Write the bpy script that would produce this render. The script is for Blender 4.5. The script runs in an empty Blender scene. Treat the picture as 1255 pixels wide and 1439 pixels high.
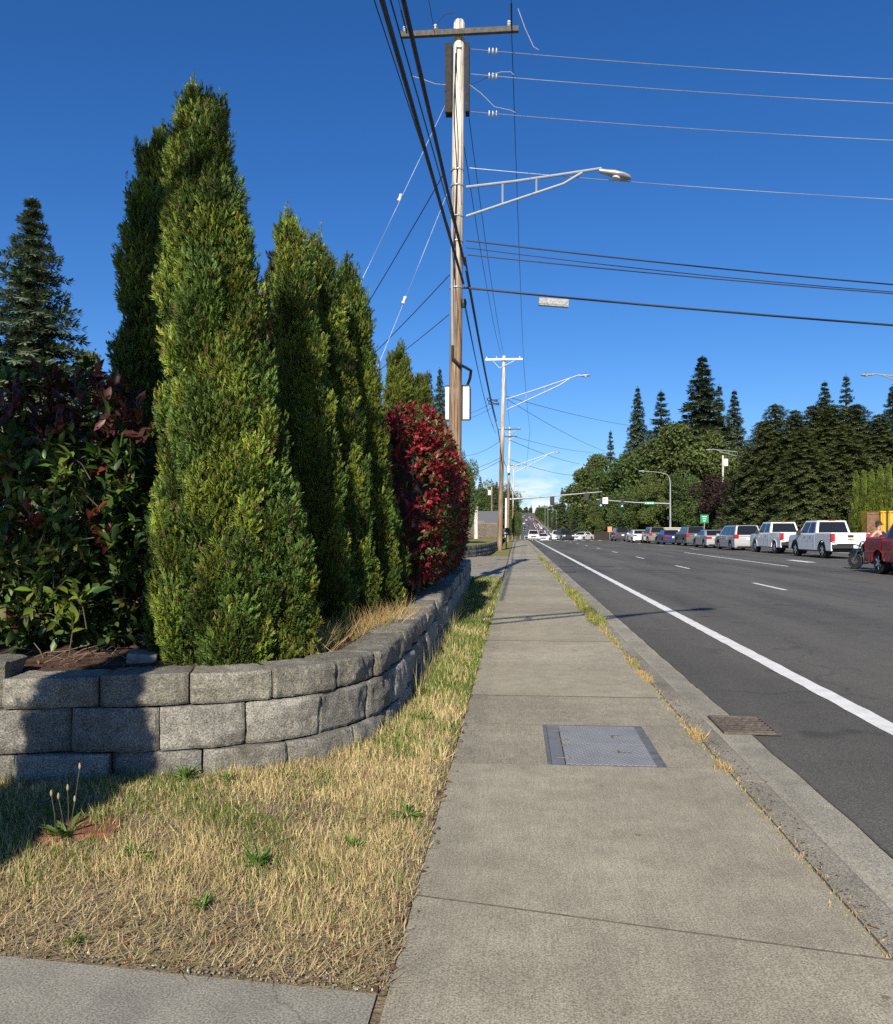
import bpy, bmesh, math, random
import numpy as np
from mathutils import Vector, Matrix
rnd = random.Random(11)
rng = np.random.default_rng(7)
PI = math.pi
sc = bpy.context.scene
COL = sc.collection
# ------------------------------------------------------------------ camera model (photo pixels 1255 x 1439)
F, CU, CV, VH, H = 1160.0, 627.5, 719.5, 745.0, 1.30
PSI = math.atan(98.5 / F)
FW = Vector((-math.sin(PSI), math.cos(PSI), 0)); RT = Vector((math.cos(PSI), math.sin(PSI), 0))
ZR = -0.13                                   # road surface near the camera


def at(u, v, d):
    """point seen at photo pixel (u, v) at forward depth d metres"""
    p = FW * d + RT * ((u - CU) / F * d)
    return Vector((p.x, p.y, H + (VH - v) / F * d))


def g(u, v, z=0.0):
    return at(u, v, (H - z) * F / (v - VH))


# ------------------------------------------------------------------ materials
def new_mat(name):
    m = bpy.data.materials.new(name); m.use_nodes = True
    nt = m.node_tree; nt.nodes.clear()
    out = nt.nodes.new('ShaderNodeOutputMaterial')
    return m, nt, out


def nd(nt, kind, **kw):
    n = nt.nodes.new('ShaderNode' + kind)
    for k, v in kw.items():
        if k.startswith('_'):
            setattr(n, k[1:], v)
        else:
            n.inputs[k.replace('__', ' ')].default_value = v
    return n


def lk(nt, a, b): nt.links.new(a, b)


def ramp(nt, src, stops):
    r = nt.nodes.new('ShaderNodeValToRGB')
    el = r.color_ramp.elements
    while len(el) < len(stops): el.new(0.5)
    for e, (p, c) in zip(el, stops):
        e.position = p; e.color = c if len(c) == 4 else (*c, 1)
    lk(nt, src, r.inputs[0]); return r


def mixc(nt, fac, a, b, blend='MIX'):
    n = nt.nodes.new('ShaderNodeMix'); n.data_type = 'RGBA'; n.blend_type = blend
    for sock, val in ((n.inputs[0], fac), (n.inputs[6], a), (n.inputs[7], b)):
        if isinstance(val, bpy.types.NodeSocket): lk(nt, val, sock)
        elif isinstance(val, (int, float)): sock.default_value = val
        else: sock.default_value = (*val, 1) if len(val) == 3 else val
    return n.outputs[2]


def coords(nt, scale=(1, 1, 1), kind='Object'):
    t = nt.nodes.new('ShaderNodeTexCoord'); mp = nt.nodes.new('ShaderNodeMapping')
    mp.inputs['Scale'].default_value = scale
    lk(nt, t.outputs[kind], mp.inputs[0]); return mp.outputs[0]


def noise(nt, vec, scale, detail=4, rough=0.55):
    n = nd(nt, 'TexNoise', Scale=scale, Detail=detail, Roughness=rough)
    lk(nt, vec, n.inputs['Vector']); return n.outputs['Fac']


def plain(name, col, rough=0.6, metal=0.0, var=0.12, scale=8.0, bump=0.0, coat=0.0, spec=0.5):
    """one colour with a little wear in it"""
    m, nt, out = new_mat(name)
    p = nd(nt, 'BsdfPrincipled', Roughness=rough, Metallic=metal)
    p.inputs['Coat Weight'].default_value = coat
    p.inputs['Specular IOR Level'].default_value = spec
    v = coords(nt); f = noise(nt, v, scale, 5)
    lo = tuple(c * (1 - var) for c in col); hi = tuple(min(1, c * (1 + var)) for c in col)
    r = ramp(nt, f, [(0.3, lo), (0.7, hi)])
    lk(nt, r.outputs[0], p.inputs['Base Color'])
    if bump:
        b = nd(nt, 'Bump', Strength=bump, Distance=0.01); lk(nt, f, b.inputs['Height']); lk(nt, b.outputs[0], p.inputs['Normal'])
    lk(nt, p.outputs[0], out.inputs[0]); return m


def leaf_mat(name, rough=0.5, trans=0.25, spec=0.4):
    m, nt, out = new_mat(name)
    a = nt.nodes.new('ShaderNodeAttribute'); a.attribute_name = 'col'
    p = nd(nt, 'BsdfPrincipled', Roughness=rough); p.inputs['Specular IOR Level'].default_value = spec
    lk(nt, a.outputs['Color'], p.inputs['Base Color'])
    if trans:
        t = nt.nodes.new('ShaderNodeBsdfTranslucent')
        bc = mixc(nt, 1.0, a.outputs['Color'], (1.0, 1.25, 0.5), 'MULTIPLY'); lk(nt, bc, t.inputs[0])
        mx = nd(nt, 'MixShader', Fac=trans); lk(nt, p.outputs[0], mx.inputs[1]); lk(nt, t.outputs[0], mx.inputs[2])
        lk(nt, mx.outputs[0], out.inputs[0])
    else:
        lk(nt, p.outputs[0], out.inputs[0])
    return m


def concrete_mat(name, base, speck=0.5, broom=0.5, patch=1.0):
    m, nt, out = new_mat(name)
    p = nd(nt, 'BsdfPrincipled', Roughness=0.9); p.inputs['Specular IOR Level'].default_value = 0.25
    v = coords(nt)
    big = noise(nt, v, 0.9, 5, 0.6); mid = noise(nt, v, 6, 6, 0.7); fine = noise(nt, v, 150, 3, 0.75)
    b = base
    c1 = ramp(nt, big, [(0.3, tuple(x * (1 - 0.2 * patch) for x in b)), (0.72, tuple(x * (1 + 0.12 * patch) for x in b))]).outputs[0]
    c2 = ramp(nt, mid, [(0.36, (0.87, 0.87, 0.86)), (0.64, (1.09, 1.09, 1.08))]).outputs[0]
    c3 = ramp(nt, fine, [(0.36, (1 - 0.62 * speck,) * 3), (0.5, (1, 1, 1)), (0.64, (1 + 0.6 * speck,) * 3)]).outputs[0]
    vo = nd(nt, 'TexVoronoi', Scale=85.0); lk(nt, v, vo.inputs['Vector'])
    vs = ramp(nt, vo.outputs['Distance'], [(0.10, (0.42, 0.4, 0.4)), (0.2, (1, 1, 1))]).outputs[0]
    sel = ramp(nt, noise(nt, v, 33, 2), [(0.5, (0, 0, 0)), (0.6, (1, 1, 1))]).outputs[0]
    c = mixc(nt, 1.0, c1, c2, 'MULTIPLY'); c = mixc(nt, 1.0, c, c3, 'MULTIPLY')
    vs2 = mixc(nt, sel, (1, 1, 1), vs); c = mixc(nt, 0.8 * min(1, speck * 1.6), c, vs2, 'MULTIPLY')
    vb = coords(nt, (1.0, 0.03, 1.0)); br = noise(nt, vb, 210, 2)
    bc = ramp(nt, br, [(0.36, (1 - 0.22 * broom,) * 3), (0.64, (1 + 0.18 * broom,) * 3)]).outputs[0]
    c = mixc(nt, 1.0, c, bc, 'MULTIPLY')
    ad = nd(nt, 'VectorMath', _operation='ADD'); nz = nd(nt, 'TexNoise', Scale=2.2, Detail=7.0); lk(nt, v, nz.inputs['Vector']); lk(nt, v, ad.inputs[0]); lk(nt, nz.outputs['Color'], ad.inputs[1])
    ck = nd(nt, 'TexVoronoi', Scale=0.34, _feature='DISTANCE_TO_EDGE'); lk(nt, ad.outputs[0], ck.inputs['Vector'])
    c = mixc(nt, 0.45, c, ramp(nt, ck.outputs['Distance'], [(0.0, (0.35, 0.33, 0.3)), (0.0022, (1, 1, 1))]).outputs[0], 'MULTIPLY')
    gum = nd(nt, 'TexVoronoi', Scale=2.6); lk(nt, v, gum.inputs['Vector'])
    c = mixc(nt, 0.7, c, ramp(nt, gum.outputs['Distance'], [(0.028, (0.45, 0.44, 0.43)), (0.04, (1, 1, 1))]).outputs[0], 'MULTIPLY')
    lk(nt, c, p.inputs['Base Color'])
    mh = nd(nt, 'Math', _operation='ADD'); lk(nt, fine, mh.inputs[0])
    ml = nd(nt, 'Math', _operation='MULTIPLY'); ml.inputs[1].default_value = broom; lk(nt, br, ml.inputs[0]); lk(nt, ml.outputs[0], mh.inputs[1])
    bp = nd(nt, 'Bump', Strength=0.5, Distance=0.004); lk(nt, mh.outputs[0], bp.inputs['Height']); lk(nt, bp.outputs[0], p.inputs['Normal'])
    lk(nt, p.outputs[0], out.inputs[0]); return m


def asphalt_mat():
    m, nt, out = new_mat('asphalt')
    p = nd(nt, 'BsdfPrincipled', Roughness=0.82); p.inputs['Specular IOR Level'].default_value = 0.35
    v = coords(nt)
    big = noise(nt, coords(nt, (0.5, 0.035, 1)), 1.0, 5, 0.6); mid = noise(nt, v, 2.2, 6, 0.7); fine = noise(nt, v, 120, 3, 0.75)
    c1 = ramp(nt, big, [(0.32, (0.081, 0.077, 0.067)), (0.68, (0.107, 0.102, 0.088))]).outputs[0]
    c2 = ramp(nt, mid, [(0.3, (0.9, 0.9, 0.9)), (0.75, (1.08, 1.08, 1.08))]).outputs[0]
    c3 = ramp(nt, fine, [(0.36, (0.5, 0.5, 0.5)), (0.5, (1, 1, 1)), (0.64, (1.65, 1.65, 1.6))]).outputs[0]
    vo = nd(nt, 'TexVoronoi', Scale=60.0); lk(nt, v, vo.inputs['Vector'])
    sp = ramp(nt, vo.outputs['Distance'], [(0.1, (1.9, 1.9, 1.85)), (0.18, (1, 1, 1))]).outputs[0]
    c = mixc(nt, 1.0, mixc(nt, 1.0, c1, c2, 'MULTIPLY'), c3, 'MULTIPLY'); c = mixc(nt, 0.75, c, sp, 'MULTIPLY')
    # a few sealed cracks wandering across the lanes
    wv = nd(nt, 'TexVoronoi', Scale=0.22, _feature='DISTANCE_TO_EDGE')
    add = nd(nt, 'VectorMath', _operation='ADD'); nz = nd(nt, 'TexNoise', Scale=1.3, Detail=6.0); lk(nt, v, nz.inputs['Vector'])
    lk(nt, v, add.inputs[0]); lk(nt, nz.outputs['Color'], add.inputs[1]); lk(nt, add.outputs[0], wv.inputs['Vector'])
    cr = ramp(nt, wv.outputs['Distance'], [(0.0, (0.3, 0.3, 0.3)), (0.006, (1, 1, 1))]).outputs[0]
    c = mixc(nt, 0.4, c, cr, 'MULTIPLY')
    oil = ramp(nt, noise(nt, coords(nt, (1.0, 0.1, 1.0)), 0.85, 3, 0.5), [(0.36, (0.76, 0.76, 0.77)), (0.58, (1.06, 1.06, 1.05))]).outputs[0]
    c = mixc(nt, 1.0, c, oil, 'MULTIPLY')
    spot = ramp(nt, noise(nt, v, 1.9, 2, 0.4), [(0.25, (0.7, 0.7, 0.7)), (0.32, (1, 1, 1))]).outputs[0]
    c = mixc(nt, 1.0, c, spot, 'MULTIPLY')
    lk(nt, c, p.inputs['Base Color'])
    bp = nd(nt, 'Bump', Strength=0.6, Distance=0.006); lk(nt, fine, bp.inputs['Height']); lk(nt, bp.outputs[0], p.inputs['Normal'])
    lk(nt, p.outputs[0], out.inputs[0]); return m


def soil_mat(name, stops, scale=5.0, bump=0.8):
    m, nt, out = new_mat(name)
    p = nd(nt, 'BsdfPrincipled', Roughness=0.95); p.inputs['Specular IOR Level'].default_value = 0.15
    v = coords(nt)
    a = noise(nt, v, scale, 8, 0.7); b = noise(nt, v, scale * 14, 4, 0.7)
    c = ramp(nt, a, stops).outputs[0]
    c = mixc(nt, 1.0, c, ramp(nt, b, [(0.3, (0.6, 0.6, 0.6)), (0.7, (1.3, 1.3, 1.3))]).outputs[0], 'MULTIPLY')
    lk(nt, c, p.inputs['Base Color'])
    bp = nd(nt, 'Bump', Strength=bump, Distance=0.02); lk(nt, b, bp.inputs['Height']); lk(nt, bp.outputs[0], p.inputs['Normal'])
    lk(nt, p.outputs[0], out.inputs[0]); return m


def block_mat():
    m, nt, out = new_mat('split_block')
    p = nd(nt, 'BsdfPrincipled', Roughness=0.95); p.inputs['Specular IOR Level'].default_value = 0.2
    v = coords(nt)
    a = nt.nodes.new('ShaderNodeAttribute'); a.attribute_name = 'col'
    big = noise(nt, v, 3.2, 6, 0.65); fine = noise(nt, v, 110, 4, 0.75); mid = noise(nt, v, 16, 5, 0.7)
    c1 = ramp(nt, big, [(0.3, (0.62, 0.6, 0.56)), (0.55, (1, 1, 1)), (0.75, (1.35, 1.33, 1.28))]).outputs[0]
    c2 = ramp(nt, fine, [(0.35, (0.42, 0.42, 0.42)), (0.5, (1, 1, 1)), (0.65, (1.65, 1.65, 1.6))]).outputs[0]
    c3 = ramp(nt, mid, [(0.35, (0.72, 0.72, 0.7)), (0.65, (1.12, 1.12, 1.12))]).outputs[0]
    c = mixc(nt, 1.0, a.outputs['Color'], c1, 'MULTIPLY'); c = mixc(nt, 1.0, c, c2, 'MULTIPLY'); c = mixc(nt, 1.0, c, c3, 'MULTIPLY')
    # pale lime bloom low on the faces
    wb = ramp(nt, noise(nt, v, 5.5, 5, 0.7), [(0.62, (0, 0, 0)), (0.72, (1, 1, 1))]).outputs[0]
    c = mixc(nt, wb, c, mixc(nt, 0.55, c, (0.5, 0.49, 0.46)))
    ms = ramp(nt, noise(nt, v, 4.2, 7, 0.72), [(0.58, (0, 0, 0)), (0.7, (0.75, 0.75, 0.75))]).outputs[0]
    c = mixc(nt, ms, c, (0.085, 0.088, 0.06))
    lk(nt, c, p.inputs['Base Color'])
    mh = nd(nt, 'Math', _operation='ADD'); lk(nt, fine, mh.inputs[0]); lk(nt, mid, mh.inputs[1])
    bp = nd(nt, 'Bump', Strength=0.9, Distance=0.016); lk(nt, mh.outputs[0], bp.inputs['Height']); lk(nt, bp.outputs[0], p.inputs['Normal'])
    lk(nt, p.outputs[0], out.inputs[0]); return m


def pole_mat():
    m, nt, out = new_mat('weathered_pole')
    p = nd(nt, 'BsdfPrincipled', Roughness=0.9); p.inputs['Specular IOR Level'].default_value = 0.2
    v = coords(nt, (9, 9, 0.35)); gr = noise(nt, v, 3.0, 6, 0.65); v2 = coords(nt, (13, 13, 0.32)); ck = noise(nt, v2, 2.0, 6, 0.7)
    tc = nt.nodes.new('ShaderNodeTexCoord'); sx = nt.nodes.new('ShaderNodeSeparateXYZ'); lk(nt, tc.outputs['Object'], sx.inputs[0])
    mr = nd(nt, 'MapRange'); mr.inputs[1].default_value = 5.0; mr.inputs[2].default_value = 10.0; lk(nt, sx.outputs[2], mr.inputs[0])
    adn = nd(nt, 'Math', _operation='ADD'); lk(nt, mr.outputs[0], adn.inputs[0])
    sb = nd(nt, 'Math', _operation='MULTIPLY_ADD'); sb.inputs[1].default_value = 0.9; sb.inputs[2].default_value = -0.45
    lk(nt, noise(nt, coords(nt, (1, 1, 0.5)), 2.5, 4), sb.inputs[0]); lk(nt, sb.outputs[0], adn.inputs[1])
    hf = nd(nt, 'Math', _operation='MAXIMUM', _use_clamp=True); hf.inputs[1].default_value = 0; lk(nt, adn.outputs[0], hf.inputs[0])
    low = ramp(nt, gr, [(0.3, (0.13, 0.085, 0.055)), (0.55, (0.26, 0.178, 0.115)), (0.75, (0.38, 0.295, 0.205))]).outputs[0]
    hi = ramp(nt, gr, [(0.25, (0.3, 0.25, 0.19)), (0.45, (0.62, 0.58, 0.5)), (0.75, (0.74, 0.71, 0.64))]).outputs[0]
    c = mixc(nt, hf.outputs[0], low, hi)
    c = mixc(nt, 0.85, c, ramp(nt, ck, [(0.40, (0.16, 0.12, 0.09)), (0.47, (1, 1, 1))]).outputs[0], 'MULTIPLY')
    lk(nt, c, p.inputs['Base Color'])
    bp = nd(nt, 'Bump', Strength=0.7, Distance=0.02); lk(nt, ck, bp.inputs['Height']); lk(nt, bp.outputs[0], p.inputs['Normal'])
    lk(nt, p.outputs[0], out.inputs[0]); return m


def plate_mat():
    """galvanised tread plate: a raised diamond pattern"""
    m, nt, out = new_mat('tread_plate')
    p = nd(nt, 'BsdfPrincipled', Roughness=0.6, Metallic=0.15)
    v = coords(nt); rz = nt.nodes.new('ShaderNodeMapping'); rz.inputs['Rotation'].default_value = (0, 0, PI / 4); lk(nt, v, rz.inputs[0])
    ch = nd(nt, 'TexVoronoi', Scale=44.0, Randomness=0.0, _distance='CHEBYCHEV'); lk(nt, rz.outputs[0], ch.inputs['Vector'])
    pat = ramp(nt, ch.outputs['Distance'], [(0.25, (1, 1, 1)), (0.4, (0, 0, 0))]).outputs[0]
    n1 = noise(nt, v, 5, 5, 0.65); n2 = noise(nt, v, 14, 4)
    c = ramp(nt, n1, [(0.3, (0.27, 0.28, 0.285)), (0.7, (0.37, 0.375, 0.375))]).outputs[0]
    c = mixc(nt, pat, mixc(nt, 1.0, c, (0.6, 0.6, 0.6), 'MULTIPLY'), c)
    rust = ramp(nt, n2, [(0.68, (0, 0, 0)), (0.78, (1, 1, 1))]).outputs[0]
    c = mixc(nt, mixc(nt, 0.5, (0, 0, 0), rust), c, (0.22, 0.17, 0.12))
    lk(nt, c, p.inputs['Base Color'])
    bp = nd(nt, 'Bump', Strength=0.8, Distance=0.003); lk(nt, pat, bp.inputs['Height']); lk(nt, bp.outputs[0], p.inputs['Normal'])
    lk(nt, p.outputs[0], out.inputs[0]); return m


def line_mat():
    m, nt, out = new_mat('road_paint')
    p = nd(nt, 'BsdfPrincipled', Roughness=0.7)
    v = coords(nt)
    a = noise(nt, v, 130, 4, 0.75); b = noise(nt, v, 6, 5, 0.6)
    c = ramp(nt, a, [(0.33, (0.26, 0.26, 0.25)), (0.44, (0.72, 0.72, 0.70))]).outputs[0]
    c = mixc(nt, 1.0, c, ramp(nt, b, [(0.3, (0.82, 0.82, 0.8)), (0.6, (1, 1, 1))]).outputs[0], 'MULTIPLY')
    lk(nt, c, p.inputs['Base Color'])
    lk(nt, p.outputs[0], out.inputs[0]); return m


def glass_mat(name='car_glass', col=(0.012, 0.015, 0.018)):
    m, nt, out = new_mat(name)
    p = nd(nt, 'BsdfPrincipled', Roughness=0.06); p.inputs['Base Color'].default_value = (*col, 1)
    p.inputs['Specular IOR Level'].default_value = 0.35
    lk(nt, p.outputs[0], out.inputs[0]); return m


M = {}
M['conc'] = concrete_mat('sidewalk_concrete', (0.303, 0.277, 0.212), 0.75, 0.4)
M['conc2'] = concrete_mat('kerb_concrete', (0.30, 0.282, 0.23), 0.9, 0.1, 1.4)
M['conc3'] = concrete_mat('kerb_top_concrete', (0.245, 0.228, 0.185), 1.0, 0.1, 2.2)
M['conc_l'] = concrete_mat('sidewalk_concrete_pale', (0.325, 0.298, 0.232), 0.75, 0.4)
M['conc_d'] = concrete_mat('sidewalk_concrete_dark', (0.272, 0.249, 0.192), 0.8, 0.5)
M['drive'] = concrete_mat('driveway_concrete', (0.255, 0.242, 0.205), 0.8, 0.15)
M['asphalt'] = asphalt_mat()
M['paint'] = line_mat()
M['block'] = block_mat()
M['pole'] = pole_mat()
M['plate'] = plate_mat()
M['leaf'] = leaf_mat('leaf_foliage', 0.55, 0.16, 0.3)
M['glossleaf'] = leaf_mat('glossy_leaf', 0.42, 0.28, 0.4)
M['needle'] = leaf_mat('needle_foliage', 0.65, 0.12, 0.2)
M['grass'] = leaf_mat('grass_blade', 0.7, 0.3, 0.2)
M['dirt'] = soil_mat('verge_dirt', [(0.3, (0.12, 0.095, 0.07)), (0.5, (0.22, 0.175, 0.115)), (0.7, (0.30, 0.245, 0.16))])
M['mulch'] = soil_mat('bark_mulch', [(0.3, (0.03, 0.02, 0.014)), (0.5, (0.09, 0.055, 0.04)), (0.7, (0.17, 0.11, 0.08))], 9)
M['lawn'] = soil_mat('yard_lawn', [(0.3, (0.11, 0.12, 0.035)), (0.5, (0.19, 0.18, 0.06)), (0.7, (0.30, 0.25, 0.11))], 1.6)
M['land'] = soil_mat('land', [(0.3, (0.06, 0.07, 0.025)), (0.6, (0.12, 0.12, 0.05)), (0.8, (0.17, 0.14, 0.08))], 0.12)
M['gravel'] = soil_mat('gravel_bed', [(0.3, (0.16, 0.14, 0.12)), (0.5, (0.28, 0.25, 0.2)), (0.7, (0.38, 0.34, 0.28))], 18)
M['bark'] = plain('bark', (0.10, 0.07, 0.05), 0.95, var=0.4, scale=20, bump=0.5)
M['twig'] = plain('twig', (0.075, 0.058, 0.042), 0.9, var=0.3, scale=30)
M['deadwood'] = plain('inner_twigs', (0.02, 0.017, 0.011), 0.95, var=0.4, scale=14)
M['black'] = plain('black_plastic', (0.015, 0.015, 0.016), 0.55)
M['wire'] = plain('black_cable', (0.012, 0.012, 0.014), 0.6)
M['alu'] = plain('bare_aluminium', (0.42, 0.43, 0.45), 0.45, 0.5)
M['galv'] = plain('galvanised_steel', (0.33, 0.345, 0.36), 0.45, 0.35, var=0.08)
M['timber'] = plain('dark_timber', (0.028, 0.023, 0.019), 0.9, var=0.4, scale=14, bump=0.4)
M['greytimber'] = plain('grey_timber', (0.085, 0.078, 0.068), 0.9, var=0.3, scale=14, bump=0.4)
M['cabinet'] = plain('cabinet_paint', (0.66, 0.68, 0.68), 0.5, var=0.06)
M['porcelain'] = plain('insulator_glaze', (0.55, 0.55, 0.57), 0.25)
M['tyre'] = plain('tyre_rubber', (0.016, 0.016, 0.016), 0.85)
M['rim'] = plain('alloy_rim', (0.5, 0.51, 0.52), 0.4, 0.15)
M['darkrim'] = plain('dark_rim', (0.08, 0.08, 0.085), 0.4, 0.6)
M['chrome'] = plain('chrome', (0.6, 0.6, 0.62), 0.15, 1.0, var=0.03)
M['taillight'] = plain('tail_lens', (0.42, 0.012, 0.015), 0.2, coat=0.5)
M['headlight'] = plain('head_lens', (0.75, 0.77, 0.8), 0.15, coat=0.5)
M['numberplate'] = plain('plate_white', (0.72, 0.74, 0.76), 0.4)
M['glass'] = glass_mat()
M['gold'] = plain('gold_badge', (0.55, 0.38, 0.1), 0.3, 0.6)
M['jointdirt'] = plain('joint_dirt', (0.07, 0.06, 0.05), 0.95, var=0.4, scale=30)
M['rust'] = plain('cast_iron', (0.115, 0.095, 0.08), 0.85, 0.2, var=0.4, scale=26, bump=0.5)
M['void'] = plain('drain_pit', (0.012, 0.011, 0.01), 0.95)
M['skin'] = plain('skin', (0.48, 0.27, 0.19), 0.5, var=0.05)
M['cloth'] = plain('black_cloth', (0.018, 0.018, 0.02), 0.9)
M['denim'] = plain('dark_denim', (0.03, 0.035, 0.05), 0.9)
M['hair'] = plain('dark_hair', (0.03, 0.02, 0.015), 0.7)
M['white'] = plain('white_paint', (0.76, 0.76, 0.74), 0.5, var=0.05)
M['signgreen'] = plain('sign_green', (0.01, 0.22, 0.11), 0.4, var=0.04)
M['signwhite'] = plain('sign_white', (0.8, 0.8, 0.8), 0.4, var=0.03)
M['orange'] = plain('sign_orange', (0.75, 0.25, 0.12), 0.5, var=0.05)
M['yellow'] = plain('yellow_steel', (0.55, 0.33, 0.025), 0.5, var=0.1, scale=3)
M['fence'] = plain('fence_board', (0.2, 0.168, 0.135), 0.9, var=0.5, scale=5, bump=0.3)
M['siding'] = plain('house_siding', (0.60, 0.58, 0.53), 0.7, var=0.05)
M['roof'] = plain('roof_shingle', (0.10, 0.105, 0.115), 0.9, var=0.25, scale=9, bump=0.4)
M['stucco'] = plain('stucco', (0.5, 0.47, 0.42), 0.8)
M['lensglow'] = plain('signal_green', (0.05, 0.75, 0.45), 0.3)
_nt = M['lensglow'].node_tree
_p = [n for n in _nt.nodes if n.type == 'BSDF_PRINCIPLED'][0]
_p.inputs['Emission Color'].default_value = (0.1, 1.0, 0.65, 1); _p.inputs['Emission Strength'].default_value = 2.0


def carpaint(name, col, metal=0.0):
    if name not in M:
        M[name] = plain(name, col, 0.35, metal, var=0.02, coat=0.6)
    return M[name]


# ------------------------------------------------------------------ mesh helpers
class MB:
    def __init__(s): s.v = []; s.f = []; s.m = []; s.cur = 0; s.T = None

    def add(s, vs, fs):
        o = len(s.v)
        for p in vs:
            p = Vector(p); s.v.append(tuple(s.T @ p if s.T is not None else p))
        for f in fs: s.f.append(tuple(i + o for i in f)); s.m.append(s.cur)

    def box(s, c, size, rot=None):
        x, y, z = (k / 2 for k in size); R = rot or Matrix.Identity(3); c = Vector(c)
        vs = [c + R @ Vector((a * x, b * y, d * z)) for d in (-1, 1) for b in (-1, 1) for a in (-1, 1)]
        s.add(vs, [(0, 2, 3, 1), (4, 5, 7, 6), (0, 1, 5, 4), (2, 6, 7, 3), (0, 4, 6, 2), (1, 3, 7, 5)])

    def bar(s, a, b, w, h=None):
        a, b = Vector(a), Vector(b); d = b - a
        s.box((a + b) / 2, (w, d.length, h or w), d.to_track_quat('Y', 'Z').to_matrix())

    def tube(s, pts, r, n=8, cap=True):
        pts = [Vector(p) for p in pts]; N = len(pts)
        rs = r if isinstance(r, (list, tuple)) else [r] * N
        vs = []; up = None
        for i, p in enumerate(pts):
            t = (pts[min(i + 1, N - 1)] - pts[max(i - 1, 0)]).normalized()
            if up is None: up = Vector((0, 0, 1)) if abs(t.z) < 0.9 else Vector((1, 0, 0))
            a = t.cross(up)
            if a.length < 1e-4: a = t.orthogonal()
            a.normalize(); b = a.cross(t).normalized(); up = b
            for k in range(n):
                q = 2 * PI * k / n; vs.append(p + (a * math.cos(q) + b * math.sin(q)) * rs[i])
        fs = [(i * n + k, i * n + (k + 1) % n, (i + 1) * n + (k + 1) % n, (i + 1) * n + k) for i in range(N - 1) for k in range(n)]
        if cap: fs += [tuple(range(n - 1, -1, -1)), tuple(range((N - 1) * n, N * n))]
        s.add(vs, fs)

    def lathe(s, prof, c=(0, 0, 0), axis='Z', n=20):
        """prof: (radius, height) pairs along the axis"""
        vs = []; c = Vector(c)
        for r, h in prof:
            for k in range(n):
                q = 2 * PI * k / n; x, y = r * math.cos(q), r * math.sin(q)
                vs.append(c + (Vector((x, y, h)) if axis == 'Z' else Vector((h, x, y)) if axis == 'X' else Vector((x, h, y))))
        P = len(prof)
        fs = [(i * n + k, i * n + (k + 1) % n, (i + 1) * n + (k + 1) % n, (i + 1) * n + k) for i in range(P - 1) for k in range(n)]
        fs += [tuple(range(n - 1, -1, -1)), tuple(range((P - 1) * n, P * n))]
        s.add(vs, fs)

    def prism(s, poly, x0, x1):
        """poly in (y, z), extruded along x"""
        n = len(poly)
        vs = [(x0, y, z) for y, z in poly] + [(x1, y, z) for y, z in poly]
        s.add(vs, [tuple(range(n)), tuple(range(2 * n - 1, n - 1, -1))] + [(i, i + n, (i + 1) % n + n, (i + 1) % n) for i in range(n)])

    def slab(s, quad, t=0.012, off=0.004):
        """a thin panel laid on a quad face, standing off along its normal"""
        q = [Vector(p) for p in quad]; nrm = (q[1] - q[0]).cross(q[3] - q[0]).normalized()
        vs = [p + nrm * (off - t) for p in q] + [p + nrm * off for p in q]
        s.add(vs, [(3, 2, 1, 0), (4, 5, 6, 7)] + [(i, (i + 1) % 4, (i + 1) % 4 + 4, i + 4) for i in range(4)])

    def build(s, name, mat, parent=None, bevel=0.0, smooth=None, seg=2, loc=None):
        me = bpy.data.meshes.new(name); me.from_pydata(s.v, [], s.f); me.validate()
        bm = bmesh.new(); bm.from_mesh(me); bmesh.ops.recalc_face_normals(bm, faces=bm.faces); bm.to_mesh(me); bm.free()
        mats = mat if isinstance(mat, (list, tuple)) else [mat]
        for m in mats: me.materials.append(m)
        if len(mats) > 1: me.polygons.foreach_set('material_index', s.m)
        if smooth is not None:
            me.shade_smooth(); me.set_sharp_from_angle(angle=math.radians(smooth))
        o = bpy.data.objects.new(name, me); COL.objects.link(o)
        if loc is not None: o.location = loc
        if bevel:
            b = o.modifiers.new('bevel', 'BEVEL'); b.width = bevel; b.segments = seg; b.limit_method = 'ANGLE'; b.angle_limit = math.radians(38)
            b.harden_normals = smooth is not None
        if parent: o.parent = parent
        return o


def tag(o, label=None, cat=None, group=None, kind=None):
    if label: o['label'] = label
    if cat: o['category'] = cat
    if group: o['group'] = group
    if kind: o['kind'] = kind
    return o


def empty(name, loc=(0, 0, 0), rz=0.0, label=None, cat=None, group=None):
    o = bpy.data.objects.new(name, None); COL.objects.link(o); o.location = loc; o.rotation_euler = (0, 0, rz)
    o.empty_display_size = 0.2
    return tag(o, label, cat, group)


def copy_tree(o, parent=None):
    c = o.copy(); COL.objects.link(c)
    if parent: c.parent = parent
    for ch in list(KIDS.get(o.name, ())) or [x for x in COL.objects if x.parent == o]:
        copy_tree(ch, c)
    return c


KIDS = {}


def remember(o):
    ks = [x for x in COL.objects if x.parent == o]; KIDS[o.name] = ks
    for k in ks: remember(k)


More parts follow.
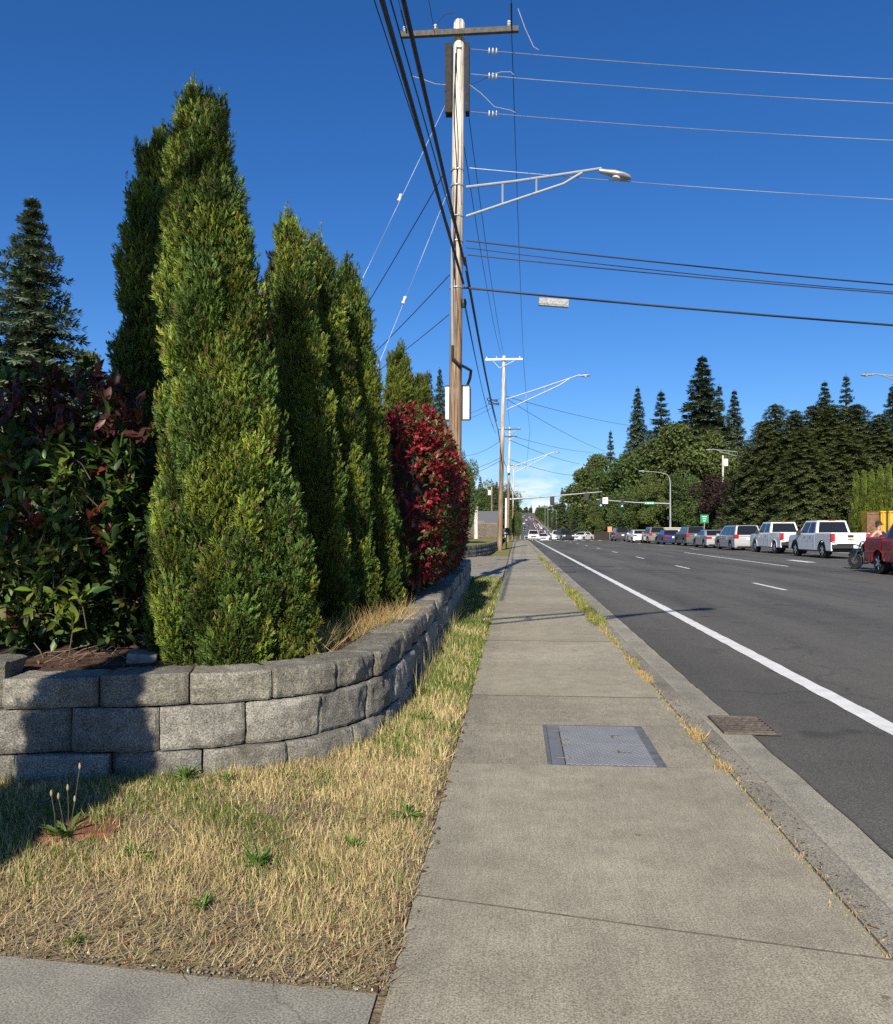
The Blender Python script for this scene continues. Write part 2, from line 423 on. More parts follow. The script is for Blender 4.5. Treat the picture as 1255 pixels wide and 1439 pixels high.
def mesh_np(name, V, T, mat, cols=None, parent=None, smooth=False):
    me = bpy.data.meshes.new(name); n, k = len(V), len(T)
    me.vertices.add(n); me.vertices.foreach_set('co', np.ascontiguousarray(V, dtype=np.float32).ravel())
    w = T.shape[1]
    me.loops.add(k * w); me.loops.foreach_set('vertex_index', np.ascontiguousarray(T, dtype=np.int32).ravel())
    me.polygons.add(k); me.polygons.foreach_set('loop_start', np.arange(0, k * w, w, dtype=np.int32))
    if smooth: me.polygons.foreach_set('use_smooth', np.ones(k, dtype=bool))
    if cols is not None:
        a = me.attributes.new('col', 'FLOAT_COLOR', 'POINT')
        c4 = np.ones((n, 4), dtype=np.float32); c4[:, :3] = cols; a.data.foreach_set('color', c4.ravel())
    me.update(calc_edges=True); me.materials.append(mat)
    o = bpy.data.objects.new(name, me); COL.objects.link(o)
    if parent: o.parent = parent
    return o


def norm(a): return a / np.maximum(np.linalg.norm(a, axis=-1, keepdims=True), 1e-9)


def frames(axis, nrm):
    """rows x, y(axis), z -> matrices whose columns are side, axis, normal"""
    y = norm(axis); x = norm(np.cross(y, nrm)); z = np.cross(x, y)
    return np.stack([x, y, z], axis=-1)


def scatter(tv, tf, pos, R, s, cols):
    tv = np.asarray(tv, dtype=np.float32); tf = np.asarray(tf)
    s = np.asarray(s, dtype=np.float32)
    sv = tv[None] * (s[:, None, None] if s.ndim == 1 else s[:, None, :])
    V = pos[:, None] + np.einsum('mij,mkj->mki', R, sv)
    k = len(tv); m = len(pos)
    T = (tf[None] + (np.arange(m) * k)[:, None, None]).reshape(-1, 3)
    C = np.repeat(cols, k, axis=0)
    return V.reshape(-1, 3), T, C


def merge(parts):
    o = 0; Vs, Ts, Cs = [], [], []
    for V, T, C in parts:
        Vs.append(V); Ts.append(T + o); Cs.append(C); o += len(V)
    return np.concatenate(Vs), np.concatenate(Ts), np.concatenate(Cs)


def vary(c, n, amt=0.25, hue=0.08):
    c = np.asarray(c, dtype=np.float32)
    k = 1 + amt * rng.uniform(-1, 1, (n, 1)); h = 1 + hue * rng.uniform(-1, 1, (n, 3))
    return np.clip(c[None] * k * h, 0.003, 0.95) if c.ndim == 1 else np.clip(c * k * h, 0.003, 0.95)


def rdir(n):
    return norm(rng.normal(size=(n, 3)))


def lumps(p, f, ph=0.0):
    x, y, z = p[:, 0] * f, p[:, 1] * f, p[:, 2] * f
    return (np.sin(x * 1.7 + 1.3 * y + ph) + np.sin(1.9 * y - 1.1 * z + 2 * ph + 1) + np.sin(1.5 * z + 1.2 * x + 3 * ph + 2) + 0.7 * np.sin(3.1 * x - 2.3 * z + ph) + 0.7 * np.sin(2.9 * y + 2.7 * x - ph)) / 4.4


# templates
LEAF_V = [(0, 0, 0), (-0.17, 0.3, 0.05), (0, 0.32, -0.01), (0.17, 0.3, 0.05), (-0.18, 0.66, 0.04), (0, 0.68, -0.03), (0.18, 0.66, 0.04), (0, 1, -0.12)]
LEAF_F = [(0, 2, 1), (0, 3, 2), (1, 2, 5), (1, 5, 4), (2, 3, 6), (2, 6, 5), (4, 5, 7), (5, 6, 7)]
SPRAY_V = []; SPRAY_F = []
for (bx, by, dx, dy, w) in [(0, 0, 0.0, 1.15, 0.042), (0, 0.1, -0.36, 0.5, 0.05), (0, 0.2, 0.34, 0.56, 0.05), (0, 0.45, -0.27, 0.5, 0.045), (0, 0.55, 0.23, 0.48, 0.045)]:
    o_ = len(SPRAY_V); L_ = math.hypot(dx, dy); px, py = -dy / L_ * w, dx / L_ * w
    SPRAY_V += [(bx, by, 0), (bx + dx * 0.6 + px, by + dy * 0.6 + py, 0.16 * L_), (bx + dx, by + dy, -0.10 * L_), (bx + dx * 0.6 - px, by + dy * 0.6 - py, 0.03)]
    SPRAY_F += [(o_, o_ + 1, o_ + 2), (o_, o_ + 2, o_ + 3)]
BLADE_V = [(-0.5, 0, 0), (0.5, 0, 0), (-0.38, 0.55, 0.06), (0.38, 0.55, 0.06), (0.0, 1.0, 0.25)]
BLADE_F = [(0, 1, 3), (0, 3, 2), (2, 3, 4)]
DIAM_V = [(0, 0, 0), (0.28, 0.5, 0.06), (0, 1, -0.05), (-0.28, 0.5, 0.06)]
DIAM_F = [(0, 1, 2), (0, 2, 3)]
TUFT_V = []; TUFT_F = []
_r = random.Random(3)
for k in range(7):   # a tuft of needle twigs
    a = k * 0.9; d = Vector((math.cos(a) * 0.75, 0.35 + 0.4 * _r.random(), math.sin(a) * 0.5)).normalized(); L_ = 0.7 + 0.4 * _r.random()
    sd = d.cross(Vector((0, 0.3, 1))).normalized() * 0.13; o_ = len(TUFT_V)
    TUFT_V += [(0, 0, 0), tuple(d * L_ * 0.55 + sd), tuple(d * L_), tuple(d * L_ * 0.55 - sd)]; TUFT_F += [(o_, o_ + 1, o_ + 2), (o_, o_ + 2, o_ + 3)]


# ------------------------------------------------------------------ world, sun, camera
AZ, EL = math.radians(5.0), math.radians(33.0)
world = bpy.data.worlds.new('World'); sc.world = world; world.use_nodes = True
nt = world.node_tree; nt.nodes.clear()
sky = nt.nodes.new('ShaderNodeTexSky'); sky.sky_type = 'NISHITA'; sky.sun_disc = False
sky.sun_elevation = EL; sky.sun_rotation = PI + AZ; sky.air_density = 1.0; sky.dust_density = 0.25; sky.ozone_density = 4.5; sky.altitude = 100
bg = nd(nt, 'Background', Strength=0.07); wo = nt.nodes.new('ShaderNodeOutputWorld')
tc = nt.nodes.new('ShaderNodeTexCoord'); sx = nt.nodes.new('ShaderNodeSeparateXYZ'); lk(nt, tc.outputs['Generated'], sx.inputs[0])
mp = nt.nodes.new('ShaderNodeMapping'); mp.inputs['Scale'].default_value = (1, 1, 3.2); lk(nt, tc.outputs['Generated'], mp.inputs[0])
cn = noise(nt, mp.outputs[0], 26, 7, 0.6)
band = ramp(nt, sx.outputs[2], [(0.0, (0.6, 0.6, 0.6)), (0.03, (1, 1, 1)), (0.055, (0.55, 0.55, 0.55)), (0.085, (0, 0, 0))]).outputs[0]
cm = nd(nt, 'Math', _operation='MULTIPLY'); lk(nt, ramp(nt, cn, [(0.40, (0, 0, 0)), (0.60, (1, 1, 1))]).outputs[0], cm.inputs[0]); lk(nt, band, cm.inputs[1])
hs = nd(nt, 'HueSaturation', Saturation=1.22, Value=1.0); lk(nt, sky.outputs[0], hs.inputs['Color'])
lk(nt, mixc(nt, cm.outputs[0], mixc(nt, 1.0, hs.outputs[0], (0.74, 0.89, 1.14), 'MULTIPLY'), (9.0, 9.6, 10.4)), bg.inputs[0]); lk(nt, bg.outputs[0], wo.inputs[0])

sun = bpy.data.lights.new('sun', 'SUN'); sun.energy = 4.9; sun.angle = math.radians(0.5); sun.color = (1.0, 0.91, 0.76)
so = bpy.data.objects.new('sun', sun); COL.objects.link(so)
SD = Vector((math.sin(AZ) * math.cos(EL), math.cos(AZ) * math.cos(EL), -math.sin(EL)))
so.rotation_euler = SD.to_track_quat('-Z', 'Y').to_euler(); so.location = (-5, -40, 30)

cam = bpy.data.cameras.new('camera'); co = bpy.data.objects.new('camera', cam); COL.objects.link(co); sc.camera = co
cam.sensor_fit = 'HORIZONTAL'; cam.sensor_width = 36; cam.lens = 36 * F / 1255; cam.shift_y = (VH - CV) / 1255
cam.clip_start = 0.05; cam.clip_end = 12000
co.location = (0, 0, H); co.rotation_euler = (PI / 2, 0, PSI)
sc.view_settings.view_transform = 'Standard'; sc.view_settings.look = 'None'; sc.view_settings.exposure = 0.62; sc.view_settings.gamma = 1.0
sc.cycles.max_bounces = 5; sc.cycles.diffuse_bounces = 3; sc.cycles.glossy_bounces = 2; sc.cycles.transmission_bounces = 2; sc.cycles.transparent_max_bounces = 4
sc.cycles.use_denoising = False
sc.cycles.sample_clamp_indirect = 4.0

# ------------------------------------------------------------------ setting: ground profile, road, pavement
PROF = [(-200, 0.0), (118, 0.0), (140, -0.35), (170, -1.6), (220, -4.6), (280, -6.4), (340, -6.2), (400, -4.2), (480, -1.6), (2000, 43.0), (2150, 45.0), (2400, 40.0), (4000, 20.0)]


def zp(y):
    for (a, za), (b, zb) in zip(PROF, PROF[1:]):
        if y <= b:
            return za + (zb - za) * (y - a) / (b - a)
    return PROF[-1][1]


def xs(y): return 0.0 if y < 300 else 9.0 * (y - 300) / 1700.0     # the far road bears a little right


YS = [-60, -30, -10, 0, 5, 10, 20, 40, 60, 80, 100, 118, 124, 130, 140, 150, 160, 170, 190, 220, 250, 280, 310, 340, 370, 400, 440, 480, 560, 700, 900, 1200, 1600, 2000, 2150, 2400, 4000]


def strip(name, x0, x1, dz, mat, ys=YS, kind='structure', dz1=None):
    m = MB(); vs = []; fs = []
    for y in ys:
        s_ = xs(y) if y > 300 else 0.0
        vs += [(x0 + s_, y, zp(y) + dz), (x1 + s_, y, zp(y) + (dz if dz1 is None else dz1))]
    fs = [(2 * i, 2 * i + 1, 2 * i + 3, 2 * i + 2) for i in range(len(ys) - 1)]
    m.add(vs, fs); return tag(m.build(name, mat), kind=kind)


XK = 1.13                       # joint between sidewalk and kerb
XR0, XR1 = 1.62, 20.0
gm = MB()
gx = [-1500, -300, -60, -6, -0.9, 1.2, 20.5, 40, 300, 1500]
vs = []
for y in YS:
    for x in gx:
        hill = 0 if y < 150 else 0
        vs.append((x, y, zp(y) - (0.30 if 1.0 < x < 20.6 else 0.06)))
n_ = len(gx)
gm.add(vs, [(i * n_ + j, i * n_ + j + 1, (i + 1) * n_ + j + 1, (i + 1) * n_ + j) for i in range(len(YS) - 1) for j in range(n_ - 1)])
tag(gm.build('ground', M['land']), kind='structure')
strip('road', XR0, XR1, ZR, M['asphalt'])
# cross street at the lights
m = MB(); m.add([(-80, 122, ZR - 0.006), (1.62, 122, ZR - 0.004), (1.62, 136, -0.3), (-80, 136, -0.3)], [(0, 1, 2, 3)])
m.add([(20, 122, ZR - 0.004), (120, 122, ZR - 0.004), (120, 136, -0.3), (20, 136, -0.3)], [(0, 1, 2, 3)])
tag(m.build('side_street', M['asphalt']), kind='structure')


def kerb(name, x, sgn, ys):
    prof = [(0, 0.0), (0.13, -0.002), (0.155, -0.012), (0.19, -0.085), (0.22, -0.1), (0.49, ZR + 0.012), (0.49, -0.35), (0, -0.35)]
    m = MB(); k = len(prof)
    vs = [(x + sgn * a, y, zp(y) + b) for y in ys for a, b in prof]
    fs = [(i * k + j, i * k + (j + 1) % k, (i + 1) * k + (j + 1) % k, (i + 1) * k + j) for i in range(len(ys) - 1) for j in range(k)]
    m.add(vs, fs); return tag(m.build(name, M['conc2']), kind='structure')


kerb_near = [-12, -8, -5, -2, 1.2, 4.4, 7.6, 10.8, 14, 17.2, 20.4, 25, 30, 40, 50, 60, 80, 100, 121]
# laid in lengths with a hairline gap at each joint
kb = MB(); prof = [(0, 0.0), (0.132, -0.003), (0.155, -0.018), (0.172, -0.112), (0.185, -0.124), (0.49, ZR + 0.008), (0.49, -0.35), (0, -0.35)]
for a, b in zip(kerb_near, kerb_near[1:]):
    ys = [a + 0.006, b - 0.006]; k = len(prof); j0 = rnd.uniform(-0.006, 0.006)
    kb.add([(XK + 0.012 + p, y, q + (j0 if q > -0.3 else 0)) for y in ys for p, q in prof],
           [(j, (j + 1) % k, k + (j + 1) % k, k + j) for j in range(k)] + [tuple(range(k)), tuple(range(2 * k - 1, k - 1, -1))])
    for q_ in range(k + 2): kb.m[-(k + 2) + q_] = 1 if q_ == 4 else 0
tag(kb.build('kerb', [M['conc3'], M['conc2']]), kind='structure')
kerb('far_kerb', XR1 + 0.48, -1, [-60, 0, 60, 121])
strip('far_sidewalk', XR1 + 0.5, XR1 + 2.3, 0.0, M['conc'], [-60, 0, 60, 121])
strip('far_kerb_left', 1.0, 1.62, 0.02, M['conc2'], [136, 150, 170, 220, 280, 340, 400, 480, 900, 2000])
strip('far_kerb_right', XR1, XR1 + 0.8, 0.02, M['conc2'], [136, 150, 170, 220, 280, 340, 400, 480, 900, 2000])

sm = MB(); ys_ = np.arange(-2, 60, 0.11); vs = []
for y in ys_:
    q = 0.003 * math.sin(y * 3.1) + 0.004 * math.sin(y * 7.7 + 1); w = 0.006 + 0.012 * abs(math.sin(y * 1.9 + math.sin(y * 5)))
    vs += [(XR0 + 0.004 + q, y, ZR + 0.014), (XR0 + 0.004 + q + w, y, ZR + 0.014)]
sm.add(vs, [(2 * i, 2 * i + 1, 2 * i + 3, 2 * i + 2) for i in range(len(ys_) - 1)])
tag(sm.build('gutter_seam', M['jointdirt']), kind='structure')

# sidewalk slabs with tooled joints (real grooves)
XL = -0.36
joints = [(-3.6, 0), (-1.6, 0), (0.4, -0.1), (2.92, -0.32), (4.60, 0), (5.57, 0), (6.52, 0), (8.1, 0), (9.75, 0), (11.4, 0), (13.05, 0), (14.7, 0), (16.35, 0), (18.0, 0), (19.65, 0), (21.3, 0), (23, 0)]
y = 23
while y < 118: y += 3.2; joints.append((y, 0))
sw = MB()
HX0, HX1, HY0, HY1 = 0.172, 0.825, 4.607, 5.563      # pit cut out for the hatch
for (a, sa), (b, sb) in zip(joints, joints[1:]):
    gp = 0.006 if a < 24 else 0.012
    z0 = rnd.uniform(-0.004, 0.004) if a > 0 else 0
    slabm = 0 if a < 4 else 3 if 4 < a < 6 else rnd.choice((0, 2, 3, 0))
    def yy(x, base, sk, o): return base + sk * (x - XL) / (XK - XL) + o
    xs_ = [XL, HX0, HX1, XK] if abs(a - 4.60) < 0.01 else [XL, XK]
    for i in range(len(xs_) - 1):
        xa, xb = xs_[i], xs_[i + 1]
        if abs(a - 4.60) < 0.01 and i == 1: continue
        c = [(xa, yy(xa, a, sa, gp)), (xb, yy(xb, a, sa, gp)), (xb, yy(xb, b, sb, -gp)), (xa, yy(xa, b, sb, -gp))]
        cb = [(xa, yy(xa, a, sa, 0)), (xb, yy(xb, a, sa, 0)), (xb, yy(xb, b, sb, 0)), (xa, yy(xa, b, sb, 0))]
        nf0 = len(sw.f)
        sw.add([(px, py, z0 + zp(py)) for px, py in c] + [(px, py, -0.014 + zp(py)) for px, py in cb] + [(px, py, -0.1 + zp(py)) for px, py in cb],
               [(0, 1, 2, 3), (0, 4, 5, 1), (1, 5, 6, 2), (2, 6, 7, 3), (3, 7, 4, 0), (4, 8, 9, 5), (5, 9, 10, 6), (6, 10, 11, 7), (7, 11, 8, 4)])
        sw.m[nf0] = slabm
        for q_ in range(nf0 + 1, len(sw.f)): sw.m[q_] = 1
tag(sw.build('sidewalk', [M['conc'], M['jointdirt'], M['conc_l'], M['conc_d']]), kind='structure')
m = MB(); m.add([(XL - 0.06, -6, -0.012), (XL + 0.01, -6, -0.012), (XL + 0.01, 2.5, -0.012), (XL - 0.06, 2.5, -0.012)], [(0, 1, 2, 3)])
m.add([(XK - 0.01, -5, -0.007), (XK + 0.03, -5, -0.007), (XK + 0.03, 120, -0.007), (XK - 0.01, 120, -0.007)], [(0, 1, 2, 3)])
tag(m.build('joint_soil', M['dirt']), kind='structure')
# driveway apron in the foreground, left
pa, pb = g(0, 1343), g(532, 1397)
dv = MB(); e = pa + (pa - pb) * 3
dv.add([(pb.x - 0.005, pb.y, 0.0), (e.x, e.y, 0.0), (e.x, -6, 0.0), (XL - 0.035, -6, 0.0), (pb.x - 0.005, pb.y, -0.1), (e.x, e.y, -0.1)], [(0, 1, 2, 3), (0, 4, 5, 1)])
tag(dv.build('driveway', M['drive']), kind='structure')
# second driveway past the wall and gravel after it
strip('far_driveway', -9, XL - 0.02, 0.012, M['drive'], [21.9, 24, 27.6])
gv = MB(); gv.add([(-9, 27.62, 0.006), (XL - 0.02, 27.62, 0.0), (XL - 0.02, 41, 0.0), (-9, 41, 0.006)], [(0, 1, 2, 3)])
tag(gv.build('gravel_patch', M['gravel']), kind='structure')

# road paint
lm = MB()


def mark(x0, x1, y0, y1, z=ZR + 0.004):
    lm.add([(x0, y0, z + zp(y0)), (x1, y0, z + zp(y0)), (x1, y1, z + zp(y1)), (x0, y1, z + zp(y1))], [(0, 1, 2, 3)])


e0 = g(1255, 1022, ZR).x; XE = e0 - 0.03
prev = -20
for yb in [-20, 0, 5, 10, 20, 40, 60, 80, 100, 118]:
    if yb > 40 or yb <= 0 and yb > -20: mark(XE - 0.085, XE + 0.085, prev, yb)
    prev = yb
yv = np.arange(0, 40.01, 0.2); ev = [(XE - 0.085 + rnd.uniform(-.007, .007), XE + 0.085 + rnd.uniform(-.007, .007)) for _ in yv]
lm.add([q for y, (a, b) in zip(yv, ev) for q in ((a, y, ZR + 0.004), (b, y, ZR + 0.004))], [(2 * i, 2 * i + 1, 2 * i + 3, 2 * i + 2) for i in range(len(yv) - 1)])
d1 = g(1080, 824, ZR); XD = d1.x
for k in range(-4, 9):
    yc = d1.y + k * 12.2 * 0.9
    if yc < 112: mark(XD - 0.06, XD + 0.06, yc - 1.35, yc + 1.35)
s0, s1 = g(1108, 796, ZR), g(955, 776.5, ZR)
mark(s0.x - 0.08, s0.x + 0.06, s0.y, s1.y)
s2, s3 = g(1145, 790.5, ZR), g(1104, 787.5, ZR)
mark(s2.x - 0.3, s2.x + 0.1, s2.y, s3.y + 0.5)
for k in range(8):
    yb = 118.4 - 0.0
    mark(3.2 + k * 1.15, 3.75 + k * 1.15, 114.5, 117.2)
for yb in (62, 76, 90, 104): mark(s0.x + 2.6, s0.x + 2.72, yb, yb + 3)
mark(13.2, 16.8, 113.6, 114.0)
for k in range(40):
    ya = 430 + k * 28
    for xx in (5.0, 8.4, 15.2):
        zz = ZR + 0.03
        lm.add([(xx + xs(ya), ya, zp(ya) + zz), (xx + 0.15 + xs(ya), ya, zp(ya) + zz), (xx + 0.15 + xs(ya + 6), ya + 6, zp(ya + 6) + zz), (xx + xs(ya + 6), ya + 6, zp(ya + 6) + zz)], [(0, 1, 2, 3)])
tag(lm.build('road_markings', M['paint']), kind='structure')

# ------------------------------------------------------------------ retaining wall of split-faced blocks
base_px = [(-330, 1102), (-150, 1101), (0, 1099), (120, 1096), (220, 1093), (310, 1088), (390, 1079), (455, 1066), (505, 1050), (540, 1032), (566, 1008)]
WP = [g(u, v) for u, v in base_px]
WP = [Vector((p.x, p.y)) for p in WP] + [Vector(p) for p in [(-0.79, 6.3), (-0.80, 7.5), (-0.82, 9), (-0.86, 11), (-0.90, 13), (-0.98, 16), (-1.10, 20), (-1.2, 22)]]


def polyline(P):
    S = [0]
    for a, b in zip(P, P[1:]): S.append(S[-1] + (b - a).length)
    def f(s):
        s = max(0, min(S[-1] - 1e-4, s))
        for i in range(len(P) - 1):
            if s <= S[i + 1]:
                t = (s - S[i]) / (S[i + 1] - S[i]); p = P[i].lerp(P[i + 1], t); d = (P[i + 1] - P[i]).normalized()
                return p, d
    return f, S[-1]


wf, WL = polyline(WP)
TH = [0.22, 0.235, 0.175]


def block_grid(acc, s0, s1, z0, z1, inset, depth, seed, nx, nz, colr, f, jag=0.021):
    """one split-faced block: a rough front, a flatter top"""
    nd_ = 3
    us = np.linspace(0, 1, nx + 1)
    yaw_ = rnd.uniform(-0.016, 0.016); tilt_ = rnd.uniform(-0.006, 0.006)
    planes = [(rnd.uniform(0.0, 0.016), rnd.uniform(-0.11, 0.11), rnd.uniform(-0.16, 0.16), rnd.uniform(0.1, 0.9), rnd.uniform(0.1, 0.9)) for _ in range(7)] if jag > 0.01 else []
    prof = [(0.0, 0.012), (0.0, 0.0)]
    rows = []
    # ring from bottom front up over the top to the back
    path = [(0.004, z0)] + [(0.0, z0 + (z1 - z0) * k / nz) for k in range(0, nz + 1)] + [(depth * k / nd_, z1) for k in range(1, nd_ + 1)]
    V = []
    for j, (dep, z) in enumerate(path):
        for i, t in enumerate(us):
            s = s0 + (s1 - s0) * t
            p, d = f(s); p2, d2 = f(s + 0.05); p0, d0 = f(s - 0.05); d = (d + d2 + d0).normalized()
            nrm = Vector((d.y, -d.x))      # outward
            edge = min(t, 1 - t) * (s1 - s0); ze = min(z - z0, z1 - z)
            q = np.array([[s * 9 + seed, z * 9 + seed * 0.7, dep * 9]])
            bump = float(lumps(q, 1.0, seed)[0]) * jag * 1.1 - abs(float(lumps(q * 2.1, 1.0, seed * 1.3)[0])) * jag * 1.1 + float(lumps(q * 5.3, 1.0, seed * 0.3)[0]) * jag * 0.35 + rnd.uniform(-1, 1) * jag * 0.16
            front = dep < 0.01
            if front:
                rnd_e = 0.014 * math.exp(-edge / 0.010) + 0.013 * math.exp(-max(ze, 0) / 0.010)
                zf_ = (z - z0) / (z1 - z0)
                fr_ = min((a_ + b_ * (t - tc_) * (s1 - s0) * 1.6 + c_ * (zf_ - zc_) * (z1 - z0) * 1.6 for a_, b_, c_, tc_, zc_ in planes), default=0.0)
                off = -inset + yaw_ * (2 * t - 1) + bump * 0.55 + max(fr_ * 1.1, -0.016) - rnd_e + 0.006 * math.sin(t * PI)
                zz = z
            else:
                off = -inset - dep; zz = z + bump * 0.25 - 0.010 * math.exp(-edge / 0.014); off += yaw_ * (2 * t - 1)
                if dep < 0.1: off += bump * 0.4
            V.append((p.x + nrm.x * off, p.y + nrm.y * off, zz + tilt_ * (2 * t - 1)))
    k = nx + 1; R_ = len(path); o = acc['n']
    Q = [(o + j * k + i, o + j * k + i + 1, o + (j + 1) * k + i + 1, o + (j + 1) * k + i) for j in range(R_ - 1) for i in range(nx)]
    acc['v'] += V; acc['f'] += Q; acc['c'] += [colr] * len(V); acc['n'] += len(V)
    # end faces close the block
    for i in (0, nx):
        ring = [o + j * k + i for j in range(R_)]
        acc['ends'].append(ring)


acc = dict(v=[], f=[], c=[], n=0, ends=[])
z = -0.09
for course in range(3):
    z1 = z + TH[course]; s = -0.2 + (0.24 if course % 2 else 0.0) + (-0.02 if course == 2 else 0.07 * course)
    while s < WL - 0.05:
        L_ = 0.465 + rnd.uniform(-0.02, 0.03)
        near = s < 5.5
        kk = rnd.uniform(0.72, 1.3); cc = (0.30 * kk, 0.287 * kk, 0.258 * kk)
        zt = z1 - 0.004
        if course == 2: kk *= 0.9; cc = (0.285 * kk, 0.27 * kk, 0.23 * kk); zt += rnd.uniform(-0.012, 0.012)
        sa, sb = max(s, 0) + 0.005, min(s + L_, WL) - 0.005
        pl = wf(sa)[0]
        if course == 2 and s < 1.9 and sb < 2.3 and g(22, 1005, 0.35).x > wf(sb)[0].x: zt += 0.075
        if sb > sa + 0.05:
            block_grid(acc, sa, sb, z + 0.004, zt, 0.012 * course + rnd.uniform(-0.016, 0.016), 0.3, rnd.uniform(0, 50), 26 if near else 9, 13 if near else 5, cc, wf)
        s += L_
    z = z1
ZW = z
me = bpy.data.meshes.new('retaining_wall'); me.from_pydata(acc['v'], [], acc['f'] + [tuple(r) for r in acc['ends']])
a = me.attributes.new('col', 'FLOAT_COLOR', 'POINT'); a.data.foreach_set('color', np.array([(*c, 1) for c in acc['c']], dtype=np.float32).ravel())
bm_ = bmesh.new(); bm_.from_mesh(me); bmesh.ops.recalc_face_normals(bm_, faces=bm_.faces); bm_.to_mesh(me); bm_.free()
me.shade_smooth(); me.set_sharp_from_angle(angle=math.radians(19)); me.materials.append(M['block'])
o = bpy.data.objects.new('retaining_wall', me); COL.objects.link(o)
tag(o, 'low curved retaining wall of grey split-faced concrete blocks beneath the cedars', 'wall')
# dark backing so no light leaks through the joints
bk = MB(); vs = []; N_ = 60
for i in range(N_ + 1):
    p, d = wf(WL * i / N_); nr = Vector((d.y, -d.x)); q = p - nr * 0.09
    vs += [(q.x, q.y, -0.12), (q.x, q.y, ZW - 0.06)]
bk.add(vs, [(2 * i, 2 * i + 2, 2 * i + 3, 2 * i + 1) for i in range(N_)])
bo = bk.build('wall_core', M['deadwood'], o)

# verge dirt in front of the wall, planting bed behind it
inner = []
for i in range(N_ + 1):
    p, d = wf(WL * i / N_); nr = Vector((d.y, -d.x)); inner.append(p - nr * 0.2)
dm = MB()
poly = [(pb.x, pb.y + 0.005, 0)] + [(XL - 0.005, pb.y + 0.005, 0), (XL - 0.005, 21.88, 0)] + [(p.x, p.y, 0) for p in reversed(inner)] + [(e.x, e.y + 0.005, 0)]
dm.add([(a_, b_, -0.006 + 0.0) for a_, b_, c_ in poly], [tuple(range(len(poly)))])
tag(dm.build('verge', M['dirt']), kind='structure')
bed = MB(); vs = []
for i, p in enumerate(inner):
    d = wf(WL * i / N_)[1]; nr = Vector((d.y, -d.x)); p2 = p - nr * 0.9
    vs += [(p.x, p.y, ZW - 0.05), (p2.x, p2.y, ZW + 0.03)]
bed.add(vs, [(2 * i, 2 * i + 2, 2 * i + 3, 2 * i + 1) for i in range(N_)])
tag(bed.build('planting_bed', M['mulch']), kind='structure')
ya = MB(); vs = []
ya.add([(-1.6, 22, ZW - 0.0), (-1.6, 5.4, ZW), (-2.4, 4.9, ZW), (-60, 4.9, ZW), (-60, 60, ZW + 0.2), (-10, 60, ZW + 0.2), (-9.05, 22, ZW + 0.02)], [tuple(range(7))])
tag(ya.build('yard', M['lawn']), kind='structure')

# ------------------------------------------------------------------ grass on the verge
def in_poly(P, X, Y):
    ins = np.zeros(len(X), dtype=bool); n = len(P)
    for i in range(n):
        x0, y0 = P[i]; x1, y1 = P[(i + 1) % n]
        c = ((y0 > Y) != (y1 > Y)) & (X < (x1 - x0) * (Y - y0) / (y1 - y0 + 1e-12) + x0); ins ^= c
    return ins


front_line = [(p.x, p.y) for p in [wf(WL * i / N_)[0] for i in range(N_ + 1)]]
vpoly = [(pb.x + 0.0, pb.y + 0.01), (XL - 0.0, pb.y + 0.01), (XL, 21.9)] + front_line[::-1] + [(e.x, e.y)]


def blades(X, Y, Z, h, w, lean, cols, curl=0.25):
    n = len(X); th = rng.uniform(0, 2 * PI, n); ln = lean * rng.uniform(0.1, 1, n)
    ax = np.stack([np.cos(th) * ln, np.sin(th) * ln, np.ones(n)], 1); ph = rng.uniform(0, 2 * PI, n)
    nr = np.stack([np.cos(ph), np.sin(ph), np.zeros(n) + 0.1], 1)
    S = np.stack([w, h, h], 1)
    return scatter(BLADE_V, BLADE_F, np.stack([X, Y, Z], 1), frames(ax, nr), S, cols)


def patch(X, Y, f, ph): return lumps(np.stack([X, Y, X * 0], 1), f, ph)


N = 330000
X = rng.uniform(-3.6, XL + 0.03, N); Y = 2.2 + (21.9 - 2.2) * rng.uniform(0, 1, N) ** 1.9
ok = in_poly(vpoly, X, Y)
fronty = pb.y + (pb.x - X) * ((e.y - pb.y) / (pb.x - e.x))
dens = np.clip((Y - fronty - 0.04) / 0.75, 0.06, 1) * np.clip((XL + 0.02 - X) / 0.13, 0.12, 1)
bare = patch(X, Y, 3.1, 0.4)
dens *= np.where(bare < -0.32, 0.3, 1.0)
dens = np.where(Y > 5.2, np.maximum(dens, np.clip((XL + 0.03 - X) / 0.08, 0.2, 1)), dens)
ok &= rng.uniform(0, 1, N) < dens
X, Y = X[ok], Y[ok]; n = len(X)
gp = patch(X, Y, 2.3, 1.7) * 0.6 + patch(X, Y, 5.5, 0.3) * 0.5 + np.clip((Y - 4.6) / 2.0, 0, 1) * 0.5 - np.clip((4.2 - Y) / 2.0, 0, 1) * 0.12 + np.where((X < -1.5) & (Y > 2.7), 0.16, 0)
green = rng.uniform(0, 1, n) < np.clip(0.24 + gp * 0.95, 0.04, 0.8)
h = np.where(green, rng.uniform(0.045, 0.105, n), rng.uniform(0.025, 0.095, n)) * np.where(Y > 5, 1.15, 1.0)
h *= np.where(Y < 4.6, 0.72, 1.0) * (1 + 0.55 * patch(X, Y, 8.0, 2.2) + 0.3 * patch(X, Y, 19.0, 0.7))
h *= np.clip((Y - (pb.y + (pb.x - X) * ((e.y - pb.y) / (pb.x - e.x)))) / 0.35, 0.35, 1)
w = rng.uniform(0.0024, 0.0048, n) * np.clip(Y / 4.0, 0.8, 3.0)
cols = np.where(green[:, None], vary((0.115, 0.19, 0.03), n, 0.4, 0.15), vary((0.58, 0.46, 0.25), n, 0.36, 0.08))
brown = rng.uniform(0, 1, n) < 0.08
cols = np.where(brown[:, None], vary((0.2, 0.12, 0.07), n, 0.3), cols)
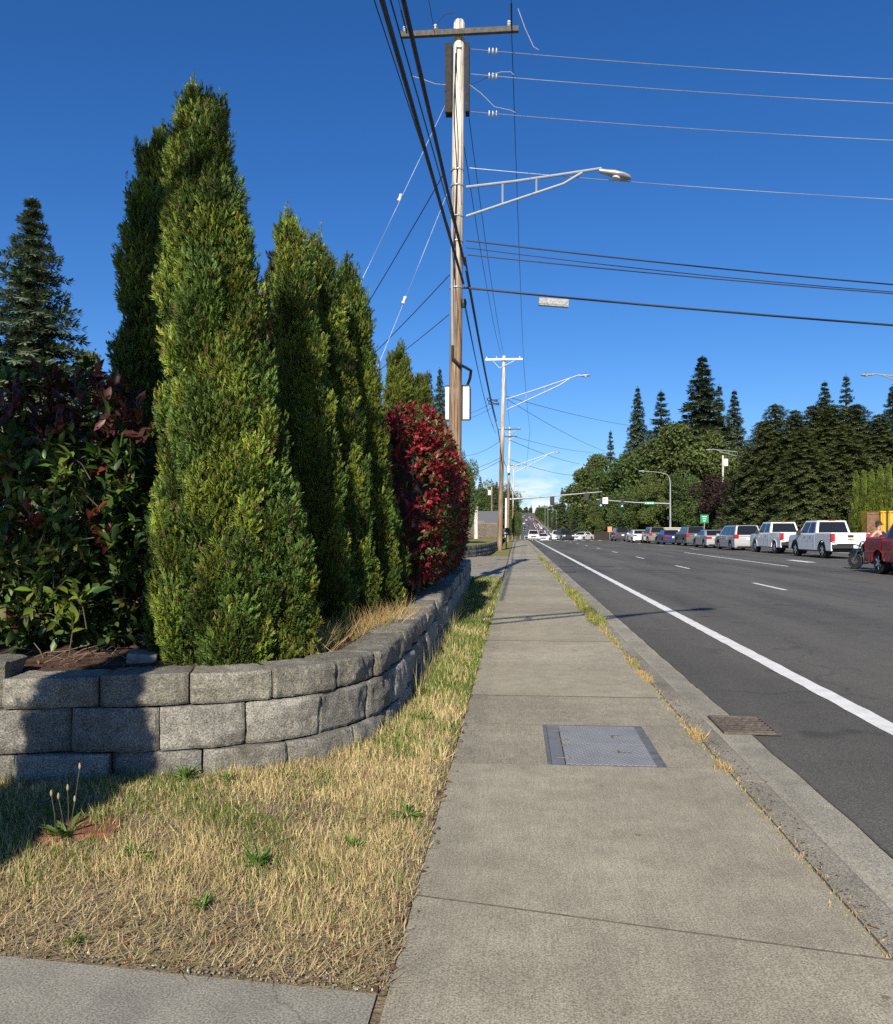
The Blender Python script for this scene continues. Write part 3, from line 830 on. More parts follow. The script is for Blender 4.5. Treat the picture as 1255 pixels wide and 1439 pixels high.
Vv, Tt, Cc = blades(X, Y, np.full(n, -0.006), h, w, np.where(rng.uniform(0, 1, n) < 0.3, 1.6, 0.5), cols)
# flattened straw litter
k = 70000; Xl = rng.uniform(-3.2, XL + 0.03, k); Yl = 2.2 + 9 * rng.uniform(0, 1, k) ** 1.8; ok = in_poly(vpoly, Xl, Yl); Xl, Yl = Xl[ok], Yl[ok]; k = len(Xl)
th = rng.uniform(0, 2 * PI, k); ax = np.stack([np.cos(th), np.sin(th), rng.uniform(0, 0.25, k)], 1)
L2 = scatter(BLADE_V, BLADE_F, np.stack([Xl, Yl, rng.uniform(0.0, 0.02, k)], 1), frames(ax, np.tile([[0.1, 0.1, 1.0]], (k, 1))), np.stack([rng.uniform(0.0015, 0.004, k), rng.uniform(0.02, 0.09, k), rng.uniform(0.02, 0.05, k)], 1), vary((0.50, 0.39, 0.22), k, 0.4))
V, T, C = merge([(Vv, Tt, Cc), L2])
tag(mesh_np('dry_grass', V, T, M['grass'], C), 'sun-dried straw and green grass on the verge between wall and sidewalk', 'grass', kind='stuff')

# weeds in the kerb joint
segs = [(g(808, 828).y, g(862, 880).y, 2600, 0.13, 0.7), (g(862, 880).y, g(880, 905).y, 400, 0.07, 0.3), (g(905, 940).y, g(885, 925).y, 420, 0.06, 0.45), (g(930, 960).y, g(920, 945).y, 420, 0.06, 0.05), (g(992, 1035).y - 0.12, g(992, 1035).y + 0.12, 150, 0.085, 0.0), (g(1036, 1080).y - 0.08, g(1036, 1080).y + 0.1, 110, 0.06, 0.0), (2.6, 20, 2600, 0.03, 0.25), (20, 45, 900, 0.12, 0.6), (2.6, 4.2, 160, 0.025, 0.1)]
ps = []
for (ya_, yb_, n, hh, gr) in segs:
    Y = rng.uniform(min(ya_, yb_), max(ya_, yb_), n); X = XK + rng.normal(0.0, 0.022 if hh < 0.1 else 0.05, n)
    gq = rng.uniform(0, 1, n) < gr
    cols = np.where(gq[:, None], vary((0.17, 0.22, 0.05), n, 0.35), vary((0.50, 0.36, 0.17), n, 0.3))
    ps.append(blades(X, Y, np.full(n, -0.01), rng.uniform(0.4, 1, n) * hh, rng.uniform(0.003, 0.006, n) * max(1, (ya_ + yb_) / 14), np.full(n, 1.1), cols))
V, T, C = merge(ps)
tag(mesh_np('kerb_weeds', V, T, M['grass'], C), 'tufts of dry and green weeds growing in the crack along the kerb', 'weeds', kind='stuff')

# long dry grass on top of the wall below the cedars, and weeds hanging on the wall's shaded side
ps = []
n = 1500; s_ = rng.uniform(0, 1, n) ** 1.3; cx = np.interp(s_, [0, 1], [-1.38, -0.98]); cy = np.interp(s_, [0, 1], [5.15, 7.6])
X = cx + rng.normal(0, 0.07, n); Y = cy + rng.normal(0, 0.1, n)
ps.append(blades(X, Y, np.full(n, ZW - 0.03), rng.uniform(0.05, 0.26, n), rng.uniform(0.002, 0.004, n), np.full(n, 1.3), np.where((rng.uniform(0, 1, n) < 0.2)[:, None], vary((0.17, 0.2, 0.05), n), vary((0.48, 0.32, 0.15), n, 0.35))))
n = 700; s_ = rng.uniform(4.6, 14, n); P_ = [wf(float(q) + 0.0) for q in s_]; X = np.array([p[0].x + p[1].y * 0.03 for p in P_]); Y = np.array([p[0].y - p[1].x * 0.03 for p in P_])
ps.append(blades(X, Y, np.full(n, -0.01), rng.uniform(0.1, 0.34, n), rng.uniform(0.003, 0.006, n), np.full(n, 0.5), np.where((rng.uniform(0, 1, n) < 0.4)[:, None], vary((0.15, 0.2, 0.05), n), vary((0.42, 0.32, 0.17), n, 0.35))))
V, T, C = merge(ps)
tag(mesh_np('tall_dry_grass', V, T, M['grass'], C), 'tall straw-coloured grass leaning over the block wall below the cedars', 'grass', kind='stuff')

# pebbles and leaf litter on the bare dirt near the driveway
k = 2600; X = rng.uniform(-2.2, XL, k); Y = 2.25 + rng.exponential(0.16, k); ok = in_poly(vpoly, X, Y); X, Y = X[ok], Y[ok]; k = len(X)
OCT_V = [(1, 0, 0), (-1, 0, 0), (0, 1, 0), (0, -1, 0), (0, 0, 0.7), (0, 0, -0.7)]; OCT_F = [(0, 2, 4), (2, 1, 4), (1, 3, 4), (3, 0, 4), (2, 0, 5), (1, 2, 5), (3, 1, 5), (0, 3, 5)]
pc = vary((0.22, 0.2, 0.18), k, 0.6); pc = np.where((rng.uniform(0, 1, k) < 0.05)[:, None], np.array([[0.7, 0.68, 0.64]]), pc)
V, T, C = scatter(OCT_V, OCT_F, np.stack([X, Y, np.full(k, 0.002)], 1), frames(rdir(k), rdir(k)), rng.uniform(0.002, 0.007, k), pc)
tag(mesh_np('pebbles', V, T, M['leaf'], C), 'small stones scattered in the bare dirt beside the driveway', 'pebbles', kind='stuff')
k = 240; X = rng.uniform(-2.4, XL, k); Y = 2.3 + rng.exponential(0.5, k); ok = in_poly(vpoly, X, Y); X, Y = X[ok], Y[ok]
X = np.concatenate([X, rng.uniform(-3.0, -1.95, 420), rng.normal(XL - 0.02, 0.03, 60), XK + 0.02 + np.abs(rng.normal(0, 0.05, 700))]); Y = np.concatenate([Y, rng.uniform(4.45, 5.0, 420), rng.uniform(2.3, 6, 60), rng.uniform(2.6, 9, 700)]); k = len(X)
Z = np.where((Y > 4.5) & (X < -1), ZW - 0.02, np.where(X > 0, 0.003, 0.012))
nr = norm(rdir(k) * 0.35 + np.array([0, 0, 1.0])); V, T, C = scatter(LEAF_V, LEAF_F, np.stack([X, Y, Z], 1), frames(rdir(k) * np.array([1, 1, 0.1]), nr), np.where(X > 0, rng.uniform(0.006, 0.02, k), rng.uniform(0.015, 0.05, k)), vary((0.17, 0.09, 0.05), k, 0.5))
tag(mesh_np('leaf_litter', V, T, M['leaf'], C), 'fallen brown leaves lying on the verge and under the shrubs', 'leaf litter', kind='stuff')


# broad-leaved weeds on the verge
def weed(u, v, size, label, dry=False):
    p = g(u, v); n = 26
    th = rng.uniform(0, 2 * PI, n); el = rng.uniform(0.25, 1.3, n)
    ax = np.stack([np.cos(th) * np.cos(el), np.sin(th) * np.cos(el), np.sin(el)], 1)
    R = frames(ax, np.tile([[0.0, 0.0, 1.0]], (n, 1)) + rdir(n) * 0.2)
    S = np.stack([rng.uniform(0.35, 0.6, n) * size * 0.55, rng.uniform(0.6, 1, n) * size, np.full(n, size)], 1)
    V, T, C = scatter(LEAF_V, LEAF_F, rdir(n) * 0.01 * np.array([1, 1, 0]), R, S, vary((0.10, 0.19, 0.035), n, 0.3))
    o = mesh_np('weed', V, T, M['leaf'], C); o.location = (p.x, p.y, 0.0)
    tag(o, label, 'weed', 'green weeds on the verge')


weed(262, 1096, 0.11, 'green weed sprouting at the foot of the wall, left of the other at the wall')
weed(322, 1100, 0.08, 'green weed sprouting at the foot of the wall, right of its neighbour')
weed(362, 1222, 0.12, 'large bright green weed rosette in the middle of the dry grass')
weed(190, 1205, 0.09, 'green weed patch beside the shaded left corner of the verge')
weed(105, 1330, 0.06, 'low green weed close to the driveway edge at left')
weed(495, 1195, 0.08, 'green weed clump in straw left of the sidewalk edge')
weed(572, 1150, 0.10, 'green weed clump nearest the sidewalk edge in the dry grass')
weed(285, 1278, 0.07, 'small green weed between the big rosette and the driveway')
weed(600, 1015, 0.13, 'lush green weed at the outer corner of the wall')
weed(215, 1215, 0.07, 'small weed in the straw just right of the shaded corner patch')
# seed-head plantain at the left
pp = g(92, 1180); t = empty('plantain', (pp.x, pp.y, 0), 0, 'plantain weed with seven tall brown seed heads in the shade at left', 'weed')
n = 18; th = rng.uniform(0, 2 * PI, n); ax = np.stack([np.cos(th), np.sin(th), rng.uniform(0.3, 1.2, n)], 1)
V, T, C = scatter(LEAF_V, LEAF_F, rdir(n) * 0.02 * np.array([1, 1, 0]), frames(ax, np.tile([[0, 0, 1.0]], (n, 1))), np.stack([np.full(n, 0.06), rng.uniform(0.1, 0.17, n), np.full(n, 0.12)], 1), vary((0.12, 0.19, 0.04), n))
mesh_np('leaves', V, T, M['leaf'], C, t)
for u, v in [(27, 1105), (46, 1108), (72, 1116), (82, 1120), (95, 1108), (105, 1124), (112, 1078)]:
    q = at(u, v, pp.dot(FW) if False else (Vector((pp.x, pp.y, 0)).dot(FW))) - Vector((pp.x, pp.y, 0)); b0 = Vector((q.x * 0.4 + rnd.uniform(-.02, .02), q.y * 0.3, 0.0))
    s_ = MB(); s_.tube([b0, b0.lerp(q, 0.5) + Vector((0.005, 0, 0.01)), q], 0.0016, 5); st = s_.build('stalk', M['twig'], t)
    s_ = MB(); s_.lathe([(0.001, -0.010), (0.0045, -0.004), (0.005, 0.006), (0.003, 0.015), (0.001, 0.018)], q, 'Z', 8); s_.build('seed_head', plain('seedhead', (0.30, 0.23, 0.15)) if 'seed' not in M else M['seed'], st)
# rusty meter lid half hidden there
p = g(112, 1168); m = MB(); m.box((0, 0, 0.01), (0.32, 0.24, 0.03)); m.box((0, 0, 0.027), (0.1, 0.03, 0.012))
o = m.build('meter_lid', plain('red_oxide', (0.16, 0.05, 0.03), 0.8, var=0.35, scale=20), bevel=0.004, loc=(p.x, p.y, 0)); o.rotation_euler = (0, 0, 0.3)
tag(o, 'rust-red meter lid lying in the shaded grass at left', 'lid')
# a short stack of loose blocks and dead brush behind the left end of the wall
p = g(220, 943, 0.62); m = MB(); m.box((0, 0, 0.03), (0.17, 0.16, 0.07)); o = m.build('loose_block', plain('loose_concrete', (0.22, 0.21, 0.19), 0.95, var=0.3, scale=20, bump=0.6), bevel=0.012, loc=(-2.22, 4.75, ZW - 0.03)); o.rotation_euler = (0.05, 0.1, 0.3)
tag(o, 'loose grey block lying behind the wall at the foot of the big cedar', 'block')
m = MB()
for k in range(20):
    c = Vector((rnd.uniform(-3.0, -2.3), rnd.uniform(4.6, 4.85), ZW + rnd.uniform(-0.02, 0.05))); d = Vector((rnd.uniform(-1, 1), rnd.uniform(-.6, .4), rnd.uniform(-.3, .5))) * 0.14
    m.tube([c - d, c + Vector((0, 0, 0.02)), c + d], 0.0028, 5)
tag(m.build('dead_brush', plain('dead_twig', (0.15, 0.1, 0.07), 0.9, var=0.4, scale=20)), 'dead twigs piled on the wall under the left shrub', 'brush', kind='stuff')


# ------------------------------------------------------------------ vegetation generators
def cedar(h, prof, seed, nplume, nspray, size, colA, colB, lean=(0, 0)):
    """arborvitae: many upright plumes of flat sprays; prof = (height fraction, radius) pairs"""
    zf = np.array([p[0] for p in prof]); rf = np.array([p[1] for p in prof])
    zs = np.linspace(0, 1, 400); w = np.interp(zs, zf, rf) + 0.03; cdf = np.cumsum(w) / w.sum()
    qi = (np.arange(nplume) + rng.uniform(0, 1, nplume)) / nplume
    z = np.interp(qi, cdf, zs); th = np.arange(nplume) * 2.39996 + rng.uniform(-0.35, 0.35, nplume) + seed
    r = np.interp(z, zf, rf)
    lum = 1 + 0.04 * np.sin(3 * th + seed + 2.0 * z) + 0.05 * np.sin(5 * th - 9 * z + 2 * seed)
    rr = np.maximum(r * lum * (0.60 + 0.44 * rng.uniform(0, 1, nplume) ** 0.75) - np.minimum(0.075, r * 0.35), 0.01)
    C0 = np.stack([np.cos(th) * rr + lean[0] * z, np.sin(th) * rr + lean[1] * z, z * h], 1)
    out = np.stack([np.cos(th), np.sin(th), 0.35 + 0 * th], 1)
    pl_c = np.where((rng.uniform(0, 1, nplume) < 0.5)[:, None], np.array(colA), np.array(colB)) * rng.uniform(0.55, 1.42, (nplume, 1))
    hl = rng.uniform(0.11, 0.26, nplume) * (0.6 + 0.4 * h / 4); pr = np.minimum(rng.uniform(0.05, 0.10, nplume), 0.03 + r * 0.45)
    idx = np.repeat(np.arange(nplume), nspray); n = len(idx)
    d = rdir(n); d = norm(d + 0.55 * norm(out)[idx])
    rad = rng.uniform(0.55, 1.05, n) ** 0.6
    tip = np.stack([0.2 * np.cos(th) * hl, 0.2 * np.sin(th) * hl, hl], 1)
    P = C0[idx] + d * (pr[idx] * rad)[:, None] + tip[idx] * rng.uniform(-1, 1, n)[:, None] * (0.3 + 0.7 * rng.uniform(0, 1, n)[:, None])
    ax = norm(d * 0.7 + np.array([0, 0, 1.0]) + rdir(n) * 0.45)
    R = frames(ax, norm(np.cross(d, rdir(n)) + 0.45 * d))
    s = size * rng.uniform(0.65, 1.3, n)
    c = vary(pl_c[idx], n, 0.30, 0.10)
    yel = rng.uniform(0, 1, n) < 0.10; c = np.where(yel[:, None], np.clip(c * np.array([[1.5, 1.4, 1.0]]), 0, 0.5), c)
    br = rng.uniform(0, 1, n) < 0.04; c = np.where(br[:, None], np.array([[0.14, 0.09, 0.04]]), c)
    # wispy leaders
    m_ = int(26); zt = rng.uniform(0.78, 1.0, m_); a_ = rng.uniform(0, 2 * PI, m_); rt = np.interp(zt, zf, rf) * rng.uniform(0.2, 1.0, m_)
    LP = []; LA = []
    for k in range(m_):
        L_ = rng.uniform(0.1, 0.26)
        for q in range(12):
            t_ = q / 11; LP.append((math.cos(a_[k]) * rt[k] * (1 + .2 * t_) + lean[0] * zt[k], math.sin(a_[k]) * rt[k] * (1 + .2 * t_) + lean[1] * zt[k], zt[k] * h + L_ * t_)); LA.append((math.cos(q * 2.4) * 0.6, math.sin(q * 2.4) * 0.6, 1.0))
    LP = np.array(LP); LA = np.array(LA); k = len(LP)
    lead = scatter(SPRAY_V, SPRAY_F, LP, frames(LA, rdir(k)), size * 0.8 * rng.uniform(0.6, 1.1, k), vary(np.array(colA) * 1.15, k, 0.25))
    return merge([scatter(SPRAY_V, SPRAY_F, P, R, s, c), lead])


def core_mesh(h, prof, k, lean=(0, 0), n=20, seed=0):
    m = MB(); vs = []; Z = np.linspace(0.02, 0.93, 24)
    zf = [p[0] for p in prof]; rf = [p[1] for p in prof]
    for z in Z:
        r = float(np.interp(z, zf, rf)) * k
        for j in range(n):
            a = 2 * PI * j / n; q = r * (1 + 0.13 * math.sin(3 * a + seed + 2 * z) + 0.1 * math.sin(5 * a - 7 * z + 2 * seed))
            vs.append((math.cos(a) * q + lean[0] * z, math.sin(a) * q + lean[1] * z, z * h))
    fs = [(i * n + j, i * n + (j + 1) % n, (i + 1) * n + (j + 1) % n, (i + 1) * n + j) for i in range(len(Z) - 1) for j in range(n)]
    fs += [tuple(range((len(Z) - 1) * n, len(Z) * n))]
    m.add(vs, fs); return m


def plant_cedar(name, loc, h, prof, seed, label, nplume=150, nspray=150, size=0.06, lean=(0, 0), colA=(0.175, 0.22, 0.036), colB=(0.09, 0.145, 0.03), group='tall cedars behind the block wall'):
    t = empty(name, loc, 0, label, 'tree', group)
    V, T, C = cedar(h, prof, seed, nplume, nspray, size, colA, colB, lean)
    mesh_np('crown', V, T, M['leaf'], C, t)
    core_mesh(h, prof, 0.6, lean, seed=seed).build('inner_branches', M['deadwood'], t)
    m = MB(); m.tube([(0, 0, -0.2), (0.02, 0, h * 0.3), (lean[0] * 0.6, lean[1] * 0.6, h * 0.6)], [0.07, 0.05, 0.02], 8); m.build('trunk', M['bark'], t)
    return t


PA = [(0, 0.54), (0.06, 0.63), (0.15, 0.615), (0.3, 0.52), (0.45, 0.445), (0.6, 0.385), (0.75, 0.32), (0.87, 0.25), (0.95, 0.165), (1.0, 0.04)]
def px_scale(p, k): return [(a, b * k) for a, b in p]


bA = at(339, 925, 5.3); topA = at(287, 166, 5.3)
plant_cedar('cedar_tree', (bA.x, bA.y - 0.1, 0.36), topA.z - 0.36, px_scale(PA, 0.79), 1.0, 'largest and nearest cedar, a broad sunlit column on the curve of the wall', 560, 300, 0.050, lean=(topA.x - bA.x, 0.0))
bB = at(208, 800, 6.55); topB = at(218, 212, 6.55)
plant_cedar('cedar_tree', (bB.x, bB.y, 0.5), topB.z - 0.5, px_scale(PA, 0.82), 2.2, 'dark cedar standing behind the largest cedar on its left', 260, 260, 0.056, lean=(0.1, 0))
PC = [(0, 0.2), (0.12, 0.235), (0.35, 0.235), (0.55, 0.22), (0.72, 0.19), (0.84, 0.15), (0.93, 0.09), (1, 0.02)]
for (u, ub, vt, d, k, sd, lab) in [(403, 462, 316, 6.75, 0.92, 3.1, 'slender cedar just right of the largest cedar, split from it by a dark gap'),
                               (446, 497, 352, 7.35, 0.98, 4.4, 'slender middle cedar between two others along the wall'),
                               (487, 538, 388, 8.1, 0.92, 5.7, 'slender cedar right beside the red-leaved shrubs')]:
    b = at(ub, 860, d); tp = at(u, vt, d)
    plant_cedar('cedar_tree', (b.x, b.y, 0.5), tp.z - 0.5, px_scale(PC, k), sd, lab, 210, 250, 0.050, lean=(tp.x - b.x, 0))
for (u, ub, vt, d, k, sd, lab) in [(385, 443, 385, 7.5, 0.95, 8.1, 'added inner cedar with gap shade put into its leaf colour, right of the largest cedar'), (428, 490, 395, 8.2, 0.95, 8.6, 'added inner cedar with gap shade put into its leaf colour, between the first two slender cedars'), (468, 524, 420, 8.9, 0.95, 8.9, 'added inner cedar with gap shade put into its leaf colour, left of the last slender cedar')]:
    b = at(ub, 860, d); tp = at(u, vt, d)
    plant_cedar('cedar_tree', (b.x, b.y, 0.5), tp.z - 0.5, px_scale(PC, k), sd, lab, 120, 90, 0.07, lean=(tp.x - b.x, 0), colA=(0.018, 0.024, 0.007), colB=(0.024, 0.022, 0.01))  # added back row; near-black leaf colours stand in for deep shade between cedars
# low skirts of the slender cedars
b = at(540, 830, 8.6); plant_cedar('cedar_tree', (b.x - 0.1, b.y, 0.5), 1.45, [(0, 0.3), (0.3, 0.34), (0.6, 0.25), (0.85, 0.14), (1, 0.03)], 9.1, 'short bushy cedar at the foot of the slender ones, left of the red shrubs', 100, 260, 0.050)
for (u, vt, d, k, sd, lab) in [(560, 497, 14.0, 0.9, 6.2, 'cedar showing above the left end of the red-leaved shrubs'),
                               (592, 535, 16.4, 0.9, 7.3, 'lower cedar between the red shrubs and the utility pole')]:
    tp = at(u, vt, d)
    plant_cedar('cedar_tree', (tp.x, tp.y, 0.5), tp.z - 0.5, px_scale(PA, k), sd, lab, 190, 200, 0.07, colA=(0.12, 0.15, 0.025), colB=(0.085, 0.12, 0.022))


def photinia(name, loc, label, tips, nleaf, L, colf, ntwig, core=None, cat='shrub', group=None):
    """tips: (n,3) twig ends with outward dirs; whorls of leaves at each"""
    t = empty(name, loc, 0, label, cat, group)
    P, D = tips; n = len(P)
    idx = np.repeat(np.arange(n), nleaf); m = len(idx)
    ax = norm(D[idx] * 0.45 + rdir(m) * 0.9 + np.array([0, 0, 0.25]))
    nr = norm(np.array([0, 0, 1.0]) + rdir(m) * 0.8 + D[idx] * 0.3)
    pos = P[idx] - D[idx] * (rng.uniform(0, 1, m) ** 1.5 * L * 1.2)[:, None] + rdir(m) * L * 0.12
    S = L * rng.uniform(0.55, 1.15, m)
    V, T, C = scatter(LEAF_V, LEAF_F, pos, frames(ax, nr), S, colf(P, idx))
    mesh_np('leaves', V, T, M['glossleaf'], C, t, smooth=False)
    tw = MB()
    for k in rng.choice(n, min(ntwig, n), replace=False):
        p = Vector(P[k]); d = Vector(D[k]); b = p - d * rnd.uniform(0.12, 0.26) + Vector((0, 0, -0.05)); tw.tube([b, b.lerp(p, 0.5) + Vector((rnd.uniform(-.02, .02), rnd.uniform(-.02, .02), 0.02)), p], [0.004, 0.003, 0.0015], 5, cap=False)
    tag(tw.build('twigs', M['twig'], t), kind='stuff')
    return t


# large-leaved green shrub, left, in shade
n = 860
cx, cy, cz = -2.98, 5.12, 1.38
U = rdir(n); rr = rng.uniform(0.2, 1, n) ** 0.5
P = np.stack([cx + U[:, 0] * rr * 0.9, cy + U[:, 1] * rr * 0.6, np.clip(cz + U[:, 2] * rr * 1.04, 0.6, 9)], 1)
base = np.array([cx, cy, 0.5]); D = norm(norm(P - base) + rdir(n) * 0.4)


def col_left(P, idx):
    n = len(P); red = rng.uniform(0, 1, n) < np.where(P[:, 2] > 1.9, 0.72, 0.09)
    tipc = np.where(red[:, None], np.where((P[:, 2] > 1.9)[:, None], np.array([[0.085, 0.03, 0.026]]), np.array([[0.17, 0.04, 0.028]])), np.array([[0.07, 0.12, 0.024]]))
    c = vary(tipc[idx], len(idx), 0.3, 0.12)
    old = rng.uniform(0, 1, len(idx)) < 0.35; c = np.where((old & ~red[idx])[:, None], vary((0.03, 0.06, 0.02), len(idx), 0.3), c)
    return c


t = photinia('photinia_shrub', (0, 0, 0), 'large green-leaved shrub with bronze tips in shade at left, behind the wall', (P, D), 9, 0.115, col_left, 45)
for k in range(9):
    m = MB(); a = Vector((cx + rnd.uniform(-0.3, 0.35), cy + rnd.uniform(-0.15, 0.15), 0.45)); b = a + Vector((rnd.uniform(-0.5, 0.5), rnd.uniform(-0.25, 0.15), rnd.uniform(0.9, 1.7)))
    m.tube([a, a.lerp(b, 0.3) + Vector((rnd.uniform(-.08, .08), 0, 0.05)), a.lerp(b, 0.65) + Vector((rnd.uniform(-.1, .1), 0.04, 0.03)), b], [0.02, 0.015, 0.009, 0.003], 7); m.build('stem', M['bark'], t)
# a lit sprig at the far left of it
n = 60; P = np.stack([rng.uniform(-3.0, -2.55, n), rng.uniform(4.55, 4.8, n), rng.uniform(0.75, 1.75, n)], 1); D = norm(rdir(n) + np.array([0.2, -0.6, 0.4]))
photinia('photinia_shrub', (0, 0, 0), 'sunlit sprigs of yellow-green leaves at the left end of the wall', (P, D), 7, 0.10, lambda P, i: vary((0.13, 0.17, 0.03), len(i), 0.35, 0.15), 60)


def red_shrub(x0, x1, y0, y1, ztop, label, n, dens_g=0.26):
    cx, cy = (x0 + x1) / 2, (y0 + y1) / 2; cz = (ztop + 0.42) / 2
    ex, ey, ez = x1 - x0, y1 - y0, ztop - 0.55; ar_ = np.array([ey * ez, ex * ez, ex * ey]); fc = rng.choice(3, n, p=ar_ / ar_.sum())
    U = rng.uniform(-1, 1, (n, 3)); U[np.arange(n), fc] = np.where(rng.uniform(0, 1, n) < 0.5, -1.0, 1.0)
    U2 = U / ((np.abs(U) ** 2.9).sum(1, keepdims=True) ** (1 / 2.9)); e_ = 0.6; U = norm(U * np.array([1 / ex, 1 / ey, 1 / ez]) * ex)
    k = (0.6 + 0.4 * rng.uniform(0, 1, n) ** 0.5)[:, None] * (1 + 0.10 * lumps(U, 4.0, x0)[:, None])
    P = np.stack([cx + U2[:, 0] * (x1 - x0) / 2 * k[:, 0], cy + U2[:, 1] * (y1 - y0) / 2 * k[:, 0], cz + U2[:, 2] * (ztop - cz) * k[:, 0]], 1)
    low = P[:, 2] < 0.9; P[low, 0] = cx + (P[low, 0] - cx) * 0.92
    ok = P[:, 2] > 0.56; P = P[ok]; U = U[ok]; n = len(P)
    D = norm(U + rdir(n) * 0.35 + np.array([0, 0, 0.45]))
    def colf(P, idx):
        n = len(P); gn = rng.uniform(0, 1, n) < (dens_g + 0.25 * (lumps(P, 2.2, 1.0) > 0.35) + 0.18 * (P[:, 2] < 1.3))
        tc = np.where(gn[:, None], np.array([[0.09, 0.12, 0.03]]), np.array([[0.225, 0.02, 0.028]]))
        c = vary(tc[idx], len(idx), 0.4, 0.15)
        pk = rng.uniform(0, 1, len(idx)) < 0.05; return np.where((pk & ~gn[idx])[:, None], np.array([[0.38, 0.14, 0.13]]), c)
    t = photinia('photinia_shrub', (0, 0, 0), label, (P, D), 9, 0.086, colf, 200, group='red-leaved shrubs on the wall')
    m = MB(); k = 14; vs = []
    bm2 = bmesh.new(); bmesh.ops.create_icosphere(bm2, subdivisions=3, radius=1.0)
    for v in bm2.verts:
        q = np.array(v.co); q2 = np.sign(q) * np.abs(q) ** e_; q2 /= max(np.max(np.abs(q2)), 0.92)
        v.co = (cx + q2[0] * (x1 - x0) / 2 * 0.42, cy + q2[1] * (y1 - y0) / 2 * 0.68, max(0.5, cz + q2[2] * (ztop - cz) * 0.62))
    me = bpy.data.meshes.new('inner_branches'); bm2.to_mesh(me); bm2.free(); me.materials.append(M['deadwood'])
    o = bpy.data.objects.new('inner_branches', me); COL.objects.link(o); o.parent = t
    for k in range(7):
        s_ = MB(); a = Vector((cx + rnd.uniform(-.25, .25), y0 + (y1 - y0) * (k + 2.0) / 10, 0.4)); s_.tube([a, a + Vector((rnd.uniform(-.1, .1), rnd.uniform(-.2, .2), 0.6))], [0.03, 0.015], 7); s_.build('stem', M['bark'], t)


red_shrub(-1.95, -0.78, 9.2, 12.6, 2.92, 'nearer red-leaved shrub bulging over the wall beside the cedars', 3100)
red_shrub(-1.95, -0.86, 12.4, 17.0, 2.84, 'farther red-leaved shrub in front of the utility pole', 2700, 0.3)


# --- larger trees: builders return a thing that is copied
def conifer_mesh(h, r0, nw, per, seed, col, droop=0.25, size=0.5, power=0.9, start=0.06, ntuft=9, wide=0.3):
    """whorled conifer: tiers of branches carrying drooping tufts of twigs, a thin leader on top"""
    rg = np.random.default_rng(seed)
    P, A, N_, S = [], [], [], []
    for w in range(nw):
        fw = start + (1 - start) * w / nw; az0 = rg.uniform(0, 6.28); lw = rg.uniform(0.78, 1.12)
        for b in range(per):
            f = min(0.985, fw + rg.uniform(-0.5, 0.5) * (1 - start) / nw * 0.7); z = f * h
            L_ = r0 * ((1 - f) ** power * lw * rg.uniform(0.68, 1.15) + 0.012)
            if f < start + 0.06: L_ *= 0.8
            az = az0 + b * 6.283 / per + rg.uniform(-0.3, 0.3); up = 0.55 * (f - 0.4) + rg.uniform(-0.1, 0.1)
            k = max(2, int(ntuft * (0.25 + 0.75 * L_ / r0))); sz = size * (0.45 + 0.55 * min(1, (1 - f) * 2.2))
            for j in range(k):
                t_ = max(0.1, (j + rg.uniform(0.2, 1)) / k)
                lat = rg.uniform(-1, 1) * wide * L_ * (1.06 - t_)
                rad = L_ * t_; zz = z + rad * up - droop * L_ * t_ * t_ + rg.uniform(-0.08, 0.08) * size
                ca, sa = math.cos(az), math.sin(az)
                P.append((ca * rad - sa * lat, sa * rad + ca * lat, zz))
                A.append((ca + rg.uniform(-.4, .4) - sa * lat * 0.8 / max(L_, .1), sa + rg.uniform(-.4, .4) + ca * lat * 0.8 / max(L_, .1), up - droop * 1.2 * t_ + rg.uniform(-.2, .2))); N_.append((rg.uniform(-.4, .4), rg.uniform(-.4, .4), 1)); S.append(sz)
    for k in range(10):
        P.append((0, 0, h * (0.95 + 0.05 * k / 10))); a = k * 2.4; A.append((math.cos(a) * 0.8, math.sin(a) * 0.8, 0.7)); N_.append((0.1, 0.2, 1)); S.append(size * 0.3)
    P = np.array(P); A = np.array(A); N_ = np.array(N_); n = len(P)
    s = np.array(S) * rg.uniform(0.65, 1.2, n)
    return scatter(TUFT_V, TUFT_F, P, frames(A, N_), s, vary(col, n, 0.35, 0.1))


def broad_mesh(h, r, nl, seed, col, size=0.35, lobes=26, base=0.16, flat=1.0):
    rg = np.random.default_rng(seed); parts = []
    cz = h * (base + 1) / 2; hz = h * (1 - base) / 2
    for k in range(lobes):
        d = rg.normal(size=3); d /= np.linalg.norm(d); q = rg.uniform(0.25, 0.82)
        c = np.array([d[0] * r * q, d[1] * r * q, cz + d[2] * hz * q]); rl = r * rg.uniform(0.26, 0.44)
        n = nl // lobes; u = norm(rg.normal(size=(n, 3))); rad = rl * rg.uniform(0.65, 1.05, n)
        P = c + u * rad[:, None] * np.array([1, 1, 0.85]); P += np.stack([lumps(P, 2.2, k), lumps(P, 2.5, k + 1), lumps(P, 2.0, k + 2)], 1) * rl * 0.16
        ax = norm(norm(rg.normal(size=(n, 3))) + u * 0.5 + np.array([0, 0, -0.25])); nr = norm(u + norm(rg.normal(size=(n, 3))) * 0.8)
        ck = np.array(col) * rg.uniform(0.75, 1.25)
        parts.append(scatter(DIAM_V, DIAM_F, P, frames(ax, nr), size * rg.uniform(0.6, 1.3, n), vary(ck, n, 0.3, 0.1)))
    return merge(parts)


PROTO = {}


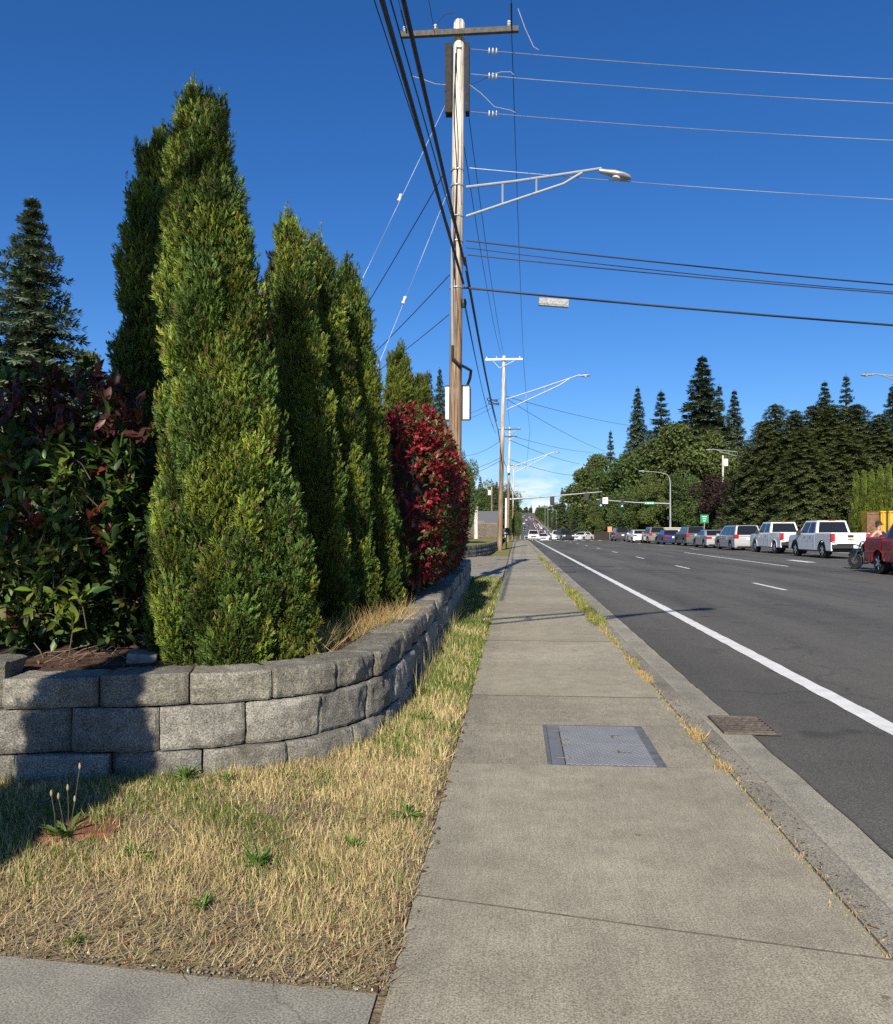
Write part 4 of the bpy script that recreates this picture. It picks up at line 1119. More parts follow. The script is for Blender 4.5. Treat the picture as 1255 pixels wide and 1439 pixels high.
def tree_proto(key, V, T, C, h, tr, mat, spread=0.0, limbs=0):
    c = mesh_np('crown', V, T, M[mat], C); c.hide_render = False
    m = MB(); m.tube([(0, 0, -0.5), (0.05, 0.02, h * 0.35), (0, 0, h * 0.72), (0, 0, h * 0.96)], [tr, tr * 0.75, tr * 0.4, tr * 0.08], 8)
    for k in range(limbs):
        a = k * 2.4; z = h * (0.22 + 0.4 * k / max(1, limbs)); q = spread * (0.8 + 0.3 * math.sin(k * 5))
        m.tube([(0, 0, z), (math.cos(a) * q * 0.5, math.sin(a) * q * 0.5, z + h * 0.1), (math.cos(a) * q, math.sin(a) * q, z + h * 0.24)], [tr * 0.5, tr * 0.3, tr * 0.06], 6)
    t = m.build('trunk', M['bark'])
    PROTO[key] = (c.data, t.data, h)
    for o in (c, t): bpy.data.objects.remove(o)


def tree(key, name, p, h, label, cat='tree', group=None, rz=0.0, wid=1.0, zbase=None):
    cd, td, hh = PROTO[key]; s = h / hh
    t = empty(name, (p[0], p[1], p[2]), rz, label, cat, group); t.scale = (s * wid, s * wid, s)
    for nm, d in (('crown', cd), ('trunk', td)):
        o = bpy.data.objects.new(nm, d); COL.objects.link(o); o.parent = t
    return t


DKG = (0.052, 0.072, 0.034)
tree_proto('spruce', *conifer_mesh(10, 2.75, 34, 13, 5, (0.10, 0.13, 0.08), 0.16, 0.27, 0.88, ntuft=26, wide=0.36), 10, 0.16, 'needle')
tree_proto('fir_a', *conifer_mesh(24, 5.6, 34, 8, 6, (0.075, 0.098, 0.048), 0.30, 0.72, 0.95, ntuft=26), 24, 0.35, 'needle')
tree_proto('fir_b', *conifer_mesh(24, 4.8, 27, 7, 8, (0.085, 0.11, 0.058), 0.22, 0.68, 1.0, ntuft=22, wide=0.28), 24, 0.33, 'needle')
tree_proto('hemlock_a', *conifer_mesh(13, 3.9, 40, 14, 9, (0.08, 0.095, 0.034), 0.42, 0.38, 0.62, ntuft=25, start=0.01, wide=0.36), 13, 0.2, 'needle')
tree_proto('hemlock_b', *conifer_mesh(13, 3.6, 36, 14, 10, (0.086, 0.106, 0.038), 0.38, 0.38, 0.68, ntuft=25, start=0.01, wide=0.36), 13, 0.2, 'needle')
tree_proto('maple_a', *broad_mesh(16, 5.6, 24000, 21, (0.058, 0.09, 0.024), 0.42, 34, 0.06), 16, 0.3, 'leaf', 3.5, 9)
tree_proto('maple_b', *broad_mesh(16, 5.0, 22000, 22, (0.078, 0.105, 0.026), 0.42, 30, 0.08), 16, 0.3, 'leaf', 3.5, 9)
tree_proto('shade', *broad_mesh(10.2, 0.85, 9000, 31, (0.07, 0.1, 0.03), 0.14, 40, 0.38), 10.2, 0.09, 'leaf')
tree_proto('plum', *broad_mesh(9, 3.3, 9000, 23, (0.028, 0.015, 0.012), 0.3, 22, 0.12), 9, 0.2, 'leaf', 2.0, 7)
V, T, C = cedar(5.5, px_scale(PA, 1.0), 3.3, 130, 90, 0.16, (0.15, 0.195, 0.035), (0.12, 0.165, 0.03))
tree_proto('thuja', V, T, C, 5.5, 0.08, 'leaf')


def tree_px(key, name, u, vtop, d, label, group=None, wid=1.0, zb=0.0, cat='tree'):
    p = at(u, vtop, d); zg = zp(p.y) + zb
    return tree(key, name, (p.x, p.y, zg - 0.05), p.z - zg, label, cat, group, rnd.uniform(0, 6), wid)


# blue-green spruce at the far left
tree_px('spruce', 'spruce_tree', 45, 272, 21, 'blue-green spruce rising behind the dark shrub at left', None, 1.15, ZW)
tree_px('maple_b', 'broadleaf_tree', 128, 478, 26, 'pale green tree peeping between the spruce and the dark cedar', None, 0.55, ZW)
# conifers behind the left row, near the pole
tree_px('fir_b', 'fir_tree', 604, 518, 50, 'dark fir left of the utility pole above the red shrubs', None, 0.75, ZW)
tree_px('fir_a', 'fir_tree', 618, 515, 58, 'dark fir touching the left edge of the utility pole', None, 0.75, ZW)
tree_px('fir_b', 'fir_tree', 588, 530, 60, 'dark fir hidden mostly by the cedar above the red shrubs', None, 0.7, ZW)
tree_px('maple_a', 'broadleaf_tree', 650, 625, 46, 'dark leafy tree behind the foot of the utility pole', None, 0.5, ZW)
G_DENSE = 'dense dark conifers behind the white pickups'
for (u, vt, d, k, w, lab) in [(1052, 628, 88, 'hemlock_b', 1.0, 'low dark conifer at the left end of the dense row, beside the plum tree'),
                              (1090, 566, 84, 'hemlock_a', 1.0, 'dense dark conifer behind the silver minivan'),
                              (1118, 574, 80, 'hemlock_b', 1.0, 'dense dark conifer behind the older white pickup'),
                              (1143, 568, 80, 'hemlock_a', 0.95, 'dense dark conifer between the two white pickups'),
                              (1172, 566, 78, 'hemlock_b', 1.05, 'dense dark conifer behind the cab of the newest white pickup'),
                              (1204, 566, 78, 'hemlock_a', 1.05, 'dense dark conifer behind the light green hedge columns'),
                              (1236, 580, 76, 'hemlock_b', 1.1, 'dense dark conifer above the yellow container'),
                              (1070, 590, 90, 'hemlock_a', 0.9, 'dense dark conifer left of the silver minivan'), (1130, 600, 72, 'hemlock_b', 1.1, 'dense dark conifer standing in front of the others behind the older pickup'), (1188, 596, 72, 'hemlock_a', 1.1, 'dense dark conifer standing in front of the others left of the hedge columns')]:
    tree_px(k, 'conifer_tree', u, vt, d, lab, G_DENSE, w * 1.45)
for (u, vt, d, k, w, lab) in [(896, 542, 150, 'fir_a', 0.72, 'tall narrow fir leftmost of the spires above the signal'),
                              (929, 546, 152, 'fir_b', 1.15, 'open-branched pale fir second of the spires above the signal'),
                              (987, 498, 150, 'fir_a', 1.2, 'tallest fir above the dark trees behind the queue'),
                              (1011, 538, 156, 'fir_b', 0.85, 'fir spire just right of the tallest fir'),
                              (1032, 546, 152, 'fir_a', 0.8, 'fir spire left of the gap before the dense conifers'),
                              (858, 603, 170, 'fir_b', 0.7, 'short flat-topped fir left of the spires'),
                              (1159, 534, 120, 'fir_a', 0.9, 'fir spire rising above the dense conifers behind the pickups'),
                              (1189, 524, 118, 'fir_b', 0.9, 'slim fir spire above the dense conifers, right of another spire'),
                              (1254, 540, 105, 'fir_a', 0.9, 'fir spire at the right edge above the container')]:
    tree_px(k, 'fir_tree', u, vt, d, lab, 'fir spires behind the road', w * 1.35)
for (u, vt, d, k, w, lab) in [(833, 634, 165, 'maple_b', 1.0, 'light green tree at the left end of the right-hand wood'),
                              (868, 640, 150, 'maple_a', 1.0, 'dark leafy tree behind the dark vehicle at the head of the queue'),
                              (905, 618, 142, 'maple_a', 1.1, 'broad tree behind the signal arm'),
                              (955, 590, 135, 'maple_b', 1.15, 'tall leafy tree below the tallest fir'),
                              (915, 660, 126, 'maple_b', 0.85, 'green leafy tree left of the signal pole'),
                              (962, 655, 122, 'maple_a', 0.9, 'green leafy tree just right of the signal pole'),
                              (1012, 600, 132, 'maple_b', 1.05, 'light leafy tree under the right-hand fir spires'),
                              (880, 680, 128, 'maple_a', 1.0, 'low dark tree behind the white sedan at the head of the queue'),
                              (838, 700, 140, 'maple_b', 0.75, 'small bright green tree beside the orange board')]:
    tree_px(k, 'broadleaf_tree', u, vt, d, lab, 'leafy trees behind the signal', w)
tree_px('plum', 'plum_tree', 1003, 660, 108, 'dark purple-leaved tree behind the grey sedan', None, 1.0)
tree_px('plum', 'plum_tree', 1024, 672, 104, 'purple-leaved tree half hidden by the first dense conifer', None, 0.9)
for i, (u, vt) in enumerate([(1203, 664), (1214, 663), (1225, 662), (1237, 656), (1249, 654), (1262, 652), (1275, 652)]):
    tree_px('thuja', 'cedar_column', u, vt, 64 - i * 0.4, 'light green cedar column in the hedge left of and behind the yellow container', 'light green cedar hedge', 0.66, cat='tree')

# woods lining the far road (each tree its own object)
far = []
for i in range(30):
    y_ = 180 + 1.9 * i ** 1.9; far.append((rnd.uniform(25, 34) + xs(y_), y_, rnd.uniform(11, 20))); far.append((rnd.uniform(23.5, 27) + xs(y_), y_ + 12, rnd.uniform(6, 12)))
for i in range(16):
    y_ = 230 + 60 * i; far.append((rnd.uniform(45, 75) + xs(y_), y_, rnd.uniform(18, 30)))
for i in range(30):
    y_ = 150 + 2.0 * i ** 1.9; far.append((-rnd.uniform(4, 14) - 0.006 * y_ + xs(y_), y_, rnd.uniform(9, 17) if y_ > 240 else rnd.uniform(5.5, 8.5)))
for i in range(12):
    y_ = 260 + 80 * i; far.append((-rnd.uniform(16, 40) + xs(y_), y_, rnd.uniform(14, 26)))
for i in range(16):
    far.append((rnd.uniform(-120, 150), rnd.uniform(2020, 2200), rnd.uniform(14, 24)))
for i in range(34):
    far.append((rnd.uniform(-60, 95), rnd.uniform(2240, 2330), rnd.uniform(14, 24)))
for i, (x, y_, hh) in enumerate(far):
    k = rnd.choice(['fir_a', 'fir_b', 'maple_a', 'maple_a', 'maple_b', 'hemlock_a'])
    con = k in ('fir_a', 'fir_b', 'hemlock_a')
    tree(k, 'fir_tree' if con else 'broadleaf_tree', (x, y_, zp(y_) - 0.3), hh,
         ('distant dark conifer' if con else 'distant leafy tree') + ' in the woods lining the far road', 'tree', 'trees lining the far road', rnd.uniform(0, 6), rnd.uniform(0.85, 1.2))
for (u, vt, d, k, w, lab) in [(790, 684, 260, 'fir_a', 0.9, 'lone dark fir beyond the right side of the dip'), (683, 672, 125, 'maple_a', 0.75, 'dark tree behind the grey-roofed house at left'),
                              (698, 676, 140, 'fir_a', 1.3, 'dark conifer just left of the second utility pole'), (716, 678, 160, 'maple_a', 0.6, 'dark tree right of the second utility pole'),
                              (675, 668, 150, 'fir_b', 1.2, 'dark conifer seen past the end of the red shrubs'), (727, 716, 112, 'maple_b', 0.22, 'low green bush by the mast arm pole at left')]:
    tree_px(k, 'roadside_tree', u, vt, d, lab, None, w)
# offscreen cedar behind the camera at left whose shade falls on the shrub and wall
tree('thuja', 'shade_cedar', (-2.60, 0.95, 0), 3.7, 'taller slim cedar beside the photographer, casting shade on the left shrub', 'tree', None, 2.0, 0.72)
tree('thuja', 'shade_cedar', (-2.42, 0.9, 0), 2.9, 'slim cedar standing beside the photographer, casting shade on the wall', 'tree', None, 0.4, 1.0)
tree('thuja', 'shade_cedar', (-2.5, 0.35, 0), 2.3, 'short cedar beside the photographer, casting shade on the left lawn', 'tree', None, 1.4, 1.5)
tree('shade', 'broadleaf_tree', (-3.5, -1.0, 0), 10.2, 'tall tree behind the photographer at left, shading the left shrub', 'tree')


# ------------------------------------------------------------------ utility poles, arms and wires
def pole_parts(t, h, rb, rt, lean=0.0):
    m = MB(); m.tube([(lean * f, 0, -1.0 + (h + 1.0) * f) for f in (0, 0.2, 0.4, 0.6, 0.8, 0.995, 1.0)], [rb, rb * 0.97, rb * 0.9, rb * 0.82, rt * 1.05, rt, rt * 0.8], 16)
    return m.build('shaft', M['pole'], t, smooth=40)


def crossarm(t, z, L_, y=-0.16, x=0.0, mat='greytimber', brace=True):
    m = MB(); m.box((x, y, z), (L_, 0.1, 0.12)); a = m.build('crossarm', M[mat], t, bevel=0.008)
    for q in (-1, 1) if brace else ():
        b = MB(); b.bar((x + q * L_ * 0.3, y, z - 0.06), (0, y + 0.02, z - 0.55), 0.03); b.build('brace', M['galv'], a)
    for q in (-0.46, -0.2, 0.42):
        b = MB(); b.lathe([(0.012, 0.06), (0.03, 0.07), (0.055, 0.1), (0.03, 0.13), (0.05, 0.15), (0.03, 0.19), (0.01, 0.2)], (x + q * L_, y, z), 'Z', 10); b.build('insulator', M['porcelain'], a)
    return a


def lamp_arm(t, p0, p1, tip, head_dir=(1, 0, 0), r=0.035):
    """truss arm: upper and lower tubes meeting towards the tip, struts between, cobra head at the end"""
    p0, p1, tip = Vector(p0), Vector(p1), Vector(tip); m = MB()
    up = [p0, p0.lerp(tip, 0.35), p0.lerp(tip, 0.7) + Vector((0, 0, 0.03)), tip + Vector((0, 0, 0.06)), tip]
    lo = [p1, p1.lerp(tip, 0.35), p1.lerp(tip, 0.72) + Vector((0, 0, 0.0)), p0.lerp(tip, 0.86) + Vector((0, 0, 0.02))]
    m.tube(up, r, 8); m.tube(lo, r * 0.9, 8)
    for f, f2 in ((0.27, 0.27), (0.52, 0.52)):
        m.tube([p0.lerp(tip, f), p1.lerp(tip, f2)], r * 0.7, 6)
    a = m.build('lamp_arm', M['galv'], t, smooth=40)
    d = Vector(head_dir).normalized(); hmb = MB()
    Rm = d.to_track_quat('Y', 'Z').to_matrix().to_4x4(); hmb.T = Matrix.Translation(tip) @ Rm
    sect = [(-0.05, 0.04, 0.04), (0.08, 0.07, 0.05), (0.3, 0.14, 0.075), (0.5, 0.15, 0.07), (0.62, 0.11, 0.05), (0.68, 0.03, 0.02)]
    vs = []; n = 12
    for yv, w, hh in sect:
        for k in range(n):
            q = 2 * PI * k / n; vs.append((math.cos(q) * w, yv, math.sin(q) * hh + (0.01 if math.sin(q) > 0 else 0)))
    hmb.add(vs, [(i * n + k, i * n + (k + 1) % n, (i + 1) * n + (k + 1) % n, (i + 1) * n + k) for i in range(len(sect) - 1) for k in range(n)] + [tuple(range(n)), tuple(range((len(sect) - 1) * n, len(sect) * n))])
    ho = hmb.build('lamp_head', M['galv'], a, smooth=50)
    l_ = MB(); l_.T = hmb.T; l_.lathe([(0.11, -0.03), (0.1, -0.085), (0.05, -0.11), (0.01, -0.115)], (0, 0.36, 0), 'Z', 12); l_.build('lens', M['porcelain'], ho)
    e_ = MB(); e_.T = hmb.T; e_.lathe([(0.03, 0.07), (0.03, 0.12), (0.02, 0.13)], (0, 0.36, 0), 'Z', 8); e_.build('photocell', M['black'], ho)
    return a


D1 = 18.3
b1 = at(637, 745, D1); T1 = at(645.5, 30, D1)
P1 = empty('utility_pole', (b1.x, b1.y, ZW), 0, 'nearest tall wooden utility pole with crossarm, street lamp and grey cabinets', 'pole', 'wooden utility poles along the left side')
L1 = lambda u, v, d=D1: at(u, v, d) - Vector((b1.x, b1.y, ZW))
h1 = T1.z - ZW; lean1 = T1.x - b1.x
pole_parts(P1, h1, 0.155, 0.125, lean1)
ca = L1(646, 53); crossarm(P1, ca.z, 2.6, -0.19, ca.x, 'greytimber', False)
m = MB(); m.box((ca.x, -0.13, ca.z), (0.22, 0.2, 0.1)); m.box((ca.x, -0.14, ca.z - 0.28), (0.1, 0.05, 0.05)); m.build('bracket', M['white'], P1, bevel=0.01)
for u, tw_ in ((630.5, 0.15), (656.6, 0.09)):
    a, b = L1(u, 63), L1(u, 160); m = MB()
    for yy_ in (-0.05, 0.12): m.box(((a.x + b.x) / 2, yy_, (a.z + b.z) / 2), (tw_, 0.09, a.z - b.z))
    m.box(((a.x + b.x) / 2, 0.03, a.z - 0.2), (0.06, 0.1, 0.06)); m.box(((a.x + b.x) / 2, 0.03, b.z + 0.2), (0.06, 0.1, 0.06)); m.build('side_timber', M['timber'], P1, bevel=0.006)
# conduit and cables on the shaft
m = MB(); m.tube([L1(636.5, 300) + Vector((0, -0.17, 0)), L1(636, 400) + Vector((0, -0.17, 0)), L1(637, 490) + Vector((0, -0.165, 0))], 0.032, 8); m.build('conduit', M['galv'], P1, smooth=40)
m = MB(); m.tube([L1(637, 488) + Vector((0, -0.17, 0)), L1(637, 505) + Vector((0, -0.2, 0)), L1(645, 514) + Vector((0, -0.2, 0)), L1(655, 518) + Vector((0, -0.12, 0)), L1(662, 521) + Vector((0, 0.0, 0)), L1(660, 530) + Vector((0, 0.15, 0)), L1(655, 541) + Vector((0, 0.26, 0))], 0.032, 8); m.build('cable_loop', M['black'], P1, smooth=40)
for k in range(5):
    pts = []; u = 641 + k * 1.4
    for v in range(70 + 10 * k, 400 - 25 * k, 18): pts.append(L1(u + 2.2 * math.sin(v * 0.03 + k * 1.3), v) + Vector((0, -0.155 + 0.015 * k, 0)))
    m = MB(); m.tube(pts, 0.011, 5); m.build('down_cable', M['wire'], P1)
m = MB(); c0, c1 = L1(642, 541), L1(642, 588); m.box((c0.x, 0.30, (c0.z + c1.z) / 2), (0.54, 0.26, c0.z - c1.z)); cab = m.build('cabinet', M['cabinet'], P1, bevel=0.012)
m = MB(); m.box((c0.x, 0.30, c0.z + 0.012), (0.56, 0.28, 0.03)); m.box((c0.x + 0.282, 0.3, (c0.z + c1.z) / 2), (0.02, 0.24, (c0.z - c1.z) * 0.95)); m.build('cabinet_lid', M['black'], cab, bevel=0.004)
m = MB(); m.lathe([(0.02, -0.1), (0.05, -0.09), (0.07, 0), (0.05, 0.09), (0.02, 0.1)], L1(652, 428) + Vector((0, -0.1, 0)), 'Z', 10); m.build('cable_coil', M['wire'], P1)
m = MB()
for v in (240, 262, 305, 340, 405):
    q = L1(641 + 0.01 * (400 - v), v); m.lathe([(0.15, -0.02), (0.155, -0.01), (0.155, 0.01), (0.15, 0.02)], q, 'Z', 14)
m.build('pole_band', M['galv'], P1)
p0, p1_, tp = L1(655, 263), L1(655, 304), L1(845, 240.5)
lamp_arm(P1, p0, p1_, tp, (1, 0.02, -0.28), 0.032)
# poles farther along
def far_pole(u, vt, d, ub, zb, ztop_frac, name_label, armv, tipuv, lamp=True, seed=0, arms=((0.02, 2.4),)):
    b = at(ub, VH, d); tp = at(u, vt, d)
    t = empty('utility_pole', (b.x, b.y, zb), 0, name_label, 'pole', 'wooden utility poles along the left side')
    h_ = tp.z - zb; pole_parts(t, h_, 0.16, 0.11, tp.x - b.x)
    for dz, L_ in arms: crossarm(t, h_ - dz - 0.25, L_, -0.16, (tp.x - b.x) * 0.97, 'white' if seed == 1 else 'greytimber')
    o_ = Vector((b.x, b.y, zb))
    if lamp: lamp_arm(t, at(u + 3, armv[0], d) - o_, at(u + 3, armv[1], d) - o_, at(*tipuv, d) - o_, (1, 0, 0.02), 0.04)
    if seed in (1, 2):
        m = MB(); m.lathe([(0.03, -0.4), (0.2, -0.38), (0.22, 0), (0.2, 0.38), (0.06, 0.42)], (0.1, -0.34, h_ * 0.62), 'Z', 14)
        if seed == 2: m.build('transformer', M['cabinet'], t, smooth=40)
    return t


D2, D3, D4 = 53.5, 90.0, 117.0
far_pole(708.5, 500, D2, 702, 0.6, 0, 'second wooden utility pole, brown below and pale above, with a street lamp arm', (561, 576), (815, 528), True, 1)
far_pole(716.5, 600, D3, 713, 0.3, 0, 'third wooden utility pole, just right of the second', (656, 666), (778, 636), True, 2, ((0.02, 2.4), (0.8, 1.6)))
far_pole(722, 652, 150, 720, -0.5, 0, 'fourth utility pole, small beyond the crossing', (697, 703), (733, 691), True, 3)
far_pole(725, 682, 330, 724, -6, 0, 'fifth utility pole, tiny far down the dip', (0, 0), (0, 0), False, 3)
p_ = at(691, 684, 112); t = empty('service_pole', (p_.x, p_.y, 0.5), 0, 'thin pale service pole with a small transformer behind the grey roof', 'pole')
m = MB(); m.tube([(0, 0, -0.5), (0, 0, p_.z - 0.5)], [0.14, 0.1], 10); m.build('shaft', M['pole'], t); m = MB(); m.lathe([(0.1, -0.35), (0.22, -0.33), (0.22, 0.33), (0.1, 0.36)], (-0.3, 0, p_.z - 1.3), 'Z', 12); m.build('transformer', M['cabinet'], t)
# pole on the right verge, off to the side, that receives the wires crossing the road
RPX = Vector((31.0, 21.6, 0)); t = empty('utility_pole', (31, 21.6, 0), 0, 'wooden pole across the road taking the crossing wires', 'pole', 'wooden utility poles')
pole_parts(t, 12.5, 0.16, 0.12); crossarm(t, 11.2, 2.4)
BP = Vector((b1.x, -26.0, ZW)); t = empty('utility_pole', BP, 0, 'wooden pole behind the photographer holding the overhead cables', 'pole', 'wooden utility poles'); pole_parts(t, 12.6, 0.16, 0.12); crossarm(t, 12.1, 2.6)
# street lamp beside the photographer whose truss arm throws the shadow band across the sidewalk
ct = 1 / math.tan(EL); sh = Vector((math.sin(AZ), math.cos(AZ)))
tipS, midS = g(965, 858, ZR), g(700, 888)
zt = 8.6; tipW = Vector((tipS.x - sh.x * ct * (zt - ZR), tipS.y - sh.y * ct * (zt - ZR), zt)); zb_ = 8.1
rootW = Vector((midS.x - 2.6 - sh.x * ct * zb_, midS.y - 0.55 - sh.y * ct * zb_, zb_)); root2 = rootW - Vector((0, 0, 0.75))
t = empty('street_lamp', (rootW.x, rootW.y, 0), 0, 'street lamp pole beside the photographer whose arm shades the sidewalk', 'street lamp'); o_ = Vector((rootW.x, rootW.y, 0))
m = MB(); m.tube([(0, 0, -0.5), (0, 0, zt)], [0.13, 0.1], 12); m.build('shaft', M['galv'], t, smooth=40); lamp_arm(t, rootW - o_, root2 - o_, tipW - o_, tipW - rootW, 0.05)


def wire(a, b, sag, r, name, label, cat='wire', group=None, mat='wire', n=24):
    a, b = Vector(a), Vector(b); m = MB(); pts = []
    for i in range(n + 1):
        f = i / n; p = a.lerp(b, f); p.z -= sag * 4 * f * (1 - f); pts.append(p)
    m.tube(pts, r, 6); return tag(m.build(name, M[mat], smooth=60), label, cat, group)


GX = 'pale wires crossing high above the road'
for i, (v0, v1, u0) in enumerate([(69, 98, 662), (104, 132, 662), (157, 184, 662), (236, 267, 660)]):
    a = at(u0, v0, D1); s_ = (v1 - v0) / (1255 - u0); b = Vector((31, 21.6, at(2590, v0 + s_ * (2590 - u0), Vector((31, 21.6, 0)).dot(FW)).z + 0.8))
    wire(a, b, 0.55, 0.0078, 'power_line', ['topmost', 'second', 'third', 'lowest'][i] + ' of the four pale wires strung across the road from the nearest pole', 'wire', GX, 'alu')
    # dead-end insulator on each
    q = at(693 if i != 3 else 690, v0 + s_ * 30 + (2 if i != 3 else 2), D1 - 0.02); dirv = (b - a).normalized(); m = MB(); m.T = Matrix.Translation(q) @ dirv.to_track_quat('Z', 'Y').to_matrix().to_4x4()
    if i != 3:
        for k in range(3): m.lathe([(0.02, -0.02), (0.075, -0.01), (0.075, 0.01), (0.02, 0.03)], (0, 0, -0.09 + 0.08 * k), 'Z', 10)
        tag(m.build('insulator', M['porcelain'], smooth=40), 'dead-end insulator on the ' + ['topmost', 'second', 'third'][i] + ' pale crossing wire beside the pole', 'insulator', 'dead-end insulators')
for (v0, v1, u0, r, lab, sg) in [(338, 385, 655, 0.016, 'upper black cable bundle crossing the road below the street lamp', 0.5), (348, 382, 655, 0.010, 'thin black cable looping close above the middle crossing cable', 0.75), (358, 403, 657, 0.013, 'middle black cable crossing the road below the street lamp', 0.4), (404, 450, 650, 0.024, 'lowest thick black cable crossing the road, with a splice case on it', 0.35)]:
    a = at(u0, v0, D1); s_ = (v1 - v0) / (1255 - u0); b = Vector((31, 21.6, at(2590, v0 + s_ * (2590 - u0), Vector((31, 21.6, 0)).dot(FW)).z + 0.55))
    wire(a, b, sg, r, 'comm_cable', lab, 'cable', 'black cables crossing the road')
q0, q1 = at(757, 423, D1 - 0.02), at(799, 426, D1 - 0.02); m = MB(); m.bar(q0, q1, 0.12, 0.14); m.bar(q0 - Vector((0, 0, 0.08)), q1 - Vector((0, 0, 0.08)), 0.10, 0.04)
tag(m.build('splice_case', plain('splice_grey', (0.28, 0.28, 0.28), 0.6, var=0.5, scale=25), bevel=0.012), 'grey splice case hanging on the lowest cable over the road', 'splice case')
# along the road, overhead towards the pole behind the camera
def along(u_top, v_at, d_end, u_end, v_end, r, lab, grp, sag=0.5, nm='comm_cable'):
    a = at(u_end, v_end, d_end)
    # the point where the wire leaves the frame at the top edge (v=0) must sit on a level run: z about a.z
    d0 = (a.z - 0.35 - H) * F / (VH - v_at); c = at(u_top, v_at, d0); s_ = (5.0 - a.y) / (c.y - a.y)
    b = a + (c - a) * s_
    wire(a, b, sag * 0.02, r, nm, lab, 'cable', grp, 'wire', 40)


along(537, 0, D1 - 0.15, 651, 398, 0.028, 'left thick black cable running overhead to the nearest pole', 'overhead cables', 0.25)
along(567, 0, D1 - 0.15, 653, 372, 0.028, 'right thick black cable running overhead past the nearest pole', 'overhead cables', 0.25)
along(549, 0, D1 - 0.15, 646, 345, 0.010, 'thin black cable between the two thick overhead cables', 'overhead cables', 0.25)
along(526, 0, D1 - 0.1, 634, 330, 0.008, 'leftmost thin cable running overhead to the nearest pole', 'overhead cables', 0.25)
for (ue, ve, ut, lab) in [(572, 47, 552, 'power line to the left insulator of the crossarm'), (611, 46, 606, 'power line to the middle insulator of the crossarm'), (719, 43, 723, 'power line to the right insulator of the crossarm')]:
    a = at(ue, ve, D1 - 0.2); wire(a, Vector((at(ut, ve, D1).x, BP.y, a.z)), 0.6, 0.007, 'power_line', lab, 'wire', 'power lines along the road')
for (u0, v0, u1, v1, r, lab, mt) in [(719, 43, 736, 510, 0.009, 'power line from the right crossarm end on to the second pole', 'wire'), (659, 165, 708, 498, 0.009, 'power line from the side timber on to the top of the second pole', 'wire'),
                                 (652, 205, 704, 498, 0.009, 'power line close to the shaft running on to the second pole', 'wire'), (653, 360, 698, 592, 0.022, 'thick cable running on from the nearest pole to the second', 'wire'),
                                 (655, 380, 700, 604, 0.022, 'lower thick cable running on from the nearest pole to the second', 'wire'), (652, 425, 697, 608, 0.010, 'thin cable below the thick ones between the first two poles', 'wire'), (654, 428, 694, 600, 0.009, 'slack thin cable sagging between the first two poles', 'wire')]:
    wire(at(u0, v0, D1), at(u1, v1, D2), 0.5 if r < 0.02 else 0.35, r, 'power_line' if r < 0.02 else 'comm_cable', lab, 'wire', 'wires between the first two poles', mt)
m = MB()
for k, (u, v) in enumerate([(690, 562), (692, 567)]):
    c = at(u + 2, v, 38); m.tube([c + Vector((math.cos(a) * 0.24, math.sin(a) * 0.12, 0.05 * math.sin(2 * a) - 0.04 * math.cos(a))) for a in [i * PI / 8 for i in range(17)]], 0.02, 6)
tag(m.build('cable_slack_coil', M['wire']), 'coil of slack black cable hanging on the span between the first two poles', 'cable coil')
for (u0, v0, u1, v1, da, db, r, lab) in [(736, 510, 745, 604, D2, D3, 0.012, 'power line between the right crossarm ends of the second and third poles'), (708, 500, 717, 600, D2, D3, 0.012, 'power line between the tops of the second and third poles'),
                                         (700, 604, 712, 655, D2, D3, 0.03, 'thick cable between the second and third poles'), (745, 604, 738, 660, D3, 150, 0.016, 'power line from the third pole on to the fourth'), (712, 655, 721, 690, D3, 150, 0.04, 'thick cable from the third pole on to the fourth')]:
    wire(at(u0, v0, da), at(u1, v1, db), 0.6, r, 'power_line', lab, 'wire', 'wires between the farther poles')
for (u0, v0, u1, v1, da, db, r, lab) in [(711, 557, 905, 600, D2, 110, 0.016, 'upper wire slanting right from the second pole to the wood'), (711, 560, 850, 634, D2, 110, 0.016, 'steep wire slanting right from the second pole to the wood'),
                                         (718, 612, 830, 636, D3, 140, 0.02, 'upper faint wire slanting right from the third pole'), (718, 619, 815, 652, D3, 140, 0.024, 'middle faint wire slanting right from the third pole'), (718, 646, 805, 668, D3, 140, 0.024, 'lower faint wire slanting right from the third pole'),
                                         (702, 560, 622, 588, D2, 60, 0.010, 'upper short wire left of the second pole'), (702, 565, 640, 590, D2, 60, 0.010, 'lower short wire left of the second pole'), (705, 618, 650, 640, D2, 70, 0.012, 'wire slanting down left from the middle of the second pole'), (705, 642, 640, 660, D2, 70, 0.012, 'upper of the close pair of wires low on the second pole, going left'), (705, 646, 640, 668, D2, 70, 0.012, 'lower of the close pair of wires low on the second pole, going left')]:
    wire(at(u0, v0, da), at(u1, v1, db), 0.3, r, 'service_wire', lab, 'wire', 'service wires from the farther poles')
